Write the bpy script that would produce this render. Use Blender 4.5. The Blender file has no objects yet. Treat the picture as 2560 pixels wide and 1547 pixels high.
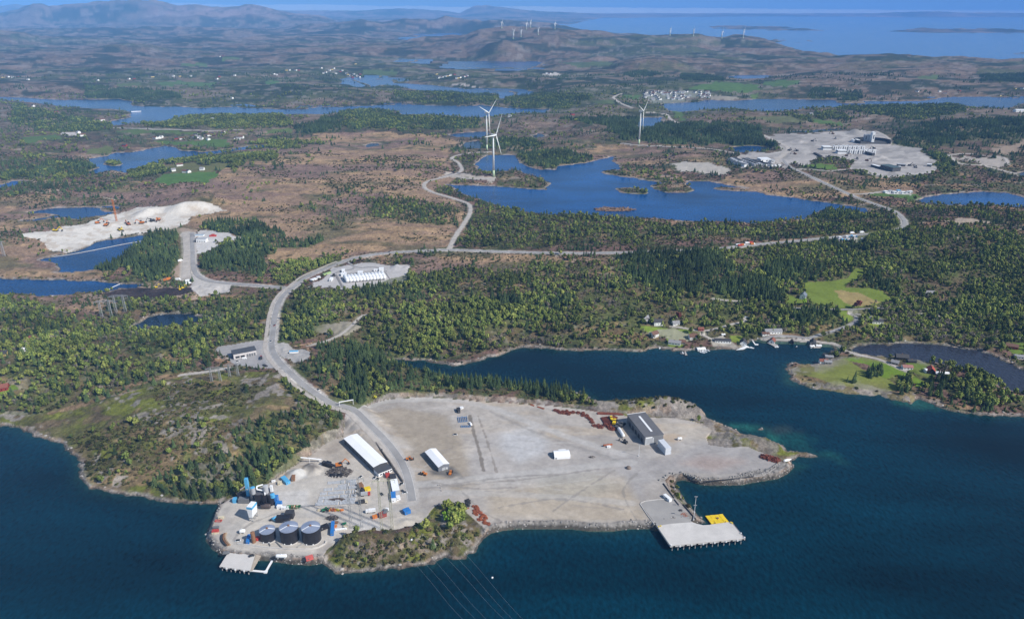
import bpy, math, random
import numpy as np
random.seed(7); RNG = np.random.default_rng(11)
R = math.radians
sc = bpy.context.scene
# ------------------------------------------------------------------ camera
CAM_H = 400.0; F = 1850.0; CX, CY = 1280.0, 773.5; HORY = 12.0
PITCH = math.atan((CY-HORY)/F)
cam_d = bpy.data.cameras.new('camera'); cam = bpy.data.objects.new('camera', cam_d)
sc.collection.objects.link(cam); sc.camera = cam
cam.location = (0, 0, CAM_H); cam.rotation_euler = (math.pi/2-PITCH, 0, 0)
cam_d.sensor_width = 36; cam_d.lens = 36*F/2560
cam_d.clip_start = 1; cam_d.clip_end = 200000
sc.render.resolution_x = 1024; sc.render.resolution_y = 618
# ------------------------------------------------------------------ world, sun, exposure
SUN_EL, SUN_AZ = 40.0, 120.0        # azimuth: compass style, from +Y clockwise (to the right and behind the camera)
w = bpy.data.worlds.new("World"); sc.world = w; w.use_nodes = True
nt = w.node_tree; nt.nodes.clear()
sky = nt.nodes.new('ShaderNodeTexSky'); sky.sky_type = 'NISHITA'; sky.sun_disc = False
sky.sun_elevation = R(SUN_EL); sky.sun_rotation = R(SUN_AZ); sky.altitude = 300
sky.air_density = 1.0; sky.dust_density = 0.6; sky.ozone_density = 2.0
bg = nt.nodes.new('ShaderNodeBackground'); bg.inputs[1].default_value = 0.085
wo = nt.nodes.new('ShaderNodeOutputWorld')
nt.links.new(sky.outputs[0], bg.inputs[0]); nt.links.new(bg.outputs[0], wo.inputs[0])
sd_ = bpy.data.lights.new('sun', 'SUN'); sun = bpy.data.objects.new('sun', sd_); sc.collection.objects.link(sun)
sd_.energy = 3.6; sd_.angle = R(0.55); sd_.color = (1.0, 0.955, 0.88)
sun.location = (300, -200, 900)
sun.rotation_euler = (R(90-SUN_EL), 0, R(180-SUN_AZ))
sc.view_settings.view_transform = 'Standard'; sc.view_settings.look = 'None'
sc.view_settings.exposure = 0.42; sc.view_settings.gamma = 1
sc.cycles.volume_bounces = 1 if hasattr(sc, 'cycles') else 0
sc.cycles.transparent_max_bounces = 12

# ------------------------------------------------------------------ photo pixel -> place
TILES = {'A':(0,0,.34918), 'B':(850,0,.34918), 'C':(1700,0,.34918), 'D':(0,510,.34918), 'E':(850,510,.34918),
         'F':(1700,510,.34918), 'G':(0,0,1.03896), 'N':(0,0,1.0), '1':(500,1180,.1746), '2':(780,1060,.1746),
         '3':(480,1020,.1746), '4':(1040,970,.1746), '5':(1360,960,.1746), '6':(1540,1160,.1746),
         '7':(1640,960,.22837), '8':(780,1220,.21486)}
def px(t, p):
    ox, oy, s = TILES[t]; return (ox+p[0]*s, oy+p[1]*s)
def pxs(t, pts): return [px(t, p) for p in pts]
cp, sp = math.cos(PITCH), math.sin(PITCH)
def ray(u, v):                        # world direction of a native pixel, y = forward
    a = (u-CX)/F; b = -(v-CY)/F
    return a, cp + b*sp, -sp + b*cp
def at_z(p, z=0.0):
    a, b, c = ray(*p); t = (z-CAM_H)/c; return (a*t, b*t, z)
def z_at_y(p, y):
    a, b, c = ray(*p); return CAM_H + c*y/b
def project(X, Y, Z):
    dz = Z-CAM_H
    zc = Y*cp - dz*sp; yc = Y*sp + dz*cp
    zc = np.maximum(zc, 1e-3)
    return CX+F*X/zc, CY-F*yc/zc

# ------------------------------------------------------------------ noise
def _h(ix, iy, s):
    n = (ix.astype(np.int64)*374761393 + iy.astype(np.int64)*668265263 + s*1442695041) & 0xffffffff
    n = ((n ^ (n >> 13))*1274126177) & 0xffffffff
    n = (n ^ (n >> 16))
    return (n & 0xffff)/65535.0
def vn(x, y, s=0):
    xi = np.floor(x); yi = np.floor(y); fx = x-xi; fy = y-yi
    fx = fx*fx*(3-2*fx); fy = fy*fy*(3-2*fy)
    a = _h(xi, yi, s); b = _h(xi+1, yi, s); c = _h(xi, yi+1, s); d = _h(xi+1, yi+1, s)
    return (a*(1-fx)+b*fx)*(1-fy)+(c*(1-fx)+d*fx)*fy
def fbm(x, y, scale, octv=3, s=0):
    v = 0; a = 1; t = 0; f = 1.0/scale
    for i in range(octv):
        v = v + a*vn(x*f+17.3*i, y*f-9.1*i, s+i); t += a; a *= .5; f *= 2.03
    return v/t
def sm(a, b, x):
    t = np.clip((x-a)/(b-a), 0, 1); return t*t*(3-2*t)
def pip(X, Y, poly):
    poly = np.asarray(poly, float); res = np.zeros(X.shape, bool)
    bb = (X >= poly[:,0].min()) & (X <= poly[:,0].max()) & (Y >= poly[:,1].min()) & (Y <= poly[:,1].max())
    idx = np.nonzero(bb); x = X[idx]; y = Y[idx]; r = np.zeros(x.shape, bool)
    n = len(poly)
    for i in range(n):
        x1, y1 = poly[i]; x2, y2 = poly[(i+1) % n]
        if y1 == y2: continue
        c = ((y1 > y) != (y2 > y)) & (x < (x2-x1)*(y-y1)/(y2-y1)+x1)
        r ^= c
    res[idx] = r; return res

# ------------------------------------------------------------------ terrain grid: fan of rows (distance) and columns (bearing)
QUICK = False
ys = []; y = 225.0
while y < 62000:
    ys.append(y)
    slope = 1.75*(y*y+CAM_H**2)/(CAM_H*F)*(1.0)      # about 3/4 of a render pixel in depth
    y += min(slope, y*0.0145) if y > 3500 else slope
YS = np.array(ys); NR = len(YS)
NC = 1500
US = np.linspace(-0.98, 0.98, NC)
U, Yg = np.meshgrid(US, YS); Xg = U*Yg
print('grid', NR, NC)
def gidx(x, y):
    return np.interp(y, YS, np.arange(NR)), (x/np.maximum(y, 1)+0.98)/1.96*(NC-1)
def sample(G, x, y):
    r, c = gidx(np.asarray(x, float), np.asarray(y, float))
    r = np.clip(r, 0, NR-1.001); c = np.clip(c, 0, NC-1.001)
    r0 = r.astype(int); c0 = c.astype(int); fr = r-r0; fc = c-c0
    return (G[r0, c0]*(1-fc)+G[r0, c0+1]*fc)*(1-fr)+(G[r0+1, c0]*(1-fc)+G[r0+1, c0+1]*fc)*fr

# ------------------------------------------------------------------ water outlines (traced, at z = 0)
SEA = pxs('G', [(-500,1000),(-200,1010),(0,1025),(40,1032),(75,1045),(110,1055),(150,1070),(180,1098),(195,1125),(192,1150),(215,1175),(250,1185),(300,1188),(345,1198),(400,1210),(450,1212),(525,1212),(518,1235),(508,1255),(497,1280),(495,1300),(510,1320),(530,1335),(560,1346),(600,1350),(640,1348),(700,1357),(740,1360),(775,1355),(785,1362),(810,1377),(860,1380),(900,1373),(935,1368),(960,1370),(1000,1363),(1030,1358),(1050,1350),(1072,1343),(1090,1348),(1120,1340),(1140,1330),(1150,1315),(1165,1295),(1180,1283),(1210,1276),(1240,1273),(1300,1272),(1370,1272),(1420,1278),(1470,1278),(1520,1272),(1560,1272),(1580,1278),(1600,1268),(1640,1262),(1700,1258),(1685,1243),(1665,1222),(1650,1205),(1637,1185),(1625,1165),(1630,1157),(1645,1155),(1665,1160),(1690,1167),(1730,1168),(1780,1167),(1830,1158),(1870,1152),(1895,1140),(1910,1125),(1905,1110),(1925,1100),(1968,1098),(1935,1087),(1898,1083),(1895,1078),(1860,1065),(1820,1050),(1785,1045),(1765,1034),(1740,1022),(1705,1008)]) \
  + [(1760,1034),(1700,1018),(1657,1008),(1596,1003),(1540,1006),(1500,1012),(1475,1008),(1480,994),(1463,986),(1445,985),(1420,978),(1350,968),(1250,957),(1130,944),(1060,928),(1010,915),(975,910),(972,905),(1000,899),(1039,901),(1073,906),(1101,912),(1136,913),(1164,910),(1192,905),(1217,896),(1252,887),(1286,875),(1314,870),(1356,871),(1409,877),(1461,875),(1513,877),(1566,878),(1597,880),(1611,875),(1636,868),(1660,875),(1688,878),(1738,877),(1815,873),(1840,873),(1864,864),(1875,854),(1909,850),(1944,856),(1965,854),(2014,856),(2049,866),(2067,863),(2094,870),(2104,879),(2094,882),(2060,882),(2063,894),(2049,904),(2011,911),(1972,908),(1967,925),(1976,946),(1997,960),(2032,971),(2084,980),(2154,988),(2203,988),(2224,999),(2259,1008),(2287,1004),(2297,995),(2325,1006),(2358,1023),(2390,1032),(2431,1036),(2494,1042),(2560,1044),(2700,1055),(3300,1100),(3300,2600),(-900,2600),(-900,1000)]
WATER = [
 ('sea', SEA),
 ('tidal_channel', pxs('F', [(1215,1050),(1230,1022),(1400,1010),(1600,1000),(1750,1005),(1900,1015),(2050,1035),(2180,1070),(2300,1110),(2400,1160),(2463,1195),(2700,1330),(3000,1500),(3000,1640),(2700,1500),(2463,1370),(2400,1350),(2330,1320),(2280,1290),(2200,1250),(2150,1215),(2060,1180),(1950,1160),(1800,1130),(1650,1110),(1540,1095),(1440,1088),(1350,1085),(1250,1070)])),
 ('lake', [(1121,463),(1143,478),(1164,489),(1205,502),(1255,520),(1283,524),(1318,532),(1390,536),(1461,538),(1545,541),(1620,545),(1650,548),(1710,552),(1770,555),(1833,553),(1892,560),(1944,552),(2014,549),(2028,536),(2049,527),(2084,525),(2136,527),(2161,533),(2178,529),(2168,522),(2112,513),(2070,508),(2032,503),(1979,494),(1909,487),(1890,480),(1868,480),(1820,477),(1777,472),(1790,468),(1868,471),(1805,461),(1770,454),(1731,454),(1700,462),(1664,459),(1636,454),(1566,443),(1513,436),(1492,430),(1548,423),(1545,412),(1524,402),(1534,391),(1510,398),(1489,403),(1461,409),(1426,412),(1391,416),(1388,424),(1353,424),(1321,416),(1297,405),(1290,388),(1255,388),(1220,389),(1199,402),(1187,412),(1199,423),(1234,431),(1269,428),(1297,427),(1332,438),(1360,450),(1383,457),(1367,463),(1368,475),(1304,471),(1234,466),(1164,463)]),
 ('lake', pxs('A', [(-600,690),(0,695),(140,700),(280,710),(450,720),(700,715),(850,712),(940,730),(950,755),(1000,765),(1280,768),(1450,775),(1690,765),(1750,775),(1900,780),(2100,788),(2200,785),(2205,772),(2434,770)])+pxs('B',[(100,765),(330,755),(510,750),(700,760),(850,765),(1020,755),(1100,765),(1180,772),(1300,780),(1480,785),(1500,795),(1480,808),(1300,808),(1200,820),(1100,832),(1000,840),(900,840),(780,828),(600,818),(480,822),(440,832),(420,795),(340,785),(200,785),(60,792)])+pxs('A',[(2434,805),(2350,818),(2200,818),(1900,820),(1800,832),(1700,822),(1500,830),(1400,828),(1240,845),(1190,882),(1050,880),(950,884),(850,900),(800,900),(780,872),(850,860),(950,840),(930,800),(870,790),(700,778),(500,768),(300,742),(100,724),(0,720),(-600,715)])),
 ('lake', pxs('B', [(110,572),(200,568),(390,570),(380,600),(460,600),(600,610),(700,615),(760,625),(900,640),(1050,645),(1200,655),(1255,665),(1240,690),(1160,710),(1135,690),(1120,672),(1000,667),(850,662),(750,652),(620,652),(500,638),(400,612),(280,612),(230,622),(180,597)])),
 ('lake', pxs('B', [(820,470),(900,458),(1200,445),(1400,440),(1465,445),(1400,470),(1340,500),(1290,492),(1130,480),(950,487)])),
 ('lake', pxs('A', [(640,1140),(760,1120),(830,1095),(950,1090),(1080,1065),(1180,1045),(1270,1055),(1290,1085),(1450,1090),(1650,1070),(1800,1045),(1900,1040),(1915,1055),(1700,1078),(1500,1108),(1350,1125),(1150,1165),(1000,1213),(900,1243),(800,1218),(690,1245),(600,1240),(700,1205),(640,1168)])),
 ('lake', pxs('A', [(-400,1350),(0,1322),(100,1300),(210,1297),(100,1328),(0,1352),(-400,1400)])),
 ('lake', pxs('D', [(190,60),(350,35),(560,25),(680,25),(740,45),(820,65),(750,85),(620,95),(550,110),(480,97),(380,97),(250,122),(150,125),(330,100),(410,80)])),
 ('lake', pxs('D', [(740,20),(800,12),(880,22),(840,35),(760,35)])),
 ('lake', pxs('D', [(300,400),(400,375),(480,360),(600,320),(700,270),(850,250),(1000,230),(1050,240),(1040,275),(980,310),(890,370),(860,400),(740,450),(660,475),(600,485),(420,490),(440,440),(380,420)])),
 ('lake', pxs('D', [(-500,540),(0,540),(300,543),(600,550),(850,570),(1000,580),(980,605),(860,610),(750,628),(600,632),(400,652),(270,660),(200,645),(0,650),(-500,650)])),
 ('pond', pxs('D', [(930,892),(980,855),(1050,825),(1120,800),(1250,790),(1350,787),(1430,805),(1500,808),(1480,822),(1400,850),(1300,862),(1200,885),(1140,898),(1060,902),(990,907)])),
 ('lake', pxs('C', [(-120,745),(130,735),(160,715),(290,720),(400,725),(480,715),(600,712),(920,715),(1100,718),(1150,742),(1320,742),(1320,725),(1500,730),(1700,728),(1800,715),(1900,700),(2100,695),(2350,700),(2463,710),(2900,720),(2900,770),(2463,745),(2400,762),(2300,777),(2050,760),(1900,748),(1750,750),(1500,757),(1400,757),(1150,757),(1100,772),(950,770),(800,790),(700,798),(550,792),(400,778),(310,778),(200,782),(100,792),(0,800),(-70,792),(-120,770)])),
 ('lake', pxs('B', [(2140,850),(2200,843),(2300,845),(2312,885),(2260,905),(2230,925),(2130,925)])),
 ('lake', pxs('B', [(770,965),(900,950),(1050,945),(1075,965),(1000,987),(900,987),(780,977)])),
 ('pond', pxs('B', [(860,1050),(900,1020),(1000,1010),(1015,1040),(1005,1062),(920,1064)])),
 ('pond', pxs('B', [(1385,970),(1420,958),(1455,965),(1455,980),(1400,987)])),
 ('pond', pxs('B', [(190,1040),(230,1027),(280,1027),(270,1045),(200,1052)])),
 ('lake', pxs('C', [(340,1060),(450,1045),(560,1045),(620,1060),(650,1080),(560,1092),(480,1097),(400,1082)])),
 ('lake', pxs('C', [(1700,1440),(1800,1405),(1900,1390),(2050,1380),(2200,1375),(2320,1380),(2463,1415),(2900,1425),(2900,1490),(2420,1482),(2300,1473),(2100,1468),(1900,1468),(1740,1458)])),
 ('pond', pxs('C', [(2390,1248),(2463,1230),(2800,1240),(2800,1262),(2430,1264)])),
 ('lake', pxs('C', [(340,550),(450,540),(600,540),(660,545),(600,562),(450,568),(350,562)])),
 ('pond', pxs('C', [(800,940),(950,935),(1130,920),(1150,927),(950,952),(820,954)])),
 ('lake', pxs('B', [(380,440),(450,430),(540,430),(520,442),(400,447)])),
 ('far_sea', [(1380,72),(1560,84),(1700,92),(1880,98),(1950,112),(2015,130),(2100,140),(2300,146),(2560,154),(3300,175),(3300,47),(2700,44),(2300,44),(1900,42),(1500,46)]),
 ('fjord', pxs('B', [(560,262),(700,240),(850,245),(920,265),(840,285),(700,300),(600,290)])),
]
ISLETS = [pxs('B', [(1975,1352),(2040,1345),(2100,1350),(2190,1362),(2215,1382),(2180,1395),(2080,1392),(2000,1375)]),
          pxs('B', [(2210,1335),(2280,1318),(2400,1315),(2500,1330),(2540,1365),(2480,1380),(2330,1378),(2250,1360)]),
          pxs('A', [(735,1180),(760,1160),(830,1158),(865,1172),(860,1185),(800,1192)]),
          pxs('C', [(1480,228),(1700,205),(2000,212),(2500,220),(3200,225),(3200,238),(2200,242),(1800,236)]),
          pxs('C', [(540,275),(700,278),(930,290),(960,297),(860,306),(700,308),(600,300)]),
          pxs('C', [(2370,385),(2463,378),(2600,385),(2600,395),(2420,394)]),
          pxs('C', [(200,190),(450,183),(800,200),(1050,222),(800,226),(500,215),(250,208)]),
          pxs('7', [(1110,492),(1145,484),(1185,492),(1160,502),(1120,500)])]
def world_poly(P, z=0.0): return np.array([at_z(p, z)[:2] for p in P])
cap = 60+0.09*Yg
SD = cap.copy()                        # signed distance, + on land
WID = np.full(SD.shape, -1, int); DW = np.full(SD.shape, 1e9)
def seg_dist(D, poly, capf=lambda y: 60+0.09*y, closed=True):
    n = len(poly)
    for i in range(n if closed else n-1):
        x1, y1 = poly[i]; x2, y2 = poly[(i+1) % n]
        c = capf(max(y1, y2))*1.2
        r0 = np.searchsorted(YS, min(y1, y2)-c); r1 = np.searchsorted(YS, max(y1, y2)+c)
        if r1 <= r0: continue
        ylo = max(YS[max(r0-1, 0)], 60); 
        cand = [(x+d)/yy for x in (x1, x2) for d in (-c, c) for yy in (ylo, YS[min(r1, NR-1)])]
        c0 = int(max(0, (min(cand)+.98)/1.96*(NC-1)-1)); c1 = int(min(NC, (max(cand)+.98)/1.96*(NC-1)+2))
        if c1 <= c0: continue
        X = Xg[r0:r1, c0:c1]; Y = Yg[r0:r1, c0:c1]
        dx, dy = x2-x1, y2-y1; L = dx*dx+dy*dy+1e-9
        t = np.clip(((X-x1)*dx+(Y-y1)*dy)/L, 0, 1)
        d = np.hypot(X-x1-t*dx, Y-y1-t*dy)
        np.minimum(D[r0:r1, c0:c1], d, out=D[r0:r1, c0:c1])
wet = np.zeros(SD.shape, bool)
for k, (nm, P) in enumerate(WATER):
    wp = world_poly(P); D = np.full(SD.shape, 1e9); seg_dist(D, wp); ins = pip(Xg, Yg, wp)
    wet |= ins; np.minimum(SD, D, out=SD)
    key = np.where(ins, -1.0, D); upd = key < DW; WID[upd] = k; DW[upd] = key[upd]
for P in ISLETS:
    wp = world_poly(P); D = np.full(SD.shape, 1e9); seg_dist(D, wp); ins = pip(Xg, Yg, wp)
    SD = np.minimum(SD, D)
    wet &= ~ins
SD = np.where(wet, -SD, SD)
# natural irregular shores (quays and filled yards stay straight)
YARD = pxs('G', [(838,990),(870,985),(900,968),(940,960),(1000,957),(1060,958),(1100,960),(1150,965),(1200,968),(1260,972),(1330,978),(1380,982),(1430,990),(1500,1000),(1560,1003),(1620,1005),(1660,1012),(1690,1020),(1715,1035),(1700,1052),(1705,1070),(1750,1075),(1800,1075),(1840,1090),(1870,1105),(1893,1115),(1880,1133),(1820,1147),(1770,1152),(1700,1152),(1670,1145),(1640,1140),(1612,1143),(1600,1155),(1612,1182),(1640,1212),(1680,1248),(1580,1260),(1560,1263),(1480,1268),(1400,1266),(1280,1264),(1210,1266),(1170,1274),(1150,1258),(1125,1235),(1110,1217),(1080,1212),(1050,1215),(1035,1230),(1020,1255),(985,1276),(940,1283),(860,1288),(820,1296),(790,1318),(775,1338),(740,1346),(650,1340),(600,1332),(540,1326),(512,1308),(505,1288),(518,1250),(530,1215),(560,1195),(590,1185),(640,1165),(680,1140),(700,1125),(740,1100),(790,1060),(825,1050),(830,1020)])
YZ = 5.0
yard_w = world_poly(YARD, YZ)
YD = np.full(SD.shape, 1e9); seg_dist(YD, yard_w, capf=lambda y: 60); yin = pip(Xg, Yg, yard_w)
YD = np.where(yin, -YD, YD)            # negative inside the yard
amp = (1.2+0.004*Yg)*sm(2, 25, YD)
AX, AY = U*1200, np.log(Yg)*1200                # noise whose grain grows with distance
SD = SD + amp*(fbm(AX, AY, 26, 3, 5)-.5)*2 + amp*1.3*(fbm(AX, AY, 9, 2, 9)-.5)

# ------------------------------------------------------------------ base relief
near = 1-sm(900, 3500, Yg); far = 1-near
Lf = fbm(Xg, Yg, 330, 3, 21); Lr = fbm(Xg, Yg, 1500, 4, 31)
hland = 3 + 8*Lf + far*34*Lr + far*18*sm(2000, 7000, Yg)*Lf
sdc = np.clip(SD/cap, 0, 1)
B = np.where(SD > 0, np.minimum(SD*0.45, 1.6) + hland*sm(0, 1, sdc), -np.minimum(6, -SD*.35))
landm = sm(0, 1, np.clip(SD/(25+.01*Yg), 0, 1))
bigm = sm(0, 1, np.clip(SD/(90), 0, 1))
shortm = sm(0, 1, np.clip(SD/9, 0, 1))
def bump(t, p, h, rx, ry, pw=1.0, z=0, m=None):
    global B
    cx, cy, _ = at_z(px(t, p), z)
    q = ((Xg-cx)/rx)**2+((Yg-cy)/ry)**2
    B = B + h*np.exp(-q**pw)*(m if m is not None else landm if rx < 90 else bigm)
bump('G', (420,1110), 11, 120, 95); bump('G', (620,1060), 6, 91, 80); bump('G', (250,1080), 5, 70, 70)
bump('G', (960,1330), 9, 80, 26); bump('G', (1090,1300), 5, 35, 25); bump('G', (860,1345), 6, 35, 20)
bump('G', (1530,990), 9, 62, 16, 1.5, m=shortm); bump('G', (1630,993), 7, 40, 14, 1.5, m=shortm)
bump('G', (1270,978), 6, 85, 14, 1.5, m=shortm); bump('G', (1120,955), 5, 80, 18, 1.5, m=shortm)
bump('G', (780,930), 10, 60, 70); bump('G', (950,900), 8, 80, 40)
bump('G', (1830,1072), 6, 34, 11, m=shortm); bump('G', (1765,1052), 3, 22, 10, m=shortm)
bump('G', (1300,740), 12, 260, 140); bump('G', (1750,670), 14, 220, 130); bump('G', (900,800), 5, 120, 120)
bump('G', (2450,620), 26, 260, 200); bump('G', (2330,890), 5, 70, 30); bump('G', (2050,925), 2, 70, 30)
bump('G', (1970,770), 4, 50, 50); bump('G', (250,880), 10, 250, 120); bump('G', (1250,430), 8, 120, 50)
bump('G', (300,620), 6, 130, 90); bump('G', (450,505), 14, 90, 45); bump('G', (500,500), 12, 50, 30)
def ridge(pts, D, wd, tail=1.0):
    """crest line traced from the photo, standing at its own distance"""
    global B
    pts = sorted(pts); xs = []; zs = []
    for p in pts:
        a, b, c = ray(*p); t = D/b; xs.append(a*t); zs.append(CAM_H+c*t)
    u = Xg/Yg*D
    cz = np.interp(u, xs, zs, left=0, right=0)
    fade = sm(xs[0], xs[0]+.04*D, u)*(1-sm(xs[-1]-.04*D, xs[-1], u)) if tail else 1
    wig = (fbm(Xg, Yg, wd*1.3, 3, int(D) % 97)-.5)
    yy = (Yg-D)/wd + wig*.7
    prof = np.exp(-yy*yy*1.0)
    rough = 1+1.3*(fbm(Xg, Yg, wd*.5, 4, 3)-.5)*np.minimum(1, np.abs(yy)*1.8)
    B = np.where(SD > 0, np.maximum(B, cz*prof*rough*fade*sm(0, 1, np.clip(SD/(np.where(Yg < 9200, .035, .085)*Yg), 0, 1))), B)
ridge(pxs('A', [(-1600,110),(-200,110),(0,105),(130,70),(200,40),(240,27),(300,30),(350,50),(500,38),(600,25),(700,8),(850,0),(1000,0),(1150,20),(1280,45),(1400,35),(1500,45),(1700,50),(1800,38),(1950,70),(2100,100),(2300,115),(2400,150),(2600,190)]), 17000, 2100)
ridge([(-900,16),(0,16),(200,14),(450,8),(600,14),(800,11),(950,16),(1150,18),(1300,16),(1500,19),(1700,21),(1900,23),(2100,25),(2300,27),(2560,30),(3400,30)], 44000, 5000, 0)
ridge([(-900,20),(0,18),(40,12),(120,24),(300,30),(900,26),(1000,22),(1100,26),(1150,34),(1185,16),(1210,15),(1260,20),(1320,28),(1500,36),(1700,38),(1900,36),(2100,40),(2300,30),(2560,34),(3400,34)], 29000, 2600, 0)
ridge(pxs('B', [(-500,190),(0,165),(150,150),(300,170),(450,140),(600,125),(740,122),(800,135),(1000,140),(1200,140),(1500,155),(1700,180),(1760,178),(1850,215),(1920,240),(2000,230),(2100,235),(2250,290)]), 12500, 1000)
ridge(pxs('A', [(-1800,200),(100,215),(200,205),(300,215),(700,200),(1000,195),(1300,205),(1700,200),(1900,215),(2200,215),(2434,212),(2600,215),(2800,232),(3000,260),(3200,300)]), 11300, 750)
ridge(pxs('A', [(-1800,215),(-100,215),(0,225),(120,245),(300,280),(700,295),(1100,305),(1700,330),(2200,360)]), 8300, 850)
ridge(pxs('B', [(300,310),(650,290),(900,270),(1000,230),(1150,210),(1300,205),(1540,212),(1700,235),(1850,250),(2000,260),(2200,260),(2434,262),(2534,262),(2734,278),(2884,268),(3000,290),(3100,310),(3250,340),(3350,370),(3600,420)]), 7600, 1000)
ridge(pxs('C', [(900,430),(1100,420),(1300,410),(1600,405),(1750,403),(1900,395),(2100,395),(2300,415),(2463,440),(3500,470)]), 6100, 900)
ridge(pxs('B', [(1800,480),(2000,440),(2200,412),(2400,425),(2434,440),(2534,480),(2684,530),(2780,570)]), 5200, 480)
ridge(pxs('A', [(700,480),(900,420),(1050,398),(1200,410),(1350,460),(1500,480)]), 5600, 400)
ridge(pxs('A', [(-1000,330),(0,330),(300,345),(600,340),(800,330),(1100,325),(1250,360),(1400,400)]), 6900, 700)
rel = fbm(Xg, Yg, 420, 4, 51)-.5
B = B + np.where(SD > 0, far*sm(2200, 6000, Yg)*(70*rel+22*(fbm(Xg, Yg, 170, 2, 61)-.5)*(Yg < 14000))*landm, 0)

# ------------------------------------------------------------------ flat grounds
FLATS = []
def flat(P, z=None, feather=6, zref=8):
    """level the ground inside a traced outline"""
    global B
    wp = world_poly(P, zref if z is None else z)
    D = np.full(SD.shape, 1e9); seg_dist(D, wp, capf=lambda y: 60+.02*y); ins = pip(Xg, Yg, wp)
    if z is None: z = float(np.mean(B[ins])) if ins.any() else zref
    m = np.where(ins, 1.0, 1-sm(0, feather, D)); B = B*(1-m)+z*m
    FLATS.append((wp, z)); return wp, z, ins
ym = np.where(yin, 1.0, 1-sm(0, 4.5, YD))
B = B*(1-ym)+np.where(SD > 0, np.minimum(YZ, .4+SD*1.7), B)*ym
LNG = pxs('E', [(-230,590),(-110,500),(-20,440),(60,425),(200,430),(330,440),(420,430),(510,440),(515,480),(500,560),(360,580),(200,600),(20,620),(-100,590)])
LNGw, LNGz, LNGin = flat(LNG, None, 10, 10)
STA = pxs('D', [(1560,1040),(1600,1010),(1850,990),(1950,1010),(1960,1100),(1990,1170),(1780,1160),(1650,1150),(1600,1090)])
STAw, STAz, STAin = flat(STA, None, 8, 12)
QUARRY = pxs('D', [(150,225),(330,190),(500,150),(640,125),(850,60),(980,20),(1060,20),(1150,30),(1280,5),(1400,-15),(1520,5),(1620,45),(1500,75),(1400,95),(1330,150),(1270,170),(1180,190),(1000,215),(850,245),(720,262),(640,300),(560,330),(470,355),(380,340),(330,280),(220,255)])
PADR = pxs('D', [(1400,205),(1500,200),(1640,195),(1680,230),(1760,262),(1600,285),(1540,300),(1480,330),(1400,350),(1385,300),(1395,240)])
flat(PADR, None, 10, 10)
PEAT = pxs('D', [(720,645),(850,625),(1000,605),(1200,600),(1380,600),(1380,640),(1200,670),(1050,700),(880,715),(800,700)])
CONS = pxs('C', [(600,970),(820,960),(1000,955),(1250,935),(1400,940),(1500,990),(1530,1040),(1700,1060),(1800,1130),(1850,1160),(1830,1220),(1650,1250),(1500,1270),(1300,1240),(1200,1200),(1250,1140),(1000,1130),(900,1180),(730,1160),(760,1210),(500,1200),(340,1170),(480,1100),(650,1090),(720,1080),(700,1020)])
flat(CONS, None, 40, 8)

# ------------------------------------------------------------------ put a pixel on the ground
def ground(p, z0=0.0):
    a, b, c = ray(*p)
    yy = np.geomspace(300, 60000, 2600); zr = CAM_H+c*yy/b; zt = np.maximum(sample(B, a*yy/b, yy), 0)
    hit = np.nonzero(zr < zt)[0]
    if len(hit) == 0: return (a*50000/b, 50000.0, 0.0)
    i = hit[0]; lo, hi = (yy[i-1] if i else 300), yy[i]
    for _ in range(18):
        m = (lo+hi)/2
        if CAM_H+c*m/b < max(float(sample(B, a*m/b, m)), 0): hi = m
        else: lo = m
    return (a*hi/b, hi, max(float(sample(B, a*hi/b, hi)), 0))
def gnd(t, p): return ground(px(t, p))

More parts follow.
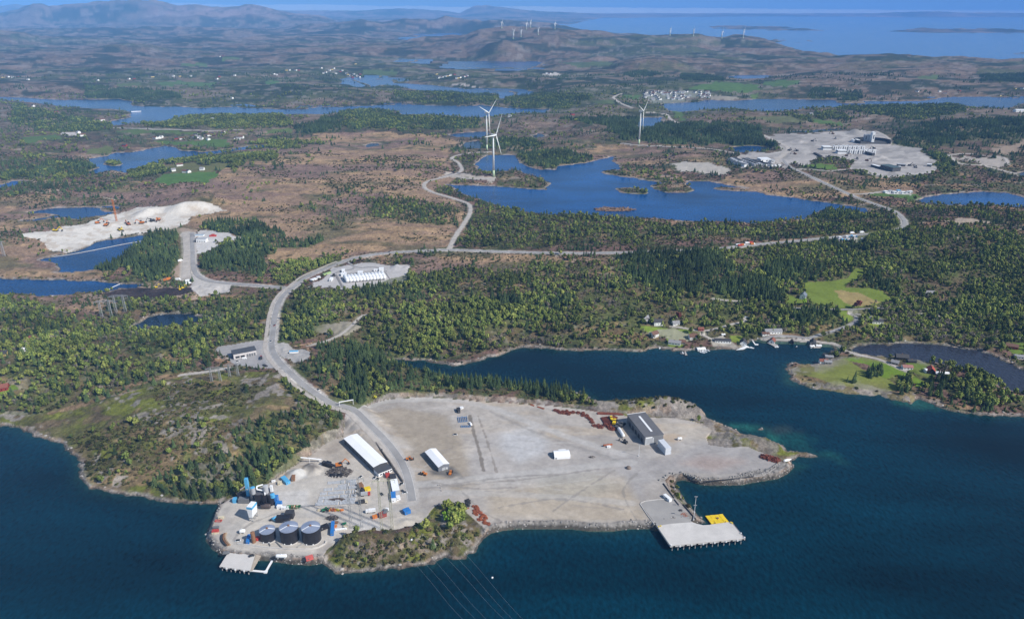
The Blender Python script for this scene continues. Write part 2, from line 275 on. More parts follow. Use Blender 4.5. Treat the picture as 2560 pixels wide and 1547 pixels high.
# ------------------------------------------------------------------ roads: centre lines traced, laid on the relief
ROADS = [
 ('main_road', 'asphalt', 7.0, 13.0, pxs('G', [(992,1205),(988,1180),(980,1145),(968,1115),(950,1088),(925,1060),(890,1030),(850,998),(800,965),(750,930),(710,900),(678,875),(660,855),(654,830),(658,790),(662,760),(672,728),(688,705),(705,692),(735,668),(780,648),(830,628),(880,615),(950,607),(1020,604),(1080,602),(1200,606),(1350,609),(1500,608),(1650,602),(1750,596),(1830,588),(1950,578),(2040,568),(2110,560),(2158,550),(2176,540),(2173,526),(2150,510),(2110,495),(2060,475),(2000,448),(1940,420),(1900,402),(1885,385)])),
 ('side_road', 'asphalt', 7.0, 13.0, pxs('G', [(700,693),(640,689),(560,683),(505,676),(478,666),(466,645),(463,600),(463,562)])),
 ('gravel_track', 'gravel', 14.0, 20.0, pxs('G', [(448,560),(452,600),(450,640),(448,670)])),
 ('turbine_track', 'gravel', 7.5, 10.0, pxs('G', [(1080,602),(1095,570),(1115,540),(1131,512),(1127,492),(1090,478),(1045,464),(1021,450),(1030,437),(1075,425),(1110,412),(1103,393),(1087,380),(1120,370),(1180,366)])),
 ('turbine_track', 'gravel', 9.0, 12.0, pxs('G', [(1095,424),(1130,432),(1188,430)])),
 ('village_road', 'gravel', 4.0, 6.0, pxs('F', [(-60,870),(0,880),(100,910),(160,920),(250,900),(370,870),(470,840),(450,800)])),
 ('village_road', 'gravel', 4.0, 6.0, pxs('F', [(160,920),(200,955),(230,975)])),
 ('village_road', 'gravel', 5.0, 7.0, pxs('F', [(240,675),(330,690),(470,705)])),
 ('village_road', 'asphalt', 4.0, 6.0, pxs('F', [(770,738),(900,742),(1040,747),(1200,757),(1450,750),(1440,738)])),
 ('village_road', 'asphalt', 4.5, 7.0, pxs('F', [(600,965),(700,945),(800,950),(920,968),(1000,940),(1100,910),(1200,870),(1262,830),(1262,790),(1225,762),(1330,790),(1440,830)])),
 ('village_road', 'gravel', 4.5, 7.0, pxs('F', [(600,968),(700,970),(820,972),(920,975),(1000,987),(1100,1000),(1150,1022),(1185,1055),(1290,1090),(1400,1110),(1500,1140),(1570,1170),(1620,1190)])),
 ('village_road', 'gravel', 4.0, 6.0, pxs('F', [(1680,780),(1750,787),(1860,805)])),
 ('footpath', 'gravel', 4.5, 6.0, pxs('D', [(1290,1225),(1400,1212),(1520,1195),(1640,1172)])),
 ('footpath', 'gravel', 4.0, 6.0, pxs('E', [(-230,1010),(-120,990),(0,945),(60,900),(110,845),(160,795),(220,785)])),
 ('far_road', 'gravel', 9.0, 12.0, pxs('A', [(810,918),(950,920),(1100,925),(1300,932),(1500,938),(1730,932)])),
 ('far_road', 'gravel', 10.0, 12.0, pxs('B', [(2020,670),(1970,690),(1960,705),(2010,740),(2090,775)])),
 ('far_road', 'gravel', 9.0, 12.0, pxs('B', [(2200,805),(2330,820),(2360,850),(2400,875),(2463,890)])),
 ('far_road', 'gravel', 8.0, 12.0, pxs('B', [(2020,1025),(2100,1040),(2300,1045),(2500,1055),(2700,1080),(2900,1105)])),
 ('construction_road', 'gravel', 10.0, 14.0, pxs('C', [(600,970),(700,1020),(770,1060),(740,1110),(690,1150),(740,1195)])),
 ('construction_road', 'gravel', 8.0, 12.0, pxs('C', [(1400,940),(1470,975),(1500,1010),(1490,1045),(1400,1050)])),
 ('construction_road', 'gravel', 8.0, 12.0, pxs('C', [(1930,1110),(2060,1100),(2200,1120),(2320,1130),(2345,1180)])),
 ('construction_road', 'gravel', 8.0, 12.0, pxs('C', [(1920,1110),(2000,1170),(2150,1185),(2280,1215),(2400,1250)])),
 ('construction_road', 'gravel', 6.0, 9.0, pxs('C', [(850,1215),(950,1215),(1060,1225),(1200,1215)])),
 ('construction_road', 'gravel', 6.0, 9.0, pxs('C', [(1230,1392),(1330,1385),(1450,1375)])),
]
def catmull(P, step):
    P = [np.array(p, float) for p in P]; P = [2*P[0]-P[1]]+P+[2*P[-1]-P[-2]]; out = []
    for i in range(1, len(P)-2):
        p0, p1, p2, p3 = P[i-1:i+3]; L = np.linalg.norm(p2[:2]-p1[:2]); n = max(1, int(L/step))
        for k in range(n):
            t = k/n
            out.append(.5*((2*p1)+(-p0+p2)*t+(2*p0-5*p1+4*p2-p3)*t*t+(-p0+3*p1-3*p2+p3)*t**3))
    out.append(P[-2]); return np.array(out)
ROADW = []
RD = np.full(SD.shape, 1e9)
B0 = B.copy()
for nm, kind, wd, tot, P in ROADS:
    W = catmull([ground(p) for p in P], 9.0)
    z = sample(B0, W[:,0], W[:,1])
    k = 9; zz = np.pad(z, k, mode='edge'); z = np.convolve(zz, np.ones(2*k+1)/(2*k+1), 'valid')
    z = np.maximum(z, 1.6); W[:,2] = z
    ROADW.append((nm, kind, wd, tot, W))
    for i in range(len(W)-1):
        x1, y1, z1 = W[i]; x2, y2, z2 = W[i+1]; c = tot*1.6+10
        r0 = np.searchsorted(YS, min(y1, y2)-c)-1; r1 = np.searchsorted(YS, max(y1, y2)+c)+1; r0 = max(r0, 0)
        q = [(x+d)/max(yy, 60) for x in (x1, x2) for d in (-c, c) for yy in (min(y1, y2)-c, max(y1, y2)+c)]
        c0 = int(max(0, (min(q)+.98)/1.96*(NC-1)-1)); c1 = int(min(NC, (max(q)+.98)/1.96*(NC-1)+2))
        if c1 <= c0 or r1 <= r0: continue
        X = Xg[r0:r1, c0:c1]; Y = Yg[r0:r1, c0:c1]; dx, dy = x2-x1, y2-y1; L = dx*dx+dy*dy+1e-9
        t = np.clip(((X-x1)*dx+(Y-y1)*dy)/L, 0, 1); d = np.hypot(X-x1-t*dx, Y-y1-t*dy)
        m = 1-sm(tot*.62, tot*1.4+4, d); zt = z1+(z2-z1)*t
        sub = B[r0:r1, c0:c1]; closer = d <= RD[r0:r1, c0:c1]
        sub[...] = np.where(closer & (m > 0), np.maximum(sub, -9)*(1-m)+zt*m, sub)
        np.minimum(RD[r0:r1, c0:c1], d, out=RD[r0:r1, c0:c1])

# ------------------------------------------------------------------ land cover: colours of the ground and density of plants
H = B
PX, PY = project(Xg, Yg, H)
wn = np.clip(2200/Yg, .25, 1.2)
WX = PX + (fbm(Xg, Yg, 45, 3, 71)-.5)*26*wn*(1+.6*near); WY = PY + (fbm(Xg, Yg, 45, 3, 81)-.5)*16*wn
def inside(t, pts, warp=True): 
    P = pxs(t, pts) if t else pts
    return pip(WX, WY, P) if warp else pip(PX, PY, P)
C = np.zeros(SD.shape+(3,))
def col(*c): return np.array(c)
def blend(mask, c):
    global C
    m = np.asarray(mask, float)[..., None]; C = C*(1-m)+np.asarray(c)*m
nf = fbm(Xg, Yg, 14, 3, 101); nm_ = fbm(Xg, Yg, 60, 4, 111); nl = fbm(Xg, Yg, 300, 4, 121); nh = fbm(Xg, Yg, 5, 2, 131)
ns = fbm(Xg*.35, Yg, 28, 4, 141)            # streaky, along the strike of the rock
nfar = fbm(Xg*.6, Yg, 130, 4, 151); nff = fbm(Xg*.5, Yg, 600, 4, 161)
TAN, BRN, OLV, DRK = col(.35,.22,.12), col(.165,.10,.078), col(.085,.095,.036), col(.030,.042,.020)
MOSS, ROCK, GRS = col(.125,.135,.026), col(.35,.31,.28), col(.10,.17,.025)
# mixed scrub everywhere first
C[:] = BRN
blend(sm(.40,.62,nm_*.5+nf*.5), OLV)
blend(sm(.58,.72,ns)*.7, TAN)
blend(sm(.55,.68,nf*.6+nl*.4)*.7, DRK)
blend(sm(.62,.74,nf*.35+ns*.65)*.55, ROCK)
# far country: green brown mixture in bigger patches
mixf = sm(1500, 3200, Yg)
Cn = C.copy(); C[:] = col(.140,.104,.072)
blend(sm(.42,.62,nfar), col(.175,.125,.085)); blend(sm(.5,.62,nff), col(.085,.095,.042))
blend(sm(.60,.70,fbm(Xg*.5,Yg,200,4,171))*.9, DRK); blend(sm(.62,.76,ns*.5+nfar*.5)*.6, ROCK*.9)
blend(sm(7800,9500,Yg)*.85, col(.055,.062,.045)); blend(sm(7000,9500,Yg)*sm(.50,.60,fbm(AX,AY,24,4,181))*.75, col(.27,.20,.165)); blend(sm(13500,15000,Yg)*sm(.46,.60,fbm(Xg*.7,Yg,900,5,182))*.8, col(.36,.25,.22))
blend(sm(.55,.63,fbm(AX,AY,16,3,173))*.6, DRK*1.1); blend(sm(.60,.68,fbm(AX,AY,12,3,174))*.5, ROCK*.75)
blend(sm(.57,.62,fbm(AX*.8,AY,46,4,176))*(.85-.5*sm(12000,15000,Yg)), DRK*.9); blend(sm(.60,.66,fbm(AX*.6,AY,30,4,177))*.55, col(.25,.185,.145))
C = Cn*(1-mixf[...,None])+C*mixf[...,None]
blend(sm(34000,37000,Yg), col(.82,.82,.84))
# open heath
HEATH = [pxs('G', [(560,395),(620,345),(760,325),(900,318),(1060,325),(1100,345),(1080,390),(1100,420),(1040,460),(1110,490),(1125,520),(1085,595),(950,603),(830,620),(760,645),(690,660),(640,610),(560,570),(480,555),(330,610),(230,680),(0,690),(-300,690),(-300,480),(0,470),(180,460),(330,450),(420,440),(520,430)]),
         pxs('E', [(430,360),(900,350),(1500,365),(1700,400),(1600,460),(1500,560),(1200,560),(900,480),(700,520),(540,520),(520,430)]),
         pxs('C', [(-700,1060),(0,1060),(300,1090),(330,1170),(-50,1150),(-600,1190)]), pxs('F', [(440,380),(560,330),(700,350),(740,400),(650,440),(520,440)]),
         pxs('D', [(0,640),(250,660),(640,640),(720,700),(760,800),(500,760),(300,740),(0,700)]), pxs('C', [(200,1330),(500,1220),(1000,1220),(1400,1290),(1700,1330),(1700,1400),(1200,1400),(900,1420),(600,1390)])]
hm = np.zeros(SD.shape, bool)
for P in HEATH: hm |= inside(None, P)
Ch = np.zeros(C.shape); Ch[:] = col(.275,.185,.12)
def bl(Cx, m, c): m = m[...,None]; return Cx*(1-m)+c*m
Ch = bl(Ch, sm(.42,.62,ns)*.7, col(.38,.255,.14)); Ch = bl(Ch, sm(.45,.6,fbm(Xg*.5,Yg,90,4,191))*.85, col(.205,.135,.11))
Ch = bl(Ch, sm(.52,.64,fbm(Xg*.4,Yg,34,4,201)*.6+nl*.4)*.7, col(.10,.10,.045)); Ch = bl(Ch, sm(.62,.72,nf*.5+ns*.5)*.7, DRK)
C = np.where(hm[...,None], Ch, C)
# headlands near the sea: moss, heather and bare rock
HEAD = [pxs('G', [(-200,1000),(100,990),(300,950),(450,905),(600,890),(680,900),(760,950),(835,1010),(830,1060),(740,1100),(640,1165),(560,1195),(520,1215),(400,1215),(200,1185),(150,1080),(0,1040)]),
        pxs('G', [(775,1330),(830,1290),(980,1275),(1040,1215),(1110,1215),(1175,1280),(1150,1340),(1000,1370),(860,1390),(780,1370)]),
        pxs('G', [(1415,965),(1540,945),(1640,955),(1710,1000),(1800,1040),(1960,1090),(1970,1105),(1900,1120),(1840,1090),(1700,1070),(1690,1020),(1560,1003),(1430,990)])]
hd = np.zeros(SD.shape, bool)
for P in HEAD: hd |= inside(None, P)
Cd = np.zeros(C.shape); Cd[:] = col(.108,.098,.042)
Cd = bl(Cd, sm(.42,.60,nf)*.85, col(.120,.122,.036)); Cd = bl(Cd, sm(.50,.62,fbm(Xg,Yg,24,3,211)), MOSS*1.15)
Cd = bl(Cd, sm(.52,.64,fbm(Xg,Yg,16,3,221))*.7, col(.15,.105,.068)); Cd = bl(Cd, sm(.66,.74,fbm(Xg*.5,Yg,20,3,231))*.7, col(.26,.18,.10))
Cd = bl(Cd, sm(.57,.63,fbm(Xg,Yg,40,3,241)*.6+fbm(Xg,Yg,7,2,251)*.4)*.85, ROCK*.8)
Cd = bl(Cd, ((Xg > 150)*1.0)*sm(.40,.58,fbm(Xg,Yg,9,3,252))*.8, ROCK*.62)
C = np.where(hd[...,None], Cd, C)
# meadows
MEAD = [('F', [(900,560),(1100,550),(1200,530),(1250,460),(1340,462),(1290,530),(1200,570),(1180,600),(1350,600),(1450,620),(1530,690),(1450,705),(1300,740),(1160,745),(1000,735),(930,700),(890,620)], (.125,.165,.028)),
        ('F', [(740,640),(860,680),(920,700),(760,730)], (.13,.18,.03)), ('F', [(0,895),(60,900),(90,920),(0,960)], (.14,.2,.03)),
        ('E', [(2130,870),(2250,880),(2463,900),(2463,945),(2300,940),(2200,915)], (.15,.21,.03)), ('E', [(2330,960),(2463,955),(2463,1030),(2350,1020)], (.13,.18,.03)),
        ('F', [(1180,1100),(1300,1095),(1450,1130),(1600,1190),(1780,1290),(1700,1310),(1560,1230),(1450,1260),(1350,1150),(1200,1120)], (.12,.19,.02)),
        ('F', [(800,1180),(1000,1150),(1180,1100),(1300,1180),(1500,1260),(1600,1330),(1400,1340),(1100,1290),(950,1240),(800,1210)], (.16,.18,.04)),
        ('F', [(1600,1100),(1780,1120),(1850,1200),(1800,1250),(1650,1200)], (.12,.17,.03)), ('F', [(1340,850),(1500,860),(1490,890),(1360,880)], (.16,.2,.03)),
        ('F', [(350,940),(450,950),(420,1000),(370,985)], (.15,.19,.03)), ('F', [(600,870),(700,865),(690,890),(600,895)], (.13,.18,.03)), ('F', [(1130,760),(1230,770),(1240,830),(1180,850)], (.13,.18,.03)),
        ('F', [(2310,1000),(2463,990),(2463,1080),(2380,1070)], (.12,.18,.03)), ('D', [(0,1330),(120,1300),(150,1330),(60,1360),(0,1380)], (.13,.2,.03)),
        ('A', [(1120,1290),(1180,1240),(1400,1225),(1560,1230),(1600,1260),(1450,1310),(1250,1315)], (.085,.16,.035)), ('A', [(1150,1185),(1400,1175),(1680,1180),(1600,1220),(1250,1235)], (.14,.14,.05)),
        ('A', [(1120,1010),(1250,1005),(1620,1000),(1640,1040),(1400,1050),(1300,1035),(1150,1030)], (.085,.145,.035)), ('A', [(820,930),(1100,930),(1450,945),(1400,960),(1000,958),(830,945)], (.09,.13,.04)),
        ('A', [(1890,930),(2090,915),(2110,955),(1900,965)], (.11,.15,.045)), ('A', [(130,980),(400,960),(430,1000),(200,1025)], (.09,.14,.04)), ('A', [(610,1070),(800,1050),(830,1085),(640,1110)], (.12,.14,.045)),
        ('A', [(1100,585),(1300,580),(1560,600),(1500,620),(1150,610)], (.09,.15,.05)), ('A', [(1290,455),(1490,460),(1480,480),(1300,475)], (.1,.15,.05)), ('A', [(1560,420),(1700,408),(1740,425),(1600,436)], (.1,.15,.05)),
        ('A', [(1900,585),(2000,580),(2000,600),(1910,605)], (.08,.16,.05)), ('A', [(840,600),(1000,590),(1020,620),(860,625)], (.1,.13,.05)),
        ('C', [(50,640),(180,600),(350,590),(560,610),(580,650),(450,665),(300,650),(150,645)], (.085,.15,.04)), ('C', [(600,590),(700,570),(860,575),(840,610),(700,620),(600,610)], (.08,.14,.04)),
        ('C', [(500,690),(560,665),(560,705),(510,710)], (.1,.16,.04)), ('C', [(1690,550),(1850,540),(1840,570),(1720,570)], (.1,.14,.05)), ('C', [(900,850),(1150,870),(1160,900),(1000,890)], (.09,.15,.04)),
        ('C', [(380,830),(800,840),(900,880),(760,890),(500,850)], (.12,.13,.06)), ('C', [(860,1180),(1000,1170),(1150,1185),(1140,1220),(900,1205)], (.10,.17,.03)), ('C', [(1330,1390),(1500,1370),(1690,1390),(1680,1430),(1400,1420)], (.08,.14,.03)),
        ('B', [(1560,450),(1900,440),(2000,470),(1700,480)], (.09,.12,.05)), ('B', [(1790,720),(1960,720),(1960,740),(1850,745)], (.09,.12,.05)), ('B', [(2020,680),(2150,690),(2130,720),(2020,710)], (.08,.14,.045)),
        ('B', [(180,500),(420,510),(400,545),(150,540)], (.09,.13,.05)), ('B', [(2380,780),(2463,800),(2463,870),(2400,850)], (.09,.14,.045))]
mead = np.zeros(SD.shape, bool)
for t, P, c in MEAD:
    m = inside(t, P, warp=False if t in 'FE' else True); mead |= m
    v = ((1.05 if t in 'FE' else .85)+.35*fbm(Xg, Yg, 30, 3, 261))[m][:,None]
    C[m] = np.array(c)*v
m = inside('F', [(1070,625),(1150,610),(1250,640),(1400,690),(1450,700),(1240,735),(1170,700)]) & mead
C[m] = (col(.30,.235,.10)*(.8+.4*nf[m][:,None]))
# bright strip of young wood floor, dry ground strips
def strip(t, P, w_, c, a=.9):
    W = np.array([ground(px(t, p)) for p in P]); D = np.full(SD.shape, 1e9)
    seg_dist(D, W[:,:2], capf=lambda y: 40+.01*y, closed=False)
    blend((1-sm(w_*.45, w_*.75, D+(nh-.5)*w_*.8))*a, c)
strip('D', [(370,1489),(600,1430),(900,1310),(1100,1250),(1290,1225)], 9, col(.22,.15,.09))
strip('D', [(1250,400),(1260,450),(1200,530),(1130,570),(900,620),(660,650)], 26, col(.30,.225,.16))
strip('D', [(660,650),(760,700),(850,725),(1000,715),(1200,665),(1380,645),(1380,590),(1200,590),(1020,600),(760,650)], 11, col(.36,.27,.21))
PEATm = inside(None, PEAT); C[PEATm] = (col(.045,.034,.034)*(.6+1.0*nf[PEATm][:,None]))
# bare yards, pads and quarry floors
GR1 = col(.435,.395,.355)
def bare(P, c, warp=True, var=.35, wet=None):
    m = inside(None, P, warp) & (SD > 0)
    v = (1-var*.5+var*(.45*nl+.55*nm_)[m])[:,None]; C[m] = np.array(c)*v*(.93+.14*nh[m][:,None])
    return m
mq = bare(QUARRY, (.66,.62,.56), True, .3)
blend(mq*sm(.5,.62,fbm(Xg*.4,Yg,26,4,271))*.5, col(.50,.46,.41)); blend(mq*sm(.56,.64,fbm(Xg,Yg,15,3,281))*.45, col(.40,.31,.22))
mp = bare(PADR, (.55,.53,.51)); ml = bare(LNG, (.47,.45,.44)); ms = bare(STA, (.36,.35,.35)); mc = bare(CONS, (.39,.365,.345))
blend(mc*sm(.5,.66,fbm(Xg*.4,Yg,60,4,291))*.5, col(.27,.25,.23)); blend(mc*sm(.56,.66,fbm(AX,AY,14,3,292))*.6, col(.50,.47,.44)); blend(mc*sm(.57,.66,fbm(AX,AY,20,3,293))*.5, col(.20,.19,.18))
mx = np.zeros(SD.shape, bool)
for t, P, c in [('D', [(1320,500),(1420,500),(1500,560),(1680,590),(1680,640),(1420,660),(1370,620),(1330,560)], (.50,.47,.44)), ('D', [(1180,190),(1300,180),(1390,200),(1385,350),(1370,480),(1300,520),(1240,480),(1290,400),(1310,330),(1300,230)], (.38,.29,.22)),
                ('D', [(1990,1000),(2080,1010),(2150,1050),(2210,1060),(2200,1110),(2100,1130),(2010,1090)], (.42,.40,.38)), ('D', [(1890,1010),(1950,1000),(1960,1110),(1990,1170),(1890,1130)], (.40,.38,.36)),
                ('D', [(2240,880),(2350,850),(2463,850),(2463,930),(2350,950),(2260,930)], (.38,.33,.28)), ('E', [(-10,830),(70,840),(150,870),(110,900),(20,950),(-30,900)], (.38,.33,.28)),
                ('F', [(1070,245),(1250,225),(1360,235),(1360,275),(1250,290),(1130,275)], (.46,.43,.41)), ('F', [(1900,120),(2100,110),(2240,140),(2200,155),(2040,150),(1960,180)], (.42,.34,.26)),
                ('C', [(-50,1170),(180,1160),(380,1200),(350,1250),(200,1255),(0,1225)], (.40,.37,.33)), ('C', [(1940,1115),(2300,1130),(2340,1190),(2280,1210),(2100,1180)], (.38,.34,.30)), ('C', [(2250,1060),(2463,1010),(2463,1040),(2350,1100),(2260,1100)], (.30,.23,.17)),
                ('C', [(1460,1365),(1650,1370),(1660,1395),(1470,1390)], (.5,.5,.48)), ('B', [(770,600),(900,605),(1050,640),(940,625)], (.4,.36,.33)), ('B', [(690,1270),(780,1240),(860,1240),(1100,1280),(1090,1300),(920,1275),(800,1265)], (.42,.37,.32)),
                ('A', [(440,955),(560,950),(600,970),(450,975)], (.5,.46,.43)), ('B', [(1450,525),(1560,525),(1580,540),(1460,540)], (.5,.46,.42)), ('F', [(190,960),(300,930),(400,980),(430,1030),(300,1045),(230,1010)], (.36,.33,.28)),
                ('F', [(-250,905),(-60,880),(0,905),(80,940),(60,990),(-60,1000)], (.30,.30,.2)), ('B', [(2160,690),(2400,650),(2463,660),(2463,740),(2330,740),(2240,740)], (.20,.21,.17)), ('C', [(0,655),(170,650),(200,690),(100,705),(0,690)], (.2,.21,.17)),
                ('C', [(200,690),(400,685),(420,720),(250,722)], (.3,.27,.22))]:
    P = pxs(t, P); m = bare(P, c); mx |= m
# the big yard
my = yin & (YD < 0)
base = np.zeros(C.shape); base[:] = GR1
def yb(P, c, a, t='N', soft=10):
    global base
    wp = world_poly(pxs(t, P), YZ); D = np.full(SD.shape, 1e9); seg_dist(D, wp, capf=lambda y: 60); ins = pip(Xg, Yg, wp)
    d = np.where(ins, -D, D)+(nm_-.5)*14; base = bl(base, (1-sm(-soft*.6, soft*.6, d))*a, np.array(c))
base = bl(base, sm(.42,.60,fbm(Xg*.6,Yg,70,4,301))*.7, col(.34,.31,.285)); base = bl(base, sm(.50,.62,fbm(Xg*.3,Yg,38,4,311))*.6, col(.46,.38,.29)); base = bl(base, sm(.54,.62,fbm(Xg*.25,Yg,13,3,312))*.35, col(.52,.50,.48))
base = bl(base, sm(.58,.66,fbm(Xg,Yg,11,3,321))*.3, col(.30,.275,.25))
yb([(880,1000),(960,975),(1080,1000),(1110,1060),(1150,1160),(1100,1185),(1040,1150),(990,1080),(930,1020)], (.335,.285,.225), .9, 'G')
yb([(1150,1030),(1300,1060),(1500,1090),(1490,1120),(1200,1150),(1120,1150)], (.40,.375,.36), .6, 'G')
yb([(1480,1090),(1560,1110),(1700,1075),(1850,1098),(1870,1125),(1780,1142),(1640,1135),(1590,1130)], (.33,.31,.305), .7, 'G', 6)
yb([(1205,1040),(1280,1030),(1320,1060),(1310,1090),(1250,1110),(1210,1080)], (.50,.50,.51), .7, 'G', 14)
yb([(1530,1090),(1600,1120),(1700,1060),(1840,1095),(1880,1125),(1800,1145),(1620,1135),(1550,1170),(1560,1230),(1520,1200),(1480,1120)], (.355,.335,.325), .8, 'G')
yb([(1590,1015),(1700,1030),(1690,1060),(1620,1060)], (.47,.43,.38), .6, 'G')
yb([(1590,1050),(1620,1040),(1650,1048),(1620,1065)], (.42,.27,.12), .35, 'G', 6); yb([(1640,1115),(1690,1100),(1780,1110),(1720,1135)], (.36,.26,.22), .5, 'G', 14)
yb([(1180,1180),(1500,1150),(1540,1200),(1560,1255),(1300,1255),(1180,1240)], (.45,.37,.27), .6, 'G', 14); yb([(1300,1150),(1420,1140),(1500,1170),(1400,1200),(1300,1190)], (.345,.335,.29), .4, 'G', 16)
yb([(520,1220),(640,1180),(760,1110),(850,1060),(960,1190),(1000,1230),(980,1270),(780,1310),(740,1340),(540,1325)], (.54,.50,.445), .75, 'G')
yb([(660,1180),(740,1180),(740,1215),(660,1212)], (.55,.53,.51), .7, 'G', 4); yb([(770,1075),(830,1055),(860,1100),(790,1120)], (.35,.30,.25), .6, 'G', 8)
yb([(950,1240),(1010,1225),(1020,1245),(985,1272),(920,1278)], (.56,.51,.44), .8, 'G', 7); yb([(840,1245),(900,1240),(930,1275),(850,1280)], (.58,.57,.56), .6, 'G', 6)
yb([(1022,1131),(1090,1120),(1114,1146),(1085,1154),(1040,1145)], (.16,.15,.14), 1, 'G', 5)
yb([(1540,790+40),(1700,795),(1830,830),(1820,900),(1730,935),(1680,900),(1640,860)], (.21,.185,.165), .95, '3', 4)
yb([(1370,900),(1520,860),(1640,930),(1650,980),(1500,1030),(1400,960)], (.55,.54,.52), .8, '3', 4)
yb([(520,1240),(545,1225),(560,1260),(520,1285)], (.36,.33,.31), .5, 'G', 10)
def ytrack(P, w_, c, a=.7, t='G'):
    global base
    W = catmull([at_z(px(t, p), YZ) for p in P], 8); D = np.full(SD.shape, 1e9); seg_dist(D, W[:,:2], capf=lambda y: 40, closed=False)
    base = bl(base, (1-sm(w_*.35, w_*.65, D+(nh-.5)*2.5))*a, np.array(c))
ytrack([(850,998),(900,972),(960,962),(1080,962),(1180,980),(1290,1022),(1400,1062),(1500,1092)], 9, (.47,.45,.43))
ytrack([(1180,990),(1290,1040),(1420,1085),(1490,1110)], 4, (.29,.275,.26), .5)
ytrack([(1010,1165),(1150,1152),(1300,1135),(1450,1118),(1520,1112)], 10, (.46,.44,.42)); ytrack([(1010,1175),(1150,1163),(1300,1148),(1440,1128)], 2.5, (.27,.25,.23), .6)
ytrack([(1010,1190),(1100,1185),(1250,1190),(1400,1200),(1520,1210)], 8, (.44,.42,.40), .5)
ytrack([(980,1185),(975,1215),(940,1225),(880,1215),(850,1190),(830,1160),(790,1130)], 8, (.44,.41,.37)); ytrack([(975,1215),(900,1240),(800,1235),(700,1240),(600,1245),(560,1290),(640,1325),(740,1335)], 7, (.44,.415,.385))
_r = random.Random(77)
for _ in range(46):
    x0, y0 = _r.uniform(560, 1850), _r.uniform(1000, 1260); a_ = _r.uniform(-.5, .5) if _r.random() < .7 else _r.uniform(0, 3.14); L_ = _r.uniform(60, 260); c_ = _r.uniform(-40, 40)
    ytrack([(x0, y0), (x0+L_*.5*math.cos(a_)-c_*math.sin(a_)*.5, y0+L_*.3*math.sin(a_)+c_*.3), (x0+L_*math.cos(a_), y0+L_*.6*math.sin(a_))], _r.choice([.9, 1.3, 2.2]), _r.choice([(.30,.275,.25), (.27,.25,.235), (.54,.51,.48)]), _r.uniform(.15, .38))
ytrack([(985,1235),(1022,1225),(1028,1245),(1000,1270)], 3.5, (.38,.355,.33), .8)
ytrack([(1130,1000),(1143,1050),(1160,1110),(1163,1130)], 3.4, (.20,.175,.15), .9); ytrack([(1150,1000),(1175,1070),(1195,1135)], 2.0, (.24,.21,.18), .7)
ytrack([(1070,1135),(1105,1143),(1112,1150)], 4, (.2,.19,.18), .5)
for P in ([(1040,1160),(1140,1175),(1230,1172)], [(1060,1168),(1200,1150),(1340,1140)], [(1200,1220),(1350,1200),(1500,1225)], [(1330,1230),(1400,1180),(1480,1130)], [(1110,1180),(1160,1230),(1200,1250)], [(560,1300),(600,1260),(700,1225),(760,1215)], [(1540,1130),(1500,1180),(1530,1250)]):
    ytrack(P, 2.0, (.27,.25,.23), .6)
cst = np.abs(YD)
C = np.where(my[...,None], base*(.90+.20*nh[...,None])*(.92+.16*nf[...,None]), C)
# stone slopes of the fill, rock on steep faces and along every shore
rim = (YD < 6) & (YD > -3) & (SD < 16) & (SD > -1)
ripw = np.where(Xg > 205, 11.0, 5.0)
riprap = sm(ripw+2, ripw-2, SD)*sm(.0, 1.0, SD+1)*(YD < 4)*(YD > -14)
gy, gx = np.gradient(H); stepy = np.gradient(YS)[:,None]; stepx = (Yg*1.96/(NC-1))
slope = np.hypot(gy/stepy, gx/stepx)
shore = (1-sm(1.2, 5.5+.0022*Yg, SD+(nf-.5)*7*np.clip(Yg/800, .6, 3)))*(SD > -2)
rockc = ROCK[None,None,:]*.85*(.30+1.2*fbm(Xg*.5, Yg*1.7, 6, 3, 331)[...,None])*np.where(fbm(Xg, Yg, 9, 2, 341)[...,None] > .55, col(1.05,.92,.82), col(1,1,1))
blend(shore*np.clip(1.15-Yg/9000, .25, .95), 0); C = C+rockc*(shore*np.clip(1.15-Yg/9000, .25, .95))[...,None]
blend(riprap*.9, 0); C = C+(col(.24,.225,.21)*(.45+1.1*fbm(Xg, Yg, 3, 2, 351)[...,None]))*(riprap*.9)[...,None]
st = sm(.55, .95, slope)*(Yg < 2600)*(~yin | (YD > -2)); blend(st*.9, 0); C = C+rockc*.92*(st*.9)[...,None]
blend((SD < 1.5)*(SD > -3)*(Yg < 1500)*.8, col(.06,.055,.045))
blend(sm(.98,.99, 1.0*(SD <= -.3))*(Yg < 1500), col(.05,.09,.07))
# verges of the roads
verge = np.zeros(SD.shape)
for nm, kind, wd, tot, W in ROADW:
    D = np.full(SD.shape, 1e9); seg_dist(D, W[:,:2], capf=lambda y: 30, closed=False)
    k = sm(tot*.62, tot*.42, D+(nh-.5)*2.5)
    blend(k*.95, (col(.47,.44,.41) if kind == 'asphalt' else col(.46,.42,.37))*(.9+.2*.5))
    verge = np.maximum(verge, sm(tot*.9, tot*.6, D))
C = np.clip(C, .004, .9)

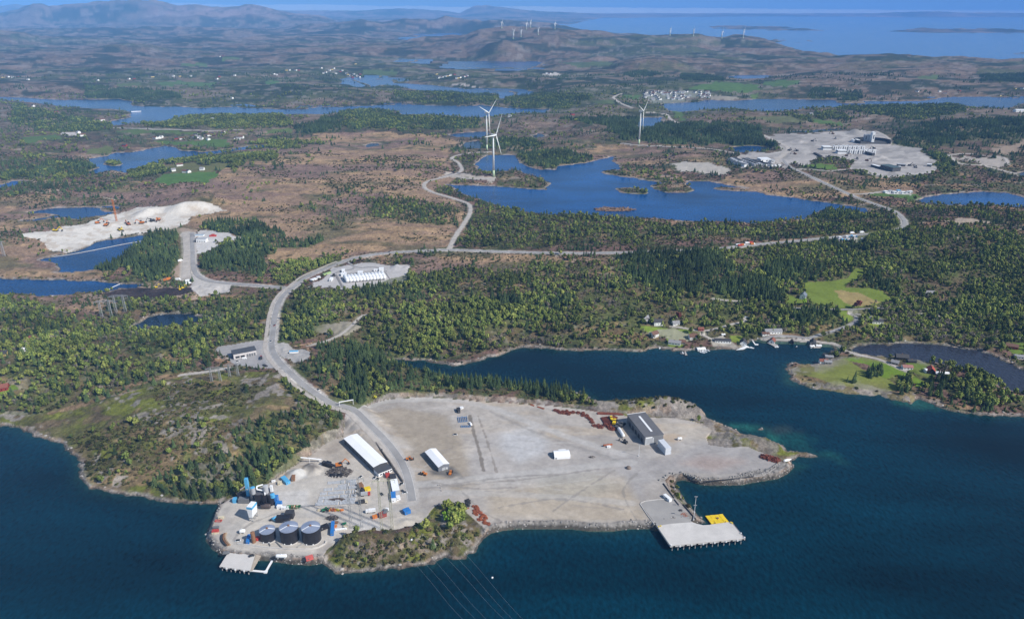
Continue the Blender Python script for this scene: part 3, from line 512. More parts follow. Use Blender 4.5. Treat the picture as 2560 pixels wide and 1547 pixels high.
# ------------------------------------------------------------------ plant densities (per square metre)
dc = np.zeros(SD.shape); db = np.zeros(SD.shape); dr = np.zeros(SD.shape); dsx = np.zeros(SD.shape)
clus = fbm(Xg, Yg, 55, 3, 401); clus2 = fbm(Xg, Yg, 130, 3, 411); clus3 = fbm(Xg, Yg, 70, 3, 421)
gen = (~hm) & (~mead)
mid = np.where(Yg < 1700, 1.0, .55-.3*sm(1900, 2600, Yg))
wood = sm(.40,.60,clus)
gen = gen & ~hd
dc += gen*wood*sm(.46,.60,clus2)*.013*mid; db += gen*wood*sm(.58,.42,clus2)*.013*mid; dr += gen*sm(.56,.68,clus3)*.004; dsx += gen*.022*mid
dc += hm*sm(.56,.68,clus*.5+nl*.5)*.006; dsx += hm*sm(.46,.66,fbm(Xg*.4,Yg,40,3,431)*.6+nl*.4)*.020; db += hm*sm(.6,.7,clus3)*.002
FLOOR = np.zeros(SD.shape)
def forest(t, P, c=0, b=0, r=0, s=None, clear=True):
    m = inside(t, P); k = (.38+1.0*sm(.36,.58,clus)) if max(c, b) < .025 else (.5+.8*sm(.3,.6,clus))
    b *= 1.4
    for A_, v in ((dc, c), (db, b), (dr, r)):
        if clear: A_[m] = 0
        A_[m] += (v*k)[m]
    if s is not None: dsx[m] = s
    FLOOR[m] = np.maximum(FLOOR[m], min(.85, (c+b)*22))
forest('G', [(700,700),(800,700),(1000,660),(1100,650),(1300,640),(1500,625),(1750,600),(2000,590),(2160,560),(2300,545),(2464,580),(2700,600),(2700,820),(2464,850),(2300,810),(2000,820),(1900,800),(1640,800),(1500,830),(1300,820),(1100,860),(1000,870),(880,860),(780,820),(690,820),(680,760)], .0075, .018, .005, .02)
forest('G', [(0,710),(230,760),(300,720),(500,720),(640,700),(650,780),(630,820),(540,830),(480,870),(300,930),(100,1000),(-300,1000),(-300,710)], .009, .010, .003, .018)
forest('D', [(0,880),(200,980),(640,900),(700,1100),(500,1250),(300,1420),(0,1489),(-300,1400)], .005, .017, .003, .015)
forest('F', [(1250,180),(1700,150),(2463,220),(3200,240),(3200,1000),(2463,1000),(2100,900),(1800,870),(1500,850),(1450,700),(1530,640),(1400,560),(1360,460),(1300,300)], .010, .020, .004, .01)
forest('F', [(1300,520),(1400,470),(1500,560),(1500,620),(1350,580)], .04, .0)
forest('F', [(1200,580),(1350,590),(1380,640),(1300,655),(1220,620)], 0, .03, .02)
forest('F', [(1440,740),(1700,760),(1900,820),(2100,900),(2300,980),(2250,1050),(2000,1020),(1700,1000),(1400,990),(1050,960),(1250,870),(1290,800)], .002, .016, .018, .01)
forest('D', [(1040,240),(1180,180),(1290,170),(1310,300),(1310,390),(1250,480),(1170,560),(1090,570),(1010,550),(960,490),(930,440),(860,450),(820,505),(640,475),(690,420),(830,390),(850,360),(950,300)], .05, .002)
forest('D', [(1460,160),(1600,120),(1750,105),(1880,130),(1900,190),(2000,180),(2050,240),(2280,250),(2200,300),(2080,310),(1950,300),(1960,350),(1880,390),(1850,510),(1830,540),(1700,490),(1600,490),(1470,500),(1440,450),(1450,380),(1560,330),(1700,300),(1760,270),(1720,240),(1640,200),(1470,200)], .042, .003)
forest('D', [(1900,480),(2050,430),(2300,395),(2463,370),(2463,410),(2300,460),(2150,530),(2080,560),(1930,550)], .001, .045, 0, .02)
forest('D', [(2090,1170),(2250,1090),(2463,1100),(2463,1430),(2300,1330),(2180,1250)], .05, .004); forest('D', [(2000,760),(2240,700),(2300,860),(2250,980),(2000,1010)], .022, .018); forest('D', [(2230,1000),(2463,960),(2463,1090),(2280,1080)], .05)
forest('E', [(-10,1000),(130,1010),(300,1070),(340,1160),(450,1140),(560,1150),(620,1200),(700,1220),(860,1270),(880,1330),(600,1330),(400,1350),(350,1330),(250,1400),(100,1489),(0,1440),(-80,1350),(-20,1200)], .05, .004)
forest('E', [(170,1180),(260,1220),(350,1330),(300,1380),(220,1350)], .008, .035, 0, .03); forest('E', [(-10,1300),(60,1350),(120,1420),(60,1450),(0,1400)], .01, .035)
forest('E', [(500,1340),(690,1330),(690,1370),(450,1375)], .0, .02, 0, .05)
forest('E', [(860,1270),(1100,1270),(1280,1280),(1450,1300),(1650,1290),(1700,1350),(1680,1410),(1600,1415),(1500,1395),(1300,1350),(1100,1335),(880,1345)], .042, .004)
forest('E', [(1570,1380),(1700,1400),(1820,1420),(1800,1440),(1600,1430)], .0, .05, .0, .05); forest('E', [(1640,1340),(1700,1320),(1745,1365),(1700,1390)], 0, .0, .02)
forest('E', [(1950,380),(2100,350),(2463,340),(2463,660),(2300,640),(2150,560),(2000,480)], .045, .004); forest('F', [(0,350),(200,340),(300,380),(380,480),(350,540),(560,530),(700,610),(760,690),(740,725),(500,710),(250,650),(0,660)], .05, .002)
forest('E', [(1070,640),(1230,640),(1250,760),(1150,780),(1080,740)], .05); forest('E', [(1490,700),(1640,690),(1640,800),(1500,800)], .035, .01); forest('E', [(120,600),(400,600),(650,640),(600,690),(300,690),(100,670)], .035, .006)
forest('E', [(1750,670),(1960,650),(2100,690),(2000,760),(1800,760)], 0, .01, .03, .01); forest('E', [(1150,890),(1300,900),(1380,960),(1500,930),(1640,960),(1600,1020),(1380,1015),(1250,1040),(1150,1060),(1080,1000)], .001, .010, .034, .02)
forest('E', [(550,700),(800,700),(1000,700),(1300,760),(1750,780),(1750,900),(1300,920),(1000,900),(760,1060),(450,1090),(420,850)], .006, .038, .001, .02)
forest('F', [(580,460),(700,420),(1000,410),(1060,490),(900,570),(700,550),(600,530)], .045, .005); forest('F', [(820,730),(1100,750),(1150,810),(1180,870),(1000,930),(860,900),(780,810)], .035, .010)
forest('F', [(960,280),(1300,270),(1400,300),(1350,400),(1150,400),(1000,360)], .028, .01)
forest('G', [(350,1165),(420,1130),(540,1100),(690,1080),(720,1100),(650,1150),(560,1190),(470,1205),(380,1185)], .038, .008, 0, .03); forest('G', [(560,1030),(640,1000),(740,980),(820,1000),(800,1050),(740,1085),(640,1090),(560,1070)], .018, .004, .003, .04); forest('G', [(670,915),(720,930),(800,985),(780,1000),(700,950)], .01, .022, 0, .03)
forest('G', [(160,1050),(350,1000),(560,1020),(540,1100),(350,1160),(230,1170),(200,1110)], .0012, .002, 0, .07); forest('G', [(350,930),(500,920),(640,930),(560,1000),(380,1000)], .0006, .0015, 0, .05)
forest('G', [(785,1330),(850,1290),(960,1285),(1080,1250),(1150,1290),(1000,1350),(820,1370)], .0008, .0008, 0, .085); forest('G', [(1430,965),(1540,950),(1640,960),(1690,990),(1600,985)], 0, .0, .0, .05)
forest('8', [(1490,260),(1560,220),(1660,220),(1760,280),(1790,340),(1700,400),(1600,430),(1520,380)], 0, .09, 0, .0)
forest('C', [(-900,850),(-330,850),(0,895),(250,885),(560,905),(600,985),(700,1050),(600,1060),(300,1030),(0,1040),(-400,1010),(-550,900)], .040); forest('B', [(1000,1010),(1150,990),(1450,1020),(1460,1065),(1800,1115),(1790,1165),(1550,1185),(1540,1212),(1300,1180),(1280,1090),(1000,1065)], .024, .003)
forest('B', [(1170,700),(1400,672),(1820,685),(1800,715),(1600,782),(1300,778),(1180,745)], .020, .006); forest('B', [(400,660),(900,665),(1120,680),(1130,740),(800,745),(520,735),(380,700)], .012, .006); forest('B', [(0,800),(200,785),(400,800),(430,840),(480,840),(1000,860),(1000,920),(500,930),(100,930),(0,900)], .018, .007)
forest('C', [(1500,990),(1700,890),(2463,840),(3000,840),(3000,1000),(2463,1005),(2000,1015),(1700,1065),(1520,1045)], .022); forest('A', [(2100,905),(2434,830),(2434,955),(2130,965)], .03); forest('A', [(600,610),(1250,665),(1300,705),(1100,725),(850,720),(600,700)], .022)
forest('A', [(0,1240),(500,1150),(700,1195),(690,1225),(200,1295),(0,1315)], .022, .006); forest('A', [(100,740),(350,810),(800,890),(790,935),(400,940),(70,890)], .014, .006); forest('A', [(740,1165),(860,1165),(860,1185),(750,1185)], .02, .03)
forest('A', [(900,1240),(1100,1165),(1500,1125),(2000,1090),(2000,1150),(1750,1180),(1700,1240),(1650,1190),(1400,1170),(1150,1230),(1000,1290)], .004, .02); forest('A', [(1290,1060),(1450,1080),(1900,1020),(2400,1000),(2100,1060),(1650,1085),(1400,1095),(1280,1080)], .004, .016)
forest('A', [(1000,880),(1240,845),(1700,820),(2000,820),(2100,900),(1900,920),(1600,940),(1500,920),(1100,915)], .008, .014)
forest('C', [(910,690),(950,630),(1100,640),(1300,660),(1300,715),(920,715)], .02, .003); forest('C', [(0,440),(100,490),(250,540),(340,570),(200,580),(0,570)], .022); forest('B', [(2020,540),(2200,430),(2400,440),(2463,480),(2300,540),(2100,560)], .02)
forest('C', [(2130,500),(2463,490),(2700,500),(2700,600),(2463,600),(2150,580)], .018); forest('C', [(1130,460),(1400,430),(1700,410),(2000,400),(1700,470),(1400,520),(1100,490)], .012); forest('C', [(1120,770),(1700,750),(2000,740),(2050,800),(1700,870),(1300,810)], .014, .005)
forest('C', [(1700,1060),(1900,1110),(1980,1160),(1900,1230),(1840,1200),(1800,1120)], .02, .008)
forest('G', [(1130,500),(1400,510),(1620,540),(1900,545),(2120,535),(2100,560),(1800,575),(1500,590),(1150,590),(1110,560)], .004, .009, .002, .035); forest('G', [(1960,520),(2000,500),(2090,515),(2080,535),(1960,530)], .02, .006)
forest('G', [(870,470),(1000,480),(1110,500),(1100,545),(900,530)], .007, .005, 0, .03); forest('C', [(350,850),(900,820),(1100,800),(1250,860),(1150,900),(900,870)], .006, .01)
isl = inside('F', [(770,1190),(880,1140),(1180,1090),(1540,1090),(1800,1130),(1860,1230),(1700,1310),(1680,1420),(1400,1380),(950,1330)], False); isl_ = isl.astype(float)
ir = isl_*sm(30, 6, SD+(nm_-.5)*40)*.8; Cr_ = np.where((nf > .5)[...,None], ROCK*.75, col(.17,.15,.07)); C = C*(1-ir[...,None])+Cr_*ir[...,None]; ir = isl_*sm(.55,.66,nm_*.6+nf*.4)*.6; C = C*(1-ir[...,None])+col(.16,.15,.05)*ir[...,None]
fm = (FLOOR*(1-mead)*(.45+.55*sm(.35,.6,clus))*(SD > 3))[...,None]; C = C*(1-fm)+(col(.105,.122,.038)*(.7+.6*nf[...,None]))*fm
clearm = (SD < 2.2) | my | (YD < 3) | PEATm | mq | mp | ml | ms | mc | mx | (verge > .3)
for A_ in (dc, db, dr, dsx): A_[clearm | mead] = 0
dsx[isl] *= .25; dc[isl] = 0; db[isl] = 0; dr[isl] = 0
forest('F', [(1740,1290),(1800,1240),(1900,1230),(1930,1330),(1850,1400)], .035, .004); forest('F', [(1900,1180),(2050,1160),(2200,1250),(2463,1370),(2463,1450),(2200,1480),(1950,1400),(1920,1280),(1860,1240)], .006, .028, .0); forest('F', [(1790,1120),(1950,1150),(2100,1190),(1900,1190),(1800,1150)], 0, .02)
forest('F', [(1540,1300),(1580,1250),(1660,1260),(1680,1330),(1620,1390),(1560,1370)], .02, .03); forest('F', [(1290,1220),(1330,1190),(1420,1190),(1430,1230),(1330,1250)], .05, .01); forest('F', [(1440,1070),(1530,1070),(1530,1100),(1450,1100)], 0, .06); forest('F', [(1165,1270),(1220,1265),(1220,1290),(1170,1290)], .05)
for A_ in (dc, db, dr, dsx): A_[clearm] = 0


# ------------------------------------------------------------------ materials
def nmat(name):
    m = bpy.data.materials.new(name); m.use_nodes = True; return m, m.node_tree, m.node_tree.nodes['Principled BSDF']
MATS = {}
def mat(name, c, rough=.6, metal=0.0, var=.12, scale=.4, spec=.4, bump=0, stripe=None):
    """plain painted / metal / stone surface with weathering noise"""
    if name in MATS: return MATS[name]
    m, t, b = nmat(name); N, L = t.nodes, t.links
    tc = N.new('ShaderNodeTexCoord'); n = N.new('ShaderNodeTexNoise'); n.inputs['Scale'].default_value = scale; n.inputs['Detail'].default_value = 5
    L.new(tc.outputs['Object'], n.inputs['Vector'])
    r = N.new('ShaderNodeMapRange'); r.inputs[1].default_value = .3; r.inputs[2].default_value = .7; r.inputs[3].default_value = 1-var; r.inputs[4].default_value = 1+var
    L.new(n.outputs[0], r.inputs[0]); mu = N.new('ShaderNodeVectorMath'); mu.operation = 'SCALE'; mu.inputs[0].default_value = c[:3]
    L.new(r.outputs[0], mu.inputs['Scale']); src = mu.outputs[0]
    if stripe:
        wv = N.new('ShaderNodeTexWave'); wv.inputs['Scale'].default_value = stripe; wv.bands_direction = 'X'; L.new(tc.outputs['Object'], wv.inputs['Vector'])
        r2 = N.new('ShaderNodeMapRange'); r2.inputs[3].default_value = .86; r2.inputs[4].default_value = 1.04; L.new(wv.outputs[1], r2.inputs[0])
        m2 = N.new('ShaderNodeVectorMath'); m2.operation = 'SCALE'; L.new(src, m2.inputs[0]); L.new(r2.outputs[0], m2.inputs['Scale']); src = m2.outputs[0]
    L.new(src, b.inputs['Base Color'])
    b.inputs['Roughness'].default_value = rough; b.inputs['Metallic'].default_value = metal; b.inputs['Specular IOR Level'].default_value = spec
    if bump:
        bp = N.new('ShaderNodeBump'); bp.inputs['Strength'].default_value = bump; bp.inputs['Distance'].default_value = .3; L.new(n.outputs[0], bp.inputs['Height']); L.new(bp.outputs[0], b.inputs['Normal'])
    MATS[name] = m; return m
def ground_mat(name, amp_=.35, bump=.6, scales=(1.1, .22, .04), bd=1.2):
    m, t, b = nmat(name); N, L = t.nodes, t.links
    at = N.new('ShaderNodeVertexColor'); at.layer_name = 'Col'; g = N.new('ShaderNodeNewGeometry'); src = at.outputs[0]; hs = []
    for s_ in scales:
        n = N.new('ShaderNodeTexNoise'); n.inputs['Scale'].default_value = s_; n.inputs['Detail'].default_value = 6; n.inputs['Roughness'].default_value = .65
        L.new(g.outputs['Position'], n.inputs['Vector'])
        r = N.new('ShaderNodeMapRange'); r.inputs[1].default_value = .3; r.inputs[2].default_value = .7; r.inputs[3].default_value = 1-amp_; r.inputs[4].default_value = 1+amp_
        L.new(n.outputs[0], r.inputs[0]); mu = N.new('ShaderNodeVectorMath'); mu.operation = 'SCALE'; L.new(src, mu.inputs[0]); L.new(r.outputs[0], mu.inputs['Scale']); src = mu.outputs[0]; hs.append(n)
    L.new(src, b.inputs['Base Color']); b.inputs['Roughness'].default_value = .9; b.inputs['Specular IOR Level'].default_value = .15
    bp = N.new('ShaderNodeBump'); bp.inputs['Strength'].default_value = bump; bp.inputs['Distance'].default_value = bd; L.new(hs[1].outputs[0], bp.inputs['Height']); L.new(bp.outputs[0], b.inputs['Normal'])
    return m
M_TERR = ground_mat('vegetated_ground', .38, .9, (1.0, .2, .035), 2.0)
M_GRAV = ground_mat('gravel_ground', .10, .35, (1.3, .25, .05), .25)
M_MEAD = ground_mat('meadow_grass', .16, .4, (1.3, .25, .05), .4)

# ------------------------------------------------------------------ terrain mesh, split into its surfaces
def grid_mesh(name, mask_faces, Z, colors, material, rs=1, cs=1, kind='structure'):
    nr, nc = Z.shape; fr, fc = np.nonzero(mask_faces); a = fr*nc+fc
    q = np.stack([a, a+1, a+nc+1, a+nc], 1)
    used = np.zeros(nr*nc, bool); used[q.ravel()] = True; remap = np.cumsum(used)-1; q = remap[q]
    X = Xg[::rs, ::cs].ravel()[used]; Y = Yg[::rs, ::cs].ravel()[used]; Zf = Z.ravel()[used]
    me = bpy.data.meshes.new(name); nv = len(X); me.vertices.add(nv)
    me.vertices.foreach_set('co', np.stack([X, Y, Zf], 1).astype(np.float32).ravel())
    nq = len(q); me.loops.add(nq*4); me.loops.foreach_set('vertex_index', q.ravel().astype(np.int32))
    me.polygons.add(nq); me.polygons.foreach_set('loop_start', np.arange(0, nq*4, 4, dtype=np.int32))
    try: me.polygons.foreach_set('loop_total', np.full(nq, 4, np.int32))
    except Exception: pass
    me.update(calc_edges=True)
    if colors is not None:
        ca = me.color_attributes.new('Col', 'FLOAT_COLOR', 'POINT'); c4 = np.ones((nv, 4), np.float32); c4[:, :3] = colors.reshape(-1, 3)[used]
        ca.data.foreach_set('color', c4.ravel())
    me.polygons.foreach_set('use_smooth', np.ones(nq, bool)); me.materials.append(material)
    o = bpy.data.objects.new(name, me); sc.collection.objects.link(o); o['kind'] = kind; return o
def corner(m): return m[:-1,:-1]
rough_amp = np.where(SD > 0, 1, 0)*(1-sm(0, 1, verge*1.2))*(~yin)*(1-1.0*(mead | mq | mp | ml | ms | mc))
HZ = H + rough_amp*((fbm(Xg, Yg, 16, 3, 501)-.5)*3.2*np.clip(SD/12, 0, 1)*(Yg < 4000) + (fbm(Xg, Yg, 5, 2, 511)-.5)*1.5*np.clip(SD/3, .0, 1)*(Yg < 1500))
HZ += (yin & (YD < -1))*(fbm(Xg, Yg, 50, 3, 521)-.5)*.25
HZ += riprap*(fbm(Xg, Yg, 2.2, 2, 531)-.5)*1.8
HZ += (st > .3)*(SD > 1)*(fbm(Xg, Yg, 4, 2, 541)-.5)*2.4*(Yg < 1500)
# quarry heaps
for (t, p, h, rx, ry) in [('D',(1060,60),9,34,26),('D',(1290,40),11,34,30),('D',(1420,20),9,40,24),('D',(1000,90),5,24,20),('C',(1255,955),16,34,34),('C',(860,1020),8,24,20),('C',(1440,1130),7,22,18),('C',(1390,1140),6,14,12),('C',(1620,1170),5,18,12),
                          ('E',(410,455),6,12,12),('E',(480,465),5,16,12),('3',(1760,900),4.2,8,7),('3',(1700,850),4.5,8,8),('3',(1470,950),4.5,10,9),('3',(1560,920),3,7,6),('2',(1800,740),1.3,13,5),('2',(2040,730),1.6,8,5),('8',(1090,400),2.2,10,6),('4',(1500,80),0.01,1,1)]:
    x, y, z = gnd(t, p); HZ += h*np.maximum(0, 1-np.hypot((Xg-x)/rx, (Yg-y)/ry))**1.1*(SD > 1)
above = SD > -14
keep = np.zeros((NR-1, NC-1), bool)
for a in (0, 1):
    for b_ in (0, 1): keep |= above[a:NR-1+a, b_:NC-1+b_]
keep &= True
cy = corner(my | mq | mp | ml | ms | mc | mx) & keep; cm = corner(mead) & keep & ~cy
grid_mesh('terrain', keep & ~cy & ~cm, HZ, C, M_TERR)
grid_mesh('gravel_ground', cy, HZ, C, M_GRAV)
grid_mesh('meadow', cm, HZ, C, M_MEAD)

# ------------------------------------------------------------------ water sheets at z = 0
def water_mat(name, deep, rough, wave_s, wave_b, spec_=.5):
    m, t, b = nmat(name); N, L = t.nodes, t.links
    at = N.new('ShaderNodeVertexColor'); at.layer_name = 'Col'
    L.new(at.outputs[0], b.inputs['Base Color']); b.inputs['Roughness'].default_value = rough; b.inputs['IOR'].default_value = 1.33
    b.inputs['Specular IOR Level'].default_value = spec_
    g = N.new('ShaderNodeNewGeometry'); mp_ = N.new('ShaderNodeMapping'); mp_.inputs['Scale'].default_value = (1, .55, 1); mp_.inputs['Rotation'].default_value = (0, 0, .5); L.new(g.outputs['Position'], mp_.inputs[0])
    n3 = N.new('ShaderNodeTexNoise'); n3.inputs['Scale'].default_value = .35; n3.inputs['Detail'].default_value = 3; L.new(mp_.outputs[0], n3.inputs['Vector']); r3 = N.new('ShaderNodeMapRange'); r3.inputs[1].default_value = .3; r3.inputs[2].default_value = .7; r3.inputs[3].default_value = .6; r3.inputs[4].default_value = 1.4; L.new(n3.outputs[0], r3.inputs[0])
    v3 = N.new('ShaderNodeVectorMath'); v3.operation = 'SCALE'; L.new(at.outputs[0], v3.inputs[0]); L.new(r3.outputs[0], v3.inputs['Scale']); L.new(v3.outputs[0], b.inputs['Base Color'])
    n = N.new('ShaderNodeTexNoise'); n.inputs['Scale'].default_value = wave_s; n.inputs['Detail'].default_value = 6; n.inputs['Roughness'].default_value = .6; L.new(mp_.outputs[0], n.inputs['Vector'])
    bp = N.new('ShaderNodeBump'); bp.inputs['Strength'].default_value = 1.0; bp.inputs['Distance'].default_value = wave_b; L.new(n.outputs[0], bp.inputs['Height']); L.new(bp.outputs[0], b.inputs['Normal'])
    return m
s2 = 3; Zw = np.zeros_like(SD[::s2, ::s2]); SDs = SD[::s2, ::s2]; WS = WID[::s2, ::s2]
XS, YSs = Xg[::s2, ::s2], Yg[::s2, ::s2]
WC = np.zeros(SDs.shape+(3,))
SEAC, LAKEC = np.array((.0003,.020,.036)), np.array((.003,.048,.165))
lakeish = np.array([0.0 if n_ in ('sea',) else 1.0 for n_, _ in WATER])[WS]
tcn = (fbm(XS, YSs, 260, 3, 601)-.5)*.8+(fbm(XS*.35+YSs*.25, YSs*1.0, 55, 4, 602)-.5)*1.6
WC[:] = SEAC*(1-lakeish[...,None])+LAKEC*lakeish[...,None]; WC *= np.clip(1+.95*tcn[...,None], .3, 2)
for k, (n_, _) in enumerate(WATER):
    if n_ == 'tidal_channel': WC[WS == k] = (.030,.034,.050)
    if n_ == 'pond': WC[WS == k] = (.010,.024,.050)
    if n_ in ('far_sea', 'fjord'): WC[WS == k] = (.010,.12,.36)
# shallows: pale bottom seen through the water
shal = np.exp(-np.clip(-SDs, 0, 99)/5.0)*(YSs < 1400)*(WS == 0)
WC = WC*(1-.5*shal[...,None])+np.array((.018,.060,.045))*(.5*shal)[...,None]
def shallow(t, P, c, a):
    global WC
    wp = world_poly(pxs(t, P)); m = pip(XS+(fbm(XS, YSs, 14, 3, 611)-.5)*26, YSs+(fbm(XS, YSs, 14, 3, 621)-.5)*26, wp).astype(float)
    for _ in range(2): m[1:-1, 1:-1] = (m[1:-1, 1:-1]*2+m[:-2, 1:-1]+m[2:, 1:-1]+m[1:-1, :-2]+m[1:-1, 2:])/6
    m *= a; WC = WC*(1-m[...,None])+np.array(c)*m[...,None]
shallow('7', [(850,470),(950,470),(1100,480),(1330,505),(1700,560),(1800,700),(1600,720),(1400,660),(1200,590),(1000,550),(860,520)], (.010,.075,.068), .55)
shallow('7', [(900,478),(1050,480),(1090,500),(1000,520),(900,510)], (.03,.17,.13), .5); shallow('7', [(1100,545),(1300,545),(1400,640),(1250,600)], (.02,.13,.10), .8)
shallow('7', [(1180,500),(1400,490),(1700,540),(1500,540),(1250,530)], (.03,.04,.045), .7); shallow('7', [(1720,720),(1900,750),(2050,800),(1950,810),(1800,775)], (.02,.13,.10), .5); shallow('7', [(1850,790),(2100,830),(2250,900),(2000,870)], (.012,.07,.065), .6)
shallow('7', [(1560,860),(1640,840),(1700,900),(1580,900)], (.012,.07,.06), .6); shallow('F', [(1500,1400),(1700,1390),(1790,1430),(1850,1480),(1700,1470)], (.02,.10,.08), .7); shallow('F', [(720,1200),(780,1180),(860,1300),(780,1280)], (.02,.07,.06), .6)
M_SEA = water_mat('sea_water', SEAC, .13, .26, .5, .26); M_LAKE = water_mat('lake_water', LAKEC, .16, .22, .6, .28)
under = SDs < 14+.02*YSs
wk = under[:-1,:-1] | under[1:,1:]
grp = np.where(np.isin(WS, [0, 1]), 0, np.where(np.isin(WS, [k for k, (n_, _) in enumerate(WATER) if n_ in ('far_sea', 'fjord')]), 2, 1))
g0 = grp[:-1,:-1]
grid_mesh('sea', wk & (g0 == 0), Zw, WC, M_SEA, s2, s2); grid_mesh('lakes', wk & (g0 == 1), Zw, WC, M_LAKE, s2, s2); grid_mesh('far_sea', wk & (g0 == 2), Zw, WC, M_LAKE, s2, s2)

def hz(x, y): return float(sample(HZ, x, y))
# ------------------------------------------------------------------ roads as draped ribbons
def mesh_obj(name, V, Fc, material, parent=None, smooth=False):
    me = bpy.data.meshes.new(name); me.from_pydata([tuple(v) for v in V], [], Fc); me.update()
    if material: me.materials.append(material)
    if smooth: me.polygons.foreach_set('use_smooth', [True]*len(me.polygons))
    o = bpy.data.objects.new(name, me); sc.collection.objects.link(o); o.parent = parent; return o
M_ASPH = mat('asphalt', (.32,.31,.305), .85, var=.18, scale=.06); M_TRK = mat('track_gravel', (.45,.41,.37), .95, var=.16, scale=.12); M_LINE = mat('road_paint', (.75,.75,.74), .6)
def ribbon(name, W, wd, material, lift, off=0.0):
    n = len(W); V = []; Fc = []
    T = np.gradient(W[:,:2], axis=0); T /= np.linalg.norm(T, axis=1)[:,None]+1e-9; Nn = np.stack([-T[:,1], T[:,0]], 1)
    for i in range(n):
        for s_ in (-.5, -.17, .17, .5):
            x, y = W[i,:2]+Nn[i]*(wd*s_+off); V.append((x, y, W[i,2]+lift+.00022*W[i,1]-(.0 if abs(s_) < .4 else .04)))
    for i in range(n-1):
        for k in range(3): a = i*4+k; Fc.append((a, a+1, a+5, a+4))
    o = mesh_obj(name, V, Fc, material); o['kind'] = 'structure'; return o
for nm, kind, wd, tot, W in ROADW:
    ribbon(nm, W, wd, M_ASPH if kind == 'asphalt' else M_TRK, .12)
    if nm == 'main_road':
        Wn = W[W[:,1] < 900]
        for o_ in (-3.5, 3.5): ribbon('road_edge_line', Wn, .22, M_LINE, .17, o_)
        ribbon('gravel_lane', W[W[:,1] < 1150], 4.2, M_TRK, .11, 8.2 if W[0,1] > W[-1,1] else 8.2)

# ------------------------------------------------------------------ trees
def rnd(a, b): return random.uniform(a, b)
def conifer_mesh(name, seed, tiers=7, n=9, wide=.30):
    rs = random.Random(seed); V = []; Fc = []
    for i in range(tiers):
        f = i/(tiers-1); z0 = .10+.80*f; r = wide*(1-f)**.8+.025; drop = .10+.05*rs.random(); top = len(V); V.append((rs.uniform(-.01,.01), rs.uniform(-.01,.01), z0+.13+.03*(1-f)))
        ring = []; a0 = rs.random()*6.28
        for k in range(n*2):
            a = a0+k*math.pi/n; rr = r*(rs.uniform(.8,1.15) if k % 2 == 0 else rs.uniform(.45,.6)); ring.append(len(V))
            V.append((rr*math.cos(a), rr*math.sin(a), z0-drop*(1 if k % 2 == 0 else .45)*rs.uniform(.5,1.2)))
        for k in range(n*2): Fc.append((top, ring[k], ring[(k+1) % (2*n)]))
    return V, Fc
def trunk(r, h, n=5, branches=0, rs=None):
    V = []; Fc = []
    for z, q in ((-.05, 1.2), (0, 1), (h*.5, .7), (h, .25)):
        for k in range(n): a = 6.2832*k/n; V.append((r*q*math.cos(a), r*q*math.sin(a), z))
    for l in range(3):
        for k in range(n): Fc.append((l*n+k, l*n+(k+1) % n, (l+1)*n+(k+1) % n, (l+1)*n+k))
    for b in range(branches):
        a = b*2.4; z = h*(.45+.4*b/branches); i = len(V); ca, sa = math.cos(a), math.sin(a); w_ = r*.35
        V += [(-sa*w_, ca*w_, z), (sa*w_, -ca*w_, z), (ca*.26, sa*.26, z+.2), (0, 0, z+w_*2)]; Fc += [(i, i+1, i+2), (i+1, i+3, i+2), (i+3, i, i+2)]
    return V, Fc
def leafy_mesh(seed, count=120, size=.11, spread=.36, zc=.60, hz_=.36, holes=.35):
    rs = random.Random(seed); V = []; Fc = []
    lumps = [(rs.uniform(-.2,.2), rs.uniform(-.2,.2), zc+rs.uniform(-.2,.22), rs.uniform(.14,.22)) for _ in range(7)]
    for _ in range(count):
        l = rs.choice(lumps); u = rs.uniform(-1, 1); a = rs.uniform(0, 6.2832); q = math.sqrt(1-u*u); rr = l[3]*rs.uniform(.7,1.1)
        c = (l[0]+rr*q*math.cos(a), l[1]+rr*q*math.sin(a), l[2]+rr*u*1.05)
        nx, ny, nz = q*math.cos(a)+rs.uniform(-.5,.5), q*math.sin(a)+rs.uniform(-.5,.5), u+rs.uniform(-.3,.6)
        L_ = math.sqrt(nx*nx+ny*ny+nz*nz)+1e-6; nx, ny, nz = nx/L_, ny/L_, nz/L_
        tx, ty, tz = (-ny, nx, 0) if abs(nz) < .95 else (1, 0, 0); L_ = math.sqrt(tx*tx+ty*ty+tz*tz); tx, ty, tz = tx/L_, ty/L_, tz/L_
        bx_, by_, bz_ = ny*tz-nz*ty, nz*tx-nx*tz, nx*ty-ny*tx; i = len(V); sz = size*rs.uniform(.6,1.2)
        for (p, q2) in ((-1,-.6),(.2,-1),(1,.1),(.3,1),(-.8,.7)):
            p *= sz*rs.uniform(.7,1.1); q2 *= sz*rs.uniform(.7,1.1); V.append((c[0]+tx*p+bx_*q2, c[1]+ty*p+by_*q2, c[2]+tz*p+bz_*q2))
        Fc.append((i, i+1, i+2, i+3, i+4))
    return V, Fc
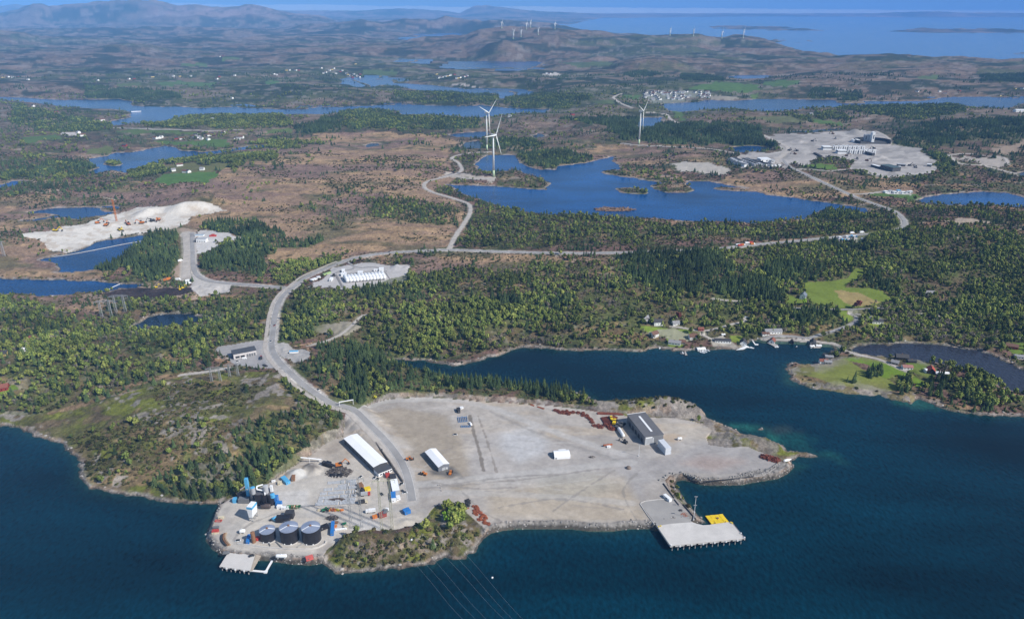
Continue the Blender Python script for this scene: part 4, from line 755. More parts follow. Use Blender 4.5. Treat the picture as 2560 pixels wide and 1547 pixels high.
def leaf_mat(name, c1, c2, c3):
    m, t, b = nmat(name); N, L = t.nodes, t.links
    oi = N.new('ShaderNodeObjectInfo'); cr = N.new('ShaderNodeValToRGB'); e = cr.color_ramp.elements
    e[0].color = c1+(1,); e[0].position = 0; e[1].color = c3+(1,); e[1].position = 1; k = cr.color_ramp.elements.new(.5); k.color = c2+(1,)
    L.new(oi.outputs['Random'], cr.inputs[0]); g = N.new('ShaderNodeNewGeometry'); n = N.new('ShaderNodeTexNoise'); n.inputs['Scale'].default_value = .014; n.inputs['Detail'].default_value = 4; L.new(g.outputs['Position'], n.inputs['Vector'])
    r = N.new('ShaderNodeMapRange'); r.inputs[1].default_value = .35; r.inputs[2].default_value = .65; r.inputs[3].default_value = .62; r.inputs[4].default_value = 1.4; L.new(n.outputs[0], r.inputs[0])
    n2 = N.new('ShaderNodeTexNoise'); n2.inputs['Scale'].default_value = .9; L.new(g.outputs['Position'], n2.inputs['Vector']); r2 = N.new('ShaderNodeMapRange'); r2.inputs[1].default_value = .35; r2.inputs[2].default_value = .65; r2.inputs[3].default_value = .7; r2.inputs[4].default_value = 1.3; L.new(n2.outputs[0], r2.inputs[0])
    m1 = N.new('ShaderNodeMath'); m1.operation = 'MULTIPLY'; L.new(r.outputs[0], m1.inputs[0]); L.new(r2.outputs[0], m1.inputs[1])
    mu = N.new('ShaderNodeVectorMath'); mu.operation = 'SCALE'; L.new(cr.outputs[0], mu.inputs[0]); L.new(m1.outputs[0], mu.inputs['Scale']); L.new(mu.outputs[0], b.inputs['Base Color'])
    b.inputs['Roughness'].default_value = .85; b.inputs['Specular IOR Level'].default_value = .15; return m
M_CON = leaf_mat('conifer_needles', (.042,.068,.028), (.060,.092,.035), (.086,.120,.044)); M_BRO = leaf_mat('spring_leaves', (.105,.142,.036), (.165,.205,.046), (.235,.255,.064))
M_BARE = leaf_mat('bare_twigs', (.16,.13,.105), (.21,.18,.15), (.15,.15,.09)); M_SHR = leaf_mat('heather_leaves', (.060,.072,.026), (.110,.115,.036), (.125,.092,.05))
M_TRUNK = mat('bark', (.10,.075,.055), .9); M_BIRCH = mat('birch_bark', (.30,.27,.24), .9)
def two_mat_mesh(name, A_, Bm, ma, mb):
    V = list(A_[0]); n = len(V); V += Bm[0]; Fc = [tuple(f) for f in A_[1]]+[tuple(i+n for i in f) for f in Bm[1]]
    me = bpy.data.meshes.new(name); me.from_pydata(V, [], Fc); me.materials.append(ma); me.materials.append(mb)
    me.polygons.foreach_set('material_index', [0]*len(A_[1])+[1]*len(Bm[1])); me.update(); return me
def one_mesh(name, A_, m):
    me = bpy.data.meshes.new(name); me.from_pydata(A_[0], [], [tuple(f) for f in A_[1]]); me.materials.append(m); me.update(); return me
KIND = {}
def protos(key, crowns, tr, mc_, mt):
    objs = []
    for c in crowns:
        me = two_mat_mesh(key, c, tr, mc_, mt); objs.append(bpy.data.objects.new(key+'_source', me))
    KIND[key] = dict(objs=objs, crown=[one_mesh(key+'_crown', c, mc_) for c in crowns], trunk=one_mesh(key+'_trunk', tr, mt))
protos('conifer', [conifer_mesh('c', 1), conifer_mesh('c', 2, 6, 8, .26), conifer_mesh('c', 3, 8, 8, .34)], trunk(.022, .85), M_CON, M_TRUNK)
protos('leafy', [leafy_mesh(11), leafy_mesh(12, 130), leafy_mesh(13, 110, .12)], trunk(.028, .55, branches=4), M_BRO, M_TRUNK)
protos('bare', [leafy_mesh(21, 90, .07), leafy_mesh(22, 100, .065)], trunk(.024, .62, branches=6), M_BARE, M_BIRCH)
protos('shrub', [leafy_mesh(31, 26, .30, zc=.35), leafy_mesh(32, 22, .34, zc=.3)], trunk(.03, .3), M_SHR, M_TRUNK)
cellA = (np.gradient(YS)[:,None])*(Yg*1.96/(NC-1))
inframe = (PX > -260) & (PX < 2820) & (PY > -20) & (PY < 1700)
def scatter(D, ymax, thin=1.0):
    lam = D*cellA*thin*inframe*(Yg < ymax); n = RNG.poisson(lam)
    r, c = np.nonzero(n); k = n[r, c]; r = np.repeat(r, k); c = np.repeat(c, k)
    rr = r+RNG.random(len(r)); cc = c+RNG.random(len(c)); y = np.interp(rr, np.arange(NR), YS); x = y*(-.98+1.96*cc/(NC-1))
    z = sample(HZ, x, y); return np.stack([x, y, z], 1)
def gn_forest(name, pts, scl, key, label, cat):
    me = bpy.data.meshes.new(name); me.vertices.add(len(pts)); me.vertices.foreach_set('co', pts.astype(np.float32).ravel())
    a = me.attributes.new('scl', 'FLOAT_VECTOR', 'POINT'); a.data.foreach_set('vector', scl.astype(np.float32).ravel())
    a = me.attributes.new('rot', 'FLOAT_VECTOR', 'POINT'); rv = np.zeros((len(pts), 3), np.float32); rv[:,2] = RNG.random(len(pts))*6.28; rv[:,0] = (RNG.random(len(pts))-.5)*.12; a.data.foreach_set('vector', rv.ravel())
    a = me.attributes.new('idx', 'INT', 'POINT'); a.data.foreach_set('value', RNG.integers(0, len(KIND[key]['objs']), len(pts)).astype(np.int32))
    o = bpy.data.objects.new(name, me); sc.collection.objects.link(o); o['kind'] = 'stuff'; o['label'] = label; o['category'] = cat
    ng = bpy.data.node_groups.new(name, 'GeometryNodeTree'); ng.interface.new_socket('Geometry', in_out='INPUT', socket_type='NodeSocketGeometry'); ng.interface.new_socket('Geometry', in_out='OUTPUT', socket_type='NodeSocketGeometry')
    N, L = ng.nodes, ng.links; gi = N.new('NodeGroupInput'); go = N.new('NodeGroupOutput'); ip = N.new('GeometryNodeInstanceOnPoints'); jn = N.new('GeometryNodeJoinGeometry')
    for ob in KIND[key]['objs']:
        oi = N.new('GeometryNodeObjectInfo'); oi.inputs['Object'].default_value = ob; oi.inputs['As Instance'].default_value = True; L.new(oi.outputs['Geometry'], jn.inputs[0])
    L.new(gi.outputs[0], ip.inputs['Points']); L.new(jn.outputs[0], ip.inputs['Instance']); ip.inputs['Pick Instance'].default_value = True
    def att(nm, ty):
        n = N.new('GeometryNodeInputNamedAttribute'); n.data_type = ty; n.inputs[0].default_value = nm; return n.outputs[0]
    L.new(att('scl', 'FLOAT_VECTOR'), ip.inputs['Scale']); L.new(att('rot', 'FLOAT_VECTOR'), ip.inputs['Rotation']); L.new(att('idx', 'INT'), ip.inputs['Instance Index'])
    L.new(ip.outputs[0], go.inputs[0]); md = o.modifiers.new('plants', 'NODES'); md.node_group = ng; return o
def tree_scale(pts, h0, h1, wide=1.0):
    n = len(pts); h = h0+(h1-h0)*RNG.random(n)**1.2; h *= np.where(pts[:,1] > 1600, 1.15, 1)*.62+.38*(.6+.8*fbm(pts[:,0], pts[:,1], 60, 2, 701))
    w_ = h*(.85+.3*RNG.random(n))*wide*np.where(pts[:,1] > 1800, 1.25, 1); return np.stack([w_, w_, h], 1)
def split_near(pts, scl, n):
    u, v = project(pts[:,0], pts[:,1], pts[:,2]); vis = (u > 0) & (u < 2560) & (v > 0) & (v < 1547)
    d = np.sqrt((pts**2).sum(1)); key_ = np.where(vis, scl[:,2]/d, 0); o = np.argsort(-key_); return o[:n], o[n:]
def place_of(p):
    u, v = project(np.array([p[0]]), np.array([p[1]]), np.array([p[2]])); u, v = u[0], v[0]
    if v > 1265: return 'on the mossy headland in front of the yard'
    if u < 880 and v > 925: return 'on the wooded headland left of the yard' if v > 1090 else 'on the upper slope of the left headland'
    if u > 1850: return 'on the grassy island or its shore'
    if 960 < u < 1520 and v > 935: return 'on the narrow strip of land behind the yard'
    if u < 700: return 'in the woods left of the main road'
    if u < 960: return 'in the wood where the road meets the yard'
    return 'in the woods above the inlet'
def individual_trees(pts, scl, key, name, descr, cat, group):
    K = KIND[key]
    for i in range(len(pts)):
        e = bpy.data.objects.new(name, None); sc.collection.objects.link(e); e.location = pts[i]; e.scale = scl[i]; e.rotation_euler = (0, 0, RNG.random()*6.28)
        pl = place_of(pts[i]); hh = ['low ', '', 'tall '][int(np.clip((scl[i][2]-5)/2.6, 0, 2))]; e['label'] = hh+descr+' '+pl; e['category'] = cat; e['group'] = hh+group+' '+pl; e.empty_display_size = .1
        for nm, me in (('crown', K['crown'][i % len(K['crown'])]), ('trunk', K['trunk'])):
            c = bpy.data.objects.new(nm, me); sc.collection.objects.link(c); c.parent = e
P1 = scatter(dc, 4600); S1 = tree_scale(P1, 4.5, 13.0, .85); tall_ = 1+.35*sm(.025, .045, sample(dc, P1[:,0], P1[:,1])); S1 = S1*np.stack([tall_**.5, tall_**.5, tall_], 1); P2 = scatter(db, 3600); S2 = tree_scale(P2, 3.0, 9.8, .95); P3 = scatter(dr, 2600); S3 = tree_scale(P3, 4, 8); P4 = scatter(dsx, 2100); S4 = tree_scale(P4, 1.3, 3.0, 1.6)
print('plants', len(P1), len(P2), len(P3), len(P4))
for P_, S_, key, nm, lab, grp_, fn, fl in ((P1, S1, 'conifer', 'conifer_tree', 'dark green conifer', 'conifers', 'conifer_forest', 'dark conifer woods seen as one mass'),
                                 (P2, S2, 'leafy', 'broadleaf_tree', 'light green spring broadleaf tree', 'broadleaf trees', 'broadleaf_forest', 'light green broadleaf woods seen as one mass')):
    ni, fi = split_near(P_, S_, 300)
    individual_trees(P_[ni], S_[ni], key, nm, lab, 'tree', grp_)
    gn_forest(fn, P_[fi], S_[fi], key, fl, 'forest')
gn_forest('bare_thicket', P3, S3, 'bare', 'grey brown leafless thickets between the green trees', 'thicket')
gn_forest('heather_scrub', P4, S4, 'shrub', 'low dark heather and juniper scrub over the heath', 'scrub')

# ------------------------------------------------------------------ the air
def build_haze():
    V = [(x, y, z) for z in (-12, 760) for x, y in ((-62500, -300), (62500, -300), (62500, 62500), (-62500, 62500))]
    Fc = [(0,3,2,1), (4,5,6,7), (0,1,5,4), (1,2,6,5), (2,3,7,6), (3,0,4,7)]
    m = bpy.data.materials.new('haze'); m.use_nodes = True; t = m.node_tree; t.nodes.clear(); o = t.nodes.new('ShaderNodeOutputMaterial'); v = t.nodes.new('ShaderNodeVolumePrincipled')
    v.inputs['Color'].default_value = HAZE_C+(1,); v.inputs['Density'].default_value = HAZE_D; v.inputs['Anisotropy'].default_value = -.25; t.links.new(v.outputs[0], o.inputs['Volume'])
    h = mesh_obj('haze', V, Fc, m); h['kind'] = 'stuff'; return h
HAZE_C = (.20,.49,1.0); HAZE_D = 5.2e-5

# ================================================================== objects
TILES.update({'v':(1600,780,.12175), 'w':(1880,690,.16122), 'l':(760,640,.12175), 'p':(560,1200,.08117), 'q':(1780,320,.24351), 'r':(2180,880,.15422)})
ORD = ['first','second','third','fourth','fifth','sixth','seventh','eighth','ninth','tenth','eleventh','twelfth','thirteenth','fourteenth','fifteenth','sixteenth','seventeenth','eighteenth','nineteenth','twentieth']
def ordn(i):
    if i < 20: return ORD[i]
    n = i+1; return '%d%s' % (n, 'th' if 10 <= n % 100 <= 20 else {1:'st',2:'nd',3:'rd'}.get(n % 10, 'th'))
class MB:
    def __init__(s): s.v = []; s.f = []
    def add(s, V, Fc): n = len(s.v); s.v += V; s.f += [tuple(i+n for i in f) for f in Fc]; return s
    def box(s, x0, x1, y0, y1, z0, z1):
        return s.add([(x0,y0,z0),(x1,y0,z0),(x1,y1,z0),(x0,y1,z0),(x0,y0,z1),(x1,y0,z1),(x1,y1,z1),(x0,y1,z1)], [(0,3,2,1),(4,5,6,7),(0,1,5,4),(1,2,6,5),(2,3,7,6),(3,0,4,7)])
    def prism(s, P, z0, z1):
        A_ = sum(P[i][0]*P[(i+1) % len(P)][1]-P[(i+1) % len(P)][0]*P[i][1] for i in range(len(P)))
        if A_ < 0: P = P[::-1]
        n = len(P); return s.add([(p[0],p[1],z0) for p in P]+[(p[0],p[1],z1) for p in P], [tuple(range(n-1,-1,-1)), tuple(range(n,2*n))]+[(i,(i+1) % n,n+(i+1) % n,n+i) for i in range(n)])
    def tube(s, a, b, r, r2=None, n=8, cap=True):
        a = np.array(a, float); b = np.array(b, float); d = b-a; d /= np.linalg.norm(d)+1e-9; u = np.cross(d, (0,0,1) if abs(d[2]) < .9 else (1,0,0)); u /= np.linalg.norm(u); w_ = np.cross(d, u); r2 = r if r2 is None else r2; V = []
        for p, q in ((a, r), (b, r2)):
            for k in range(n): t = 6.28319*k/n; V.append(tuple(p+q*(math.cos(t)*u+math.sin(t)*w_)))
        Fc = [(k,(k+1) % n,n+(k+1) % n,n+k) for k in range(n)]
        if cap: Fc += [tuple(range(n-1,-1,-1)), tuple(range(n,2*n))]
        return s.add(V, Fc)
    def lathe(s, prof, n=24, c=(0,0)):
        V = []; Fc = []
        for r, z in prof:
            for k in range(n): t = 6.28319*k/n; V.append((c[0]+r*math.cos(t), c[1]+r*math.sin(t), z))
        for l in range(len(prof)-1):
            for k in range(n): Fc.append((l*n+k, l*n+(k+1) % n, (l+1)*n+(k+1) % n, (l+1)*n+k))
        Fc += [tuple(range(n-1,-1,-1)), tuple(range((len(prof)-1)*n, len(prof)*n))]; return s.add(V, Fc)
    def gable(s, x0, x1, y0, y1, z, rise, ax='y', ov=.4, th=.25):
        """pitched roof slab, ridge along ax"""
        for sg in (0, 1):
            if ax == 'y':
                xm = (x0+x1)/2; e = (x0-ov, z-rise*ov/((x1-x0)/2)) if sg == 0 else (x1+ov, z-rise*ov/((x1-x0)/2)); V = [(e[0],y0-ov,e[1]),(xm,y0-ov,z+rise),(xm,y1+ov,z+rise),(e[0],y1+ov,e[1])]
            else:
                ym = (y0+y1)/2; e = (y0-ov, z-rise*ov/((y1-y0)/2)) if sg == 0 else (y1+ov, z-rise*ov/((y1-y0)/2)); V = [(x0-ov,e[0],e[1]),(x1+ov,e[0],e[1]),(x1+ov,ym,z+rise),(x0-ov,ym,z+rise)]
            V = V+[(p[0],p[1],p[2]+th) for p in V]; s.add(V, [(3,2,1,0),(4,5,6,7),(0,1,5,4),(1,2,6,5),(2,3,7,6),(3,0,4,7)])
        return s
    def gwall(s, x0, x1, y0, y1, z0, z, rise, ax='y'):
        s.box(x0,x1,y0,y1,z0,z)
        if ax == 'y':
            xm = (x0+x1)/2; V = [(x0,y0,z),(x1,y0,z),(xm,y0,z+rise),(x0,y1,z),(x1,y1,z),(xm,y1,z+rise)]
        else:
            ym = (y0+y1)/2; V = [(x0,y0,z),(x0,y1,z),(x0,ym,z+rise),(x1,y0,z),(x1,y1,z),(x1,ym,z+rise)]
        return s.add(V, [(0,1,2),(3,5,4),(0,3,4,1),(1,4,5,2),(2,5,3,0)])
    def build(s, name, m, parent=None, smooth=False): return mesh_obj(name, s.v, s.f, m, parent, smooth)
def thing(name, label, cat, loc=(0,0,0), rz=0.0, group=None):
    o = bpy.data.objects.new(name, None); sc.collection.objects.link(o); o.location = loc; o.rotation_euler = (0,0,rz); o['label'] = label; o['category'] = cat
    if group: o['group'] = group
    return o
def tag(o, label, cat, group=None):
    o['label'] = label; o['category'] = cat
    if group: o['group'] = group
    return o
def dup(root, loc, rz, label, scale=None, swap=None):
    r = root.copy(); sc.collection.objects.link(r); r.location = loc; r.rotation_euler = (0,0,rz); r['label'] = label
    if scale is not None: r.scale = scale
    for ch in list(root.children):
        c = ch.copy(); sc.collection.objects.link(c); c.parent = r
        if swap and ch.name.split('.')[0] in swap: c.data = swap[ch.name.split('.')[0]]
        for g in list(ch.children):
            d = g.copy(); sc.collection.objects.link(d); d.parent = c
    return r
def w5(t, p, z=YZ): return at_z(px(t, p), z)
def ang(a, b): return math.atan2(b[1]-a[1], b[0]-a[0])
# colours
WHITE = mat('white_sheet', (.84,.85,.86), .45, var=.05, scale=.2); WHT2 = mat('white_ribbed_sheet', (.90,.91,.93), .35, var=.03, scale=.1); LGREY = mat('light_grey_sheet', (.45,.46,.48), .5, var=.06, stripe=.6); GREY = mat('grey_sheet', (.17,.175,.185), .5, var=.08, stripe=.5)
DGREY = mat('dark_grey_sheet', (.085,.087,.095), .5, var=.1, stripe=.5); BLACK = mat('black_steel', (.022,.021,.026), .45, var=.25, scale=.3); CHAR = mat('charcoal', (.045,.045,.05), .7); BLUE = mat('blue_paint', (.035,.19,.52), .4, var=.1); SKYB = mat('light_blue_paint', (.10,.40,.68), .4, var=.08)
RED = mat('red_paint', (.48,.06,.045), .5, var=.15); ORNG = mat('orange_paint', (.62,.20,.04), .5, var=.15); YELL = mat('yellow_paint', (.78,.56,.02), .5, var=.12, scale=.5); GREEN = mat('green_paint', (.04,.22,.10), .5); RUST = mat('rusty_steel', (.19,.055,.032), .85, var=.4, scale=.6); RUST2 = mat('bright_rust', (.33,.10,.045), .85, var=.35, scale=.8)
CONC = mat('concrete', (.58,.555,.53), .85, var=.10, scale=.12); CONC2 = mat('worn_concrete', (.40,.375,.355), .9, var=.14, scale=.15); STEEL = mat('galvanised_steel', (.42,.43,.44), .4, .5, var=.1); ROOFM = mat('tank_roof_steel', (.32,.37,.49), .42, .25, var=.06); GLASS = mat('dark_glass', (.02,.025,.03), .1, spec=.8); RUBB = mat('tyre_rubber', (.02,.02,.02), .9)
TILE_R = mat('red_roof_tiles', (.24,.085,.06), .8, var=.15, scale=1.2); TILE_D = mat('dark_roof_tiles', (.055,.055,.06), .75, var=.2, scale=1.2); TILE_G = mat('grey_roof_tiles', (.27,.27,.28), .75, var=.15, scale=1.2); TILE_B = mat('brown_roof_tiles', (.16,.085,.06), .8, var=.15, scale=1.2)
WOODW = mat('white_boards', (.82,.82,.80), .7, var=.06); WOODR = mat('red_boards', (.30,.045,.035), .75, var=.12); WOODB = mat('dark_boards', (.035,.032,.03), .8, var=.2); WOODY = mat('yellow_boards', (.60,.46,.16), .75); WOODG = mat('weathered_boards', (.28,.26,.24), .85, var=.2); TIMB = mat('timber', (.36,.25,.16), .85, var=.25, scale=1.0); STONE = mat('grey_stone', (.30,.285,.27), .9, var=.35, scale=.8, bump=.5)
TOWC = mat('turbine_white', (.72,.74,.73), .45, var=.03); TOWG = mat('turbine_green_foot', (.50,.62,.40), .5, var=.05); BROWN = mat('brown_steel', (.25,.13,.07), .7, var=.2); CREAM = mat('cream_paint', (.62,.55,.40), .6); SCRAP = mat('scrap_metal', (.10,.085,.08), .8, .2, var=.5, scale=1.0); LGRN = mat('pale_green_paint', (.35,.48,.20), .5)

# ---------------- wind turbines
def rotor(R_):
    mb = MB(); n = 10
    pr = [(0,.022),(.05,.022),(.14,.034),(.3,.028),(.6,.017),(.9,.009),(1,.003)]; V = []; Fc = []
    for f, c in pr:
        c *= R_*1.15; z = f*R_
        V += [(-c*.35, -.012*R_*(1-f)-.15, z),(c*.65, 0, z),(-c*.35, .012*R_*(1-f)+.15, z)]
    for i in range(len(pr)-1):
        for k in range(3): Fc.append((i*3+k, i*3+(k+1) % 3, (i+1)*3+(k+1) % 3, (i+1)*3+k))
    mb.add(V, Fc+[(2,1,0)]); return mb
def turbine(x, y, z, hub, R_, yaw, a0, label, fat=1.0):
    t = thing('wind_turbine', label, 'wind turbine', (x, y, z-.5), yaw, 'wind turbines on the hills and by the lake')
    rb, rt = 2.5*fat, 1.4*fat; h1 = hub*.16; r1 = rb+(rt-rb)*.16
    MB().tube((0,0,0), (0,0,h1), rb, r1, 16).build('tower_foot', TOWG, t, True); MB().tube((0,0,h1), (0,0,hub-1.5), r1, rt, 16).build('tower', TOWC, t, True)
    MB().box(-2*fat,2*fat,-6,6,-1.8,2.2).build('nacelle', TOWC, t).location = (0,-0.5,hub)
    hb = MB().lathe([(.2,0),(1.4,.6),(2.1,2.2),(2.1,4)], 12).build('hub', TOWC, t); hb.location = (0,-10,hub); hb.rotation_euler = (R(-90),0,0)
    for k in range(3):
        b = rotor(R_).build('blade', TOWC, t, False); b.location = (0,-8,hub); b.rotation_euler = (0, R(a0+120*k), 0)
        if fat > 1: b.scale = (fat*1.3, fat, 1)
for (b_, hb_, yaw, a0, lab) in [((1100,1265),(1112,965),62,33,'nearest white wind turbine, standing on the lake headland with a green foot'), ((1052,1078),(1066,808),62,54,'white wind turbine behind the nearest one, at the end of the gravel track'), ((2140,1035),(2170,795),62,55,'white wind turbine beside the dark conifer wood and small blue lake')]:
    g = gnd('B', b_); hub = z_at_y(px('B', hb_), g[1])-g[2]; turbine(g[0], g[1], g[2], hub, hub*.56, R(yaw), a0, lab, 1.15)
FT = [('B',(1158,205),(1158,160),'leftmost small turbine on the far hill crest'),('B',(1240,282),(1243,222),'front left turbine on the rocky far hill'),('B',(1295,268),(1298,215),'far hill turbine just right of the front left one'),('B',(1335,213),(1337,165),'left one of the close pair on the far hill crest'),('B',(1363,200),(1363,162),'right one of the close pair on the far hill crest'),('B',(1418,252),(1421,205),'far hill turbine right of the close pair'),('B',(1538,212),(1540,172),'far turbine standing alone at the right end of the hill crest group'),
      ('B',(2362,258),(2366,222),'leftmost of the four far turbines against the sea'),('C',(95,262),(101,210),'second of the four far turbines against the sea'),('C',(298,278),(303,225),'third of the four far turbines against the sea'),('C',(453,265),(459,215),'rightmost of the four far turbines against the sea')]
for i, (t_, b_, hb_, lab) in enumerate(FT):
    g = ground(px(t_, b_)); 
    if g[1] > 8000 or g[1] < 5500:
        a, b, c = ray(*px(t_, b_)); g = (a/b*7600, 7600.0, hz(a/b*7600, 7600))
    hub = max(60, z_at_y(px(t_, hb_), g[1])-g[2]); hub = min(hub, 190); turbine(g[0], g[1], g[2], hub, hub*.62, R(55+10*(i % 3)), 20+37*i, 'white '+lab, 2.2)

# ---------------- big black tanks
def storage_tank(c, wpx, base, label):
    R0 = w5('1', (c[0]-wpx/2, c[1]), YZ+11); R1 = w5('1', (c[0]+wpx/2, c[1]), YZ+11)
    yb_ = w5('1', base)[1]; 
    rad = (R1[0]-R0[0])/2; cen = ((R0[0]+R1[0])/2, (R0[1]+R1[1])/2); H_ = z_at_y(px('1', c), yb_+rad)-YZ
    rad = (w5('1',(c[0]+wpx/2,c[1]),YZ+H_)[0]-w5('1',(c[0]-wpx/2,c[1]),YZ+H_)[0])/2; cen = w5('1', c, YZ+H_)
    t = thing('storage_tank', label, 'storage tank', (cen[0], cen[1], YZ), 0, 'big black storage tanks with grey roofs')
    MB().lathe([(rad+.5,0),(rad+.5,.35)], 40).build('base_ring', CONC, t)
    MB().lathe([(rad,.35),(rad,H_)], 48).build('shell', BLACK, t, False)
    rf = MB().lathe([(rad+.12,H_-.1),(rad+.12,H_+.1),(rad*.5,H_+.75),(.4,H_+1.3)], 48).build('roof', ROOFM, t)
    rb = MB()
    for k in range(24): a = k*6.2832/24; rb.tube((.9*math.cos(a), .9*math.sin(a), H_+1.28), (rad*math.cos(a), rad*math.sin(a), H_+.16), .06, n=4)
    rb.build('roof_seam', mat('seam', (.26,.31,.42), .5), rf)
    for a in (R(4), R(218)):
        wk_ = MB(); ca, sa = math.cos(a), math.sin(a); wk_.add([(ca*1-sa*.45, sa*1+ca*.45, H_+1.5),(ca*1+sa*.45, sa*1-ca*.45, H_+1.5),(ca*rad+sa*.45, sa*rad-ca*.45, H_+.4),(ca*rad-sa*.45, sa*rad+ca*.45, H_+.4)], [(0,1,2,3)])
        wk_.build('roof_walkway', WHITE, rf)
    MB().tube((0,0,H_+1.2), (0,0,H_+2.1), .9, .7, 10).build('vent', BROWN, rf)
    rl = MB()
    for k in range(40):
        a, a2 = k*6.2832/40, (k+1)*6.2832/40; p = (rad*math.cos(a), rad*math.sin(a)); q = (rad*math.cos(a2), rad*math.sin(a2)); rl.tube((*p,H_+.1),(*p,H_+1.1),.04,n=3,cap=False); rl.tube((*p,H_+1.1),(*q,H_+1.1),.04,n=3,cap=False)
    rl.build('railing', STEEL, t)
    for a in (-1.2, -1.9): MB().box(-.45,.45,-.3,.3,.3,1.2).build('manhole', WHITE, t).location = (rad*math.cos(a)*1.02, rad*math.sin(a)*1.02, 0)
    return cen, rad, H_
storage_tank((960,820), 222, (965,1020), 'smallest black tank with grey cone roof, left of the two bigger tanks')
storage_tank((1268,782), 266, (1255,1045), 'big black tank with grey cone roof in the middle of the three')
storage_tank((1582,782), 270, (1590,1050), 'big black tank with grey cone roof, rightmost of the three')
def polywall(name, P, h, wd, m, label, cat, t='1', z=YZ, group=None):
    W = [at_z(px(t, p), z) for p in P]; mb = MB()
    for a, b in zip(W[:-1], W[1:]):
        d = np.array(b)-np.array(a); L_ = np.linalg.norm(d[:2])+1e-9; n = np.array((-d[1], d[0]))/L_*wd/2; e = d[:2]/L_*wd*.3
        mb.prism([(a[0]+n[0]-e[0], a[1]+n[1]-e[1]),(a[0]-n[0]-e[0], a[1]-n[1]-e[1]),(b[0]-n[0]+e[0], b[1]-n[1]+e[1]),(b[0]+n[0]+e[0], b[1]+n[1]+e[1])], z-.3, z+h)
    return tag(mb.build(name, m), label, cat, group)
polywall('retaining_wall', [(540,1030),(630,1040),(800,1062),(1000,1085),(1250,1105),(1500,1110),(1600,1100),(1700,1078),(1790,1030),(1805,990)], 1.2, .5, CONC, 'low curved concrete wall round the foot of the black tanks', 'wall')
# pipes between the tanks
mb = MB(); 
for a, b in [((1090,1000),(1180,1090)),((1400,1000),(1490,1020)),((1395,1080),(1490,1020)),((985,1010),(1010,1060))]: mb.tube((*w5('1', a)[:2],YZ+.8),(*w5('1', b)[:2],YZ+.8),.35)
tag(mb.build('tank_pipes', STEEL), 'grey pipes lying at the foot of the black tanks', 'pipes')

# ---------------- generic buildings from eave corners
def frame_from(t, A_, B_, C_, base):
    g = w5(t, base); h = z_at_y(px(t, A_), g[1])-YZ; a, b, c = (np.array(w5(t, q, YZ+h)[:2]) for q in (A_, B_, C_))
    v = c-a; d = float(np.linalg.norm(v)); v /= d; u = np.array((v[1], -v[0])); w_ = float((b-a)@u)     # square up on the long side
    return a, math.atan2(u[1], u[0]), w_, d, h
def doors_row(t, xs, w_, h_, m, name='door', y=-.06):
    for x in xs: MB().box(x-w_/2, x+w_/2, y-.06, y+.05, .1, h_).build(name, m, t)
a, rz, W_, D_, H_ = frame_from('4', (320,1130), (487,1095), (130,910), (320,1198)); print('hall2', W_, D_, H_)
t = thing('gable_hall', 'white roofed grey gable hall standing alone on the gravel yard', 'hall', (a[0], a[1], YZ), rz)
MB().gwall(0,W_,0,D_,0,H_,1.6).build('wall', mat('grey_blue_sheet', (.20,.21,.24), .5, stripe=.6), t); MB().gable(0,W_,0,D_,H_,1.6,'y',.3,.2).build('roof', WHT2, t)
d = MB().box(W_*.32,W_*.66,-.12,.06,0,H_*.62).build('door', LGREY, t); MB().box(W_*.74,W_*.82,-.12,.06,0,2.2).build('side_door', WHITE, t); MB().box(W_*.3,W_*.68,-.15,-.02,H_*.63,H_*.67).build('door_lintel', DGREY, t)
for k in range(4): MB().box(-.12,.05,D_*(.15+.22*k),D_*(.15+.22*k)+1.4,H_*.55,H_*.75).build('window', GLASS, t)
a, rz, W_, D_, H_ = frame_from('2', (880,612), (1108,570), (458,205), (884,690)); print('white hall', W_, D_, H_)
t = thing('warehouse', 'long white roofed warehouse beside the curving road', 'warehouse', (a[0], a[1], YZ), rz); HW = H_
MB().gwall(0,W_,0,D_,0,H_,.9).build('wall', DGREY, t); MB().gable(0,W_,0,D_,H_,.9,'y',.4,.25).build('roof', WHT2, t)
for k in range(7): MB().box(-.14,.05,D_*(.06+.13*k),D_*(.06+.13*k)+4.2,.05,H_*.68).build('gate', mat('dull_gate', (.12,.13,.15), .5), t)
an = MB().box(0,W_*1.0,-9.2,-.05,0,3.9).build('annex', WHITE, t); MB().box(-.3,W_+.3,-9.6,-.05,3.9,4.25).build('annex_roof', DGREY, an)
for k in range(5): MB().box(1.5+k*W_/5.4,1.5+k*W_/5.4+1.8,-9.3,-9.15,1.2,2.5).build('window', GLASS, an)
a, rz, W_, D_, H_ = frame_from('5', (1445,757), (1726,735), (1195,440), (1435,873)); print('grey hall', W_, D_, H_)
t = thing('industrial_hall', 'big grey hall with white skylight strip at the foot of the rock ridge', 'hall', (a[0], a[1], YZ), rz)
MB().box(0,W_,0,D_,0,H_).build('wall', mat('mid_grey_sheet', (.21,.215,.23), .5, stripe=.5, var=.05), t)
rf = MB().box(-.3,W_+.3,-.3,D_+.3,H_,H_+.35).build('roof', mat('grey_felt_roof', (.135,.135,.145), .75, var=.08, scale=.2), t)
MB().box(-.32,W_+.32,D_+.3,D_+.55,H_-.5,H_+.7).build('parapet', WHITE, rf); MB().box(W_*.47,W_*.58,D_*.17,D_*.86,H_+.35,H_+.65).build('skylight', WHITE, rf)
MB().box(W_*.06,W_*.46,-.2,.05,0,H_*.74).build('gate', LGREY, t); MB().box(W_*.04,W_*.40,-.45,-.15,H_*.80,H_*.93).build('sign_panel', WHITE, t)
for x0, x1 in ((.045,.065),(.46,.48)): MB().box(W_*x0,W_*x1,-.3,-.05,0,H_*.78).build('gate_post', WHITE, t)
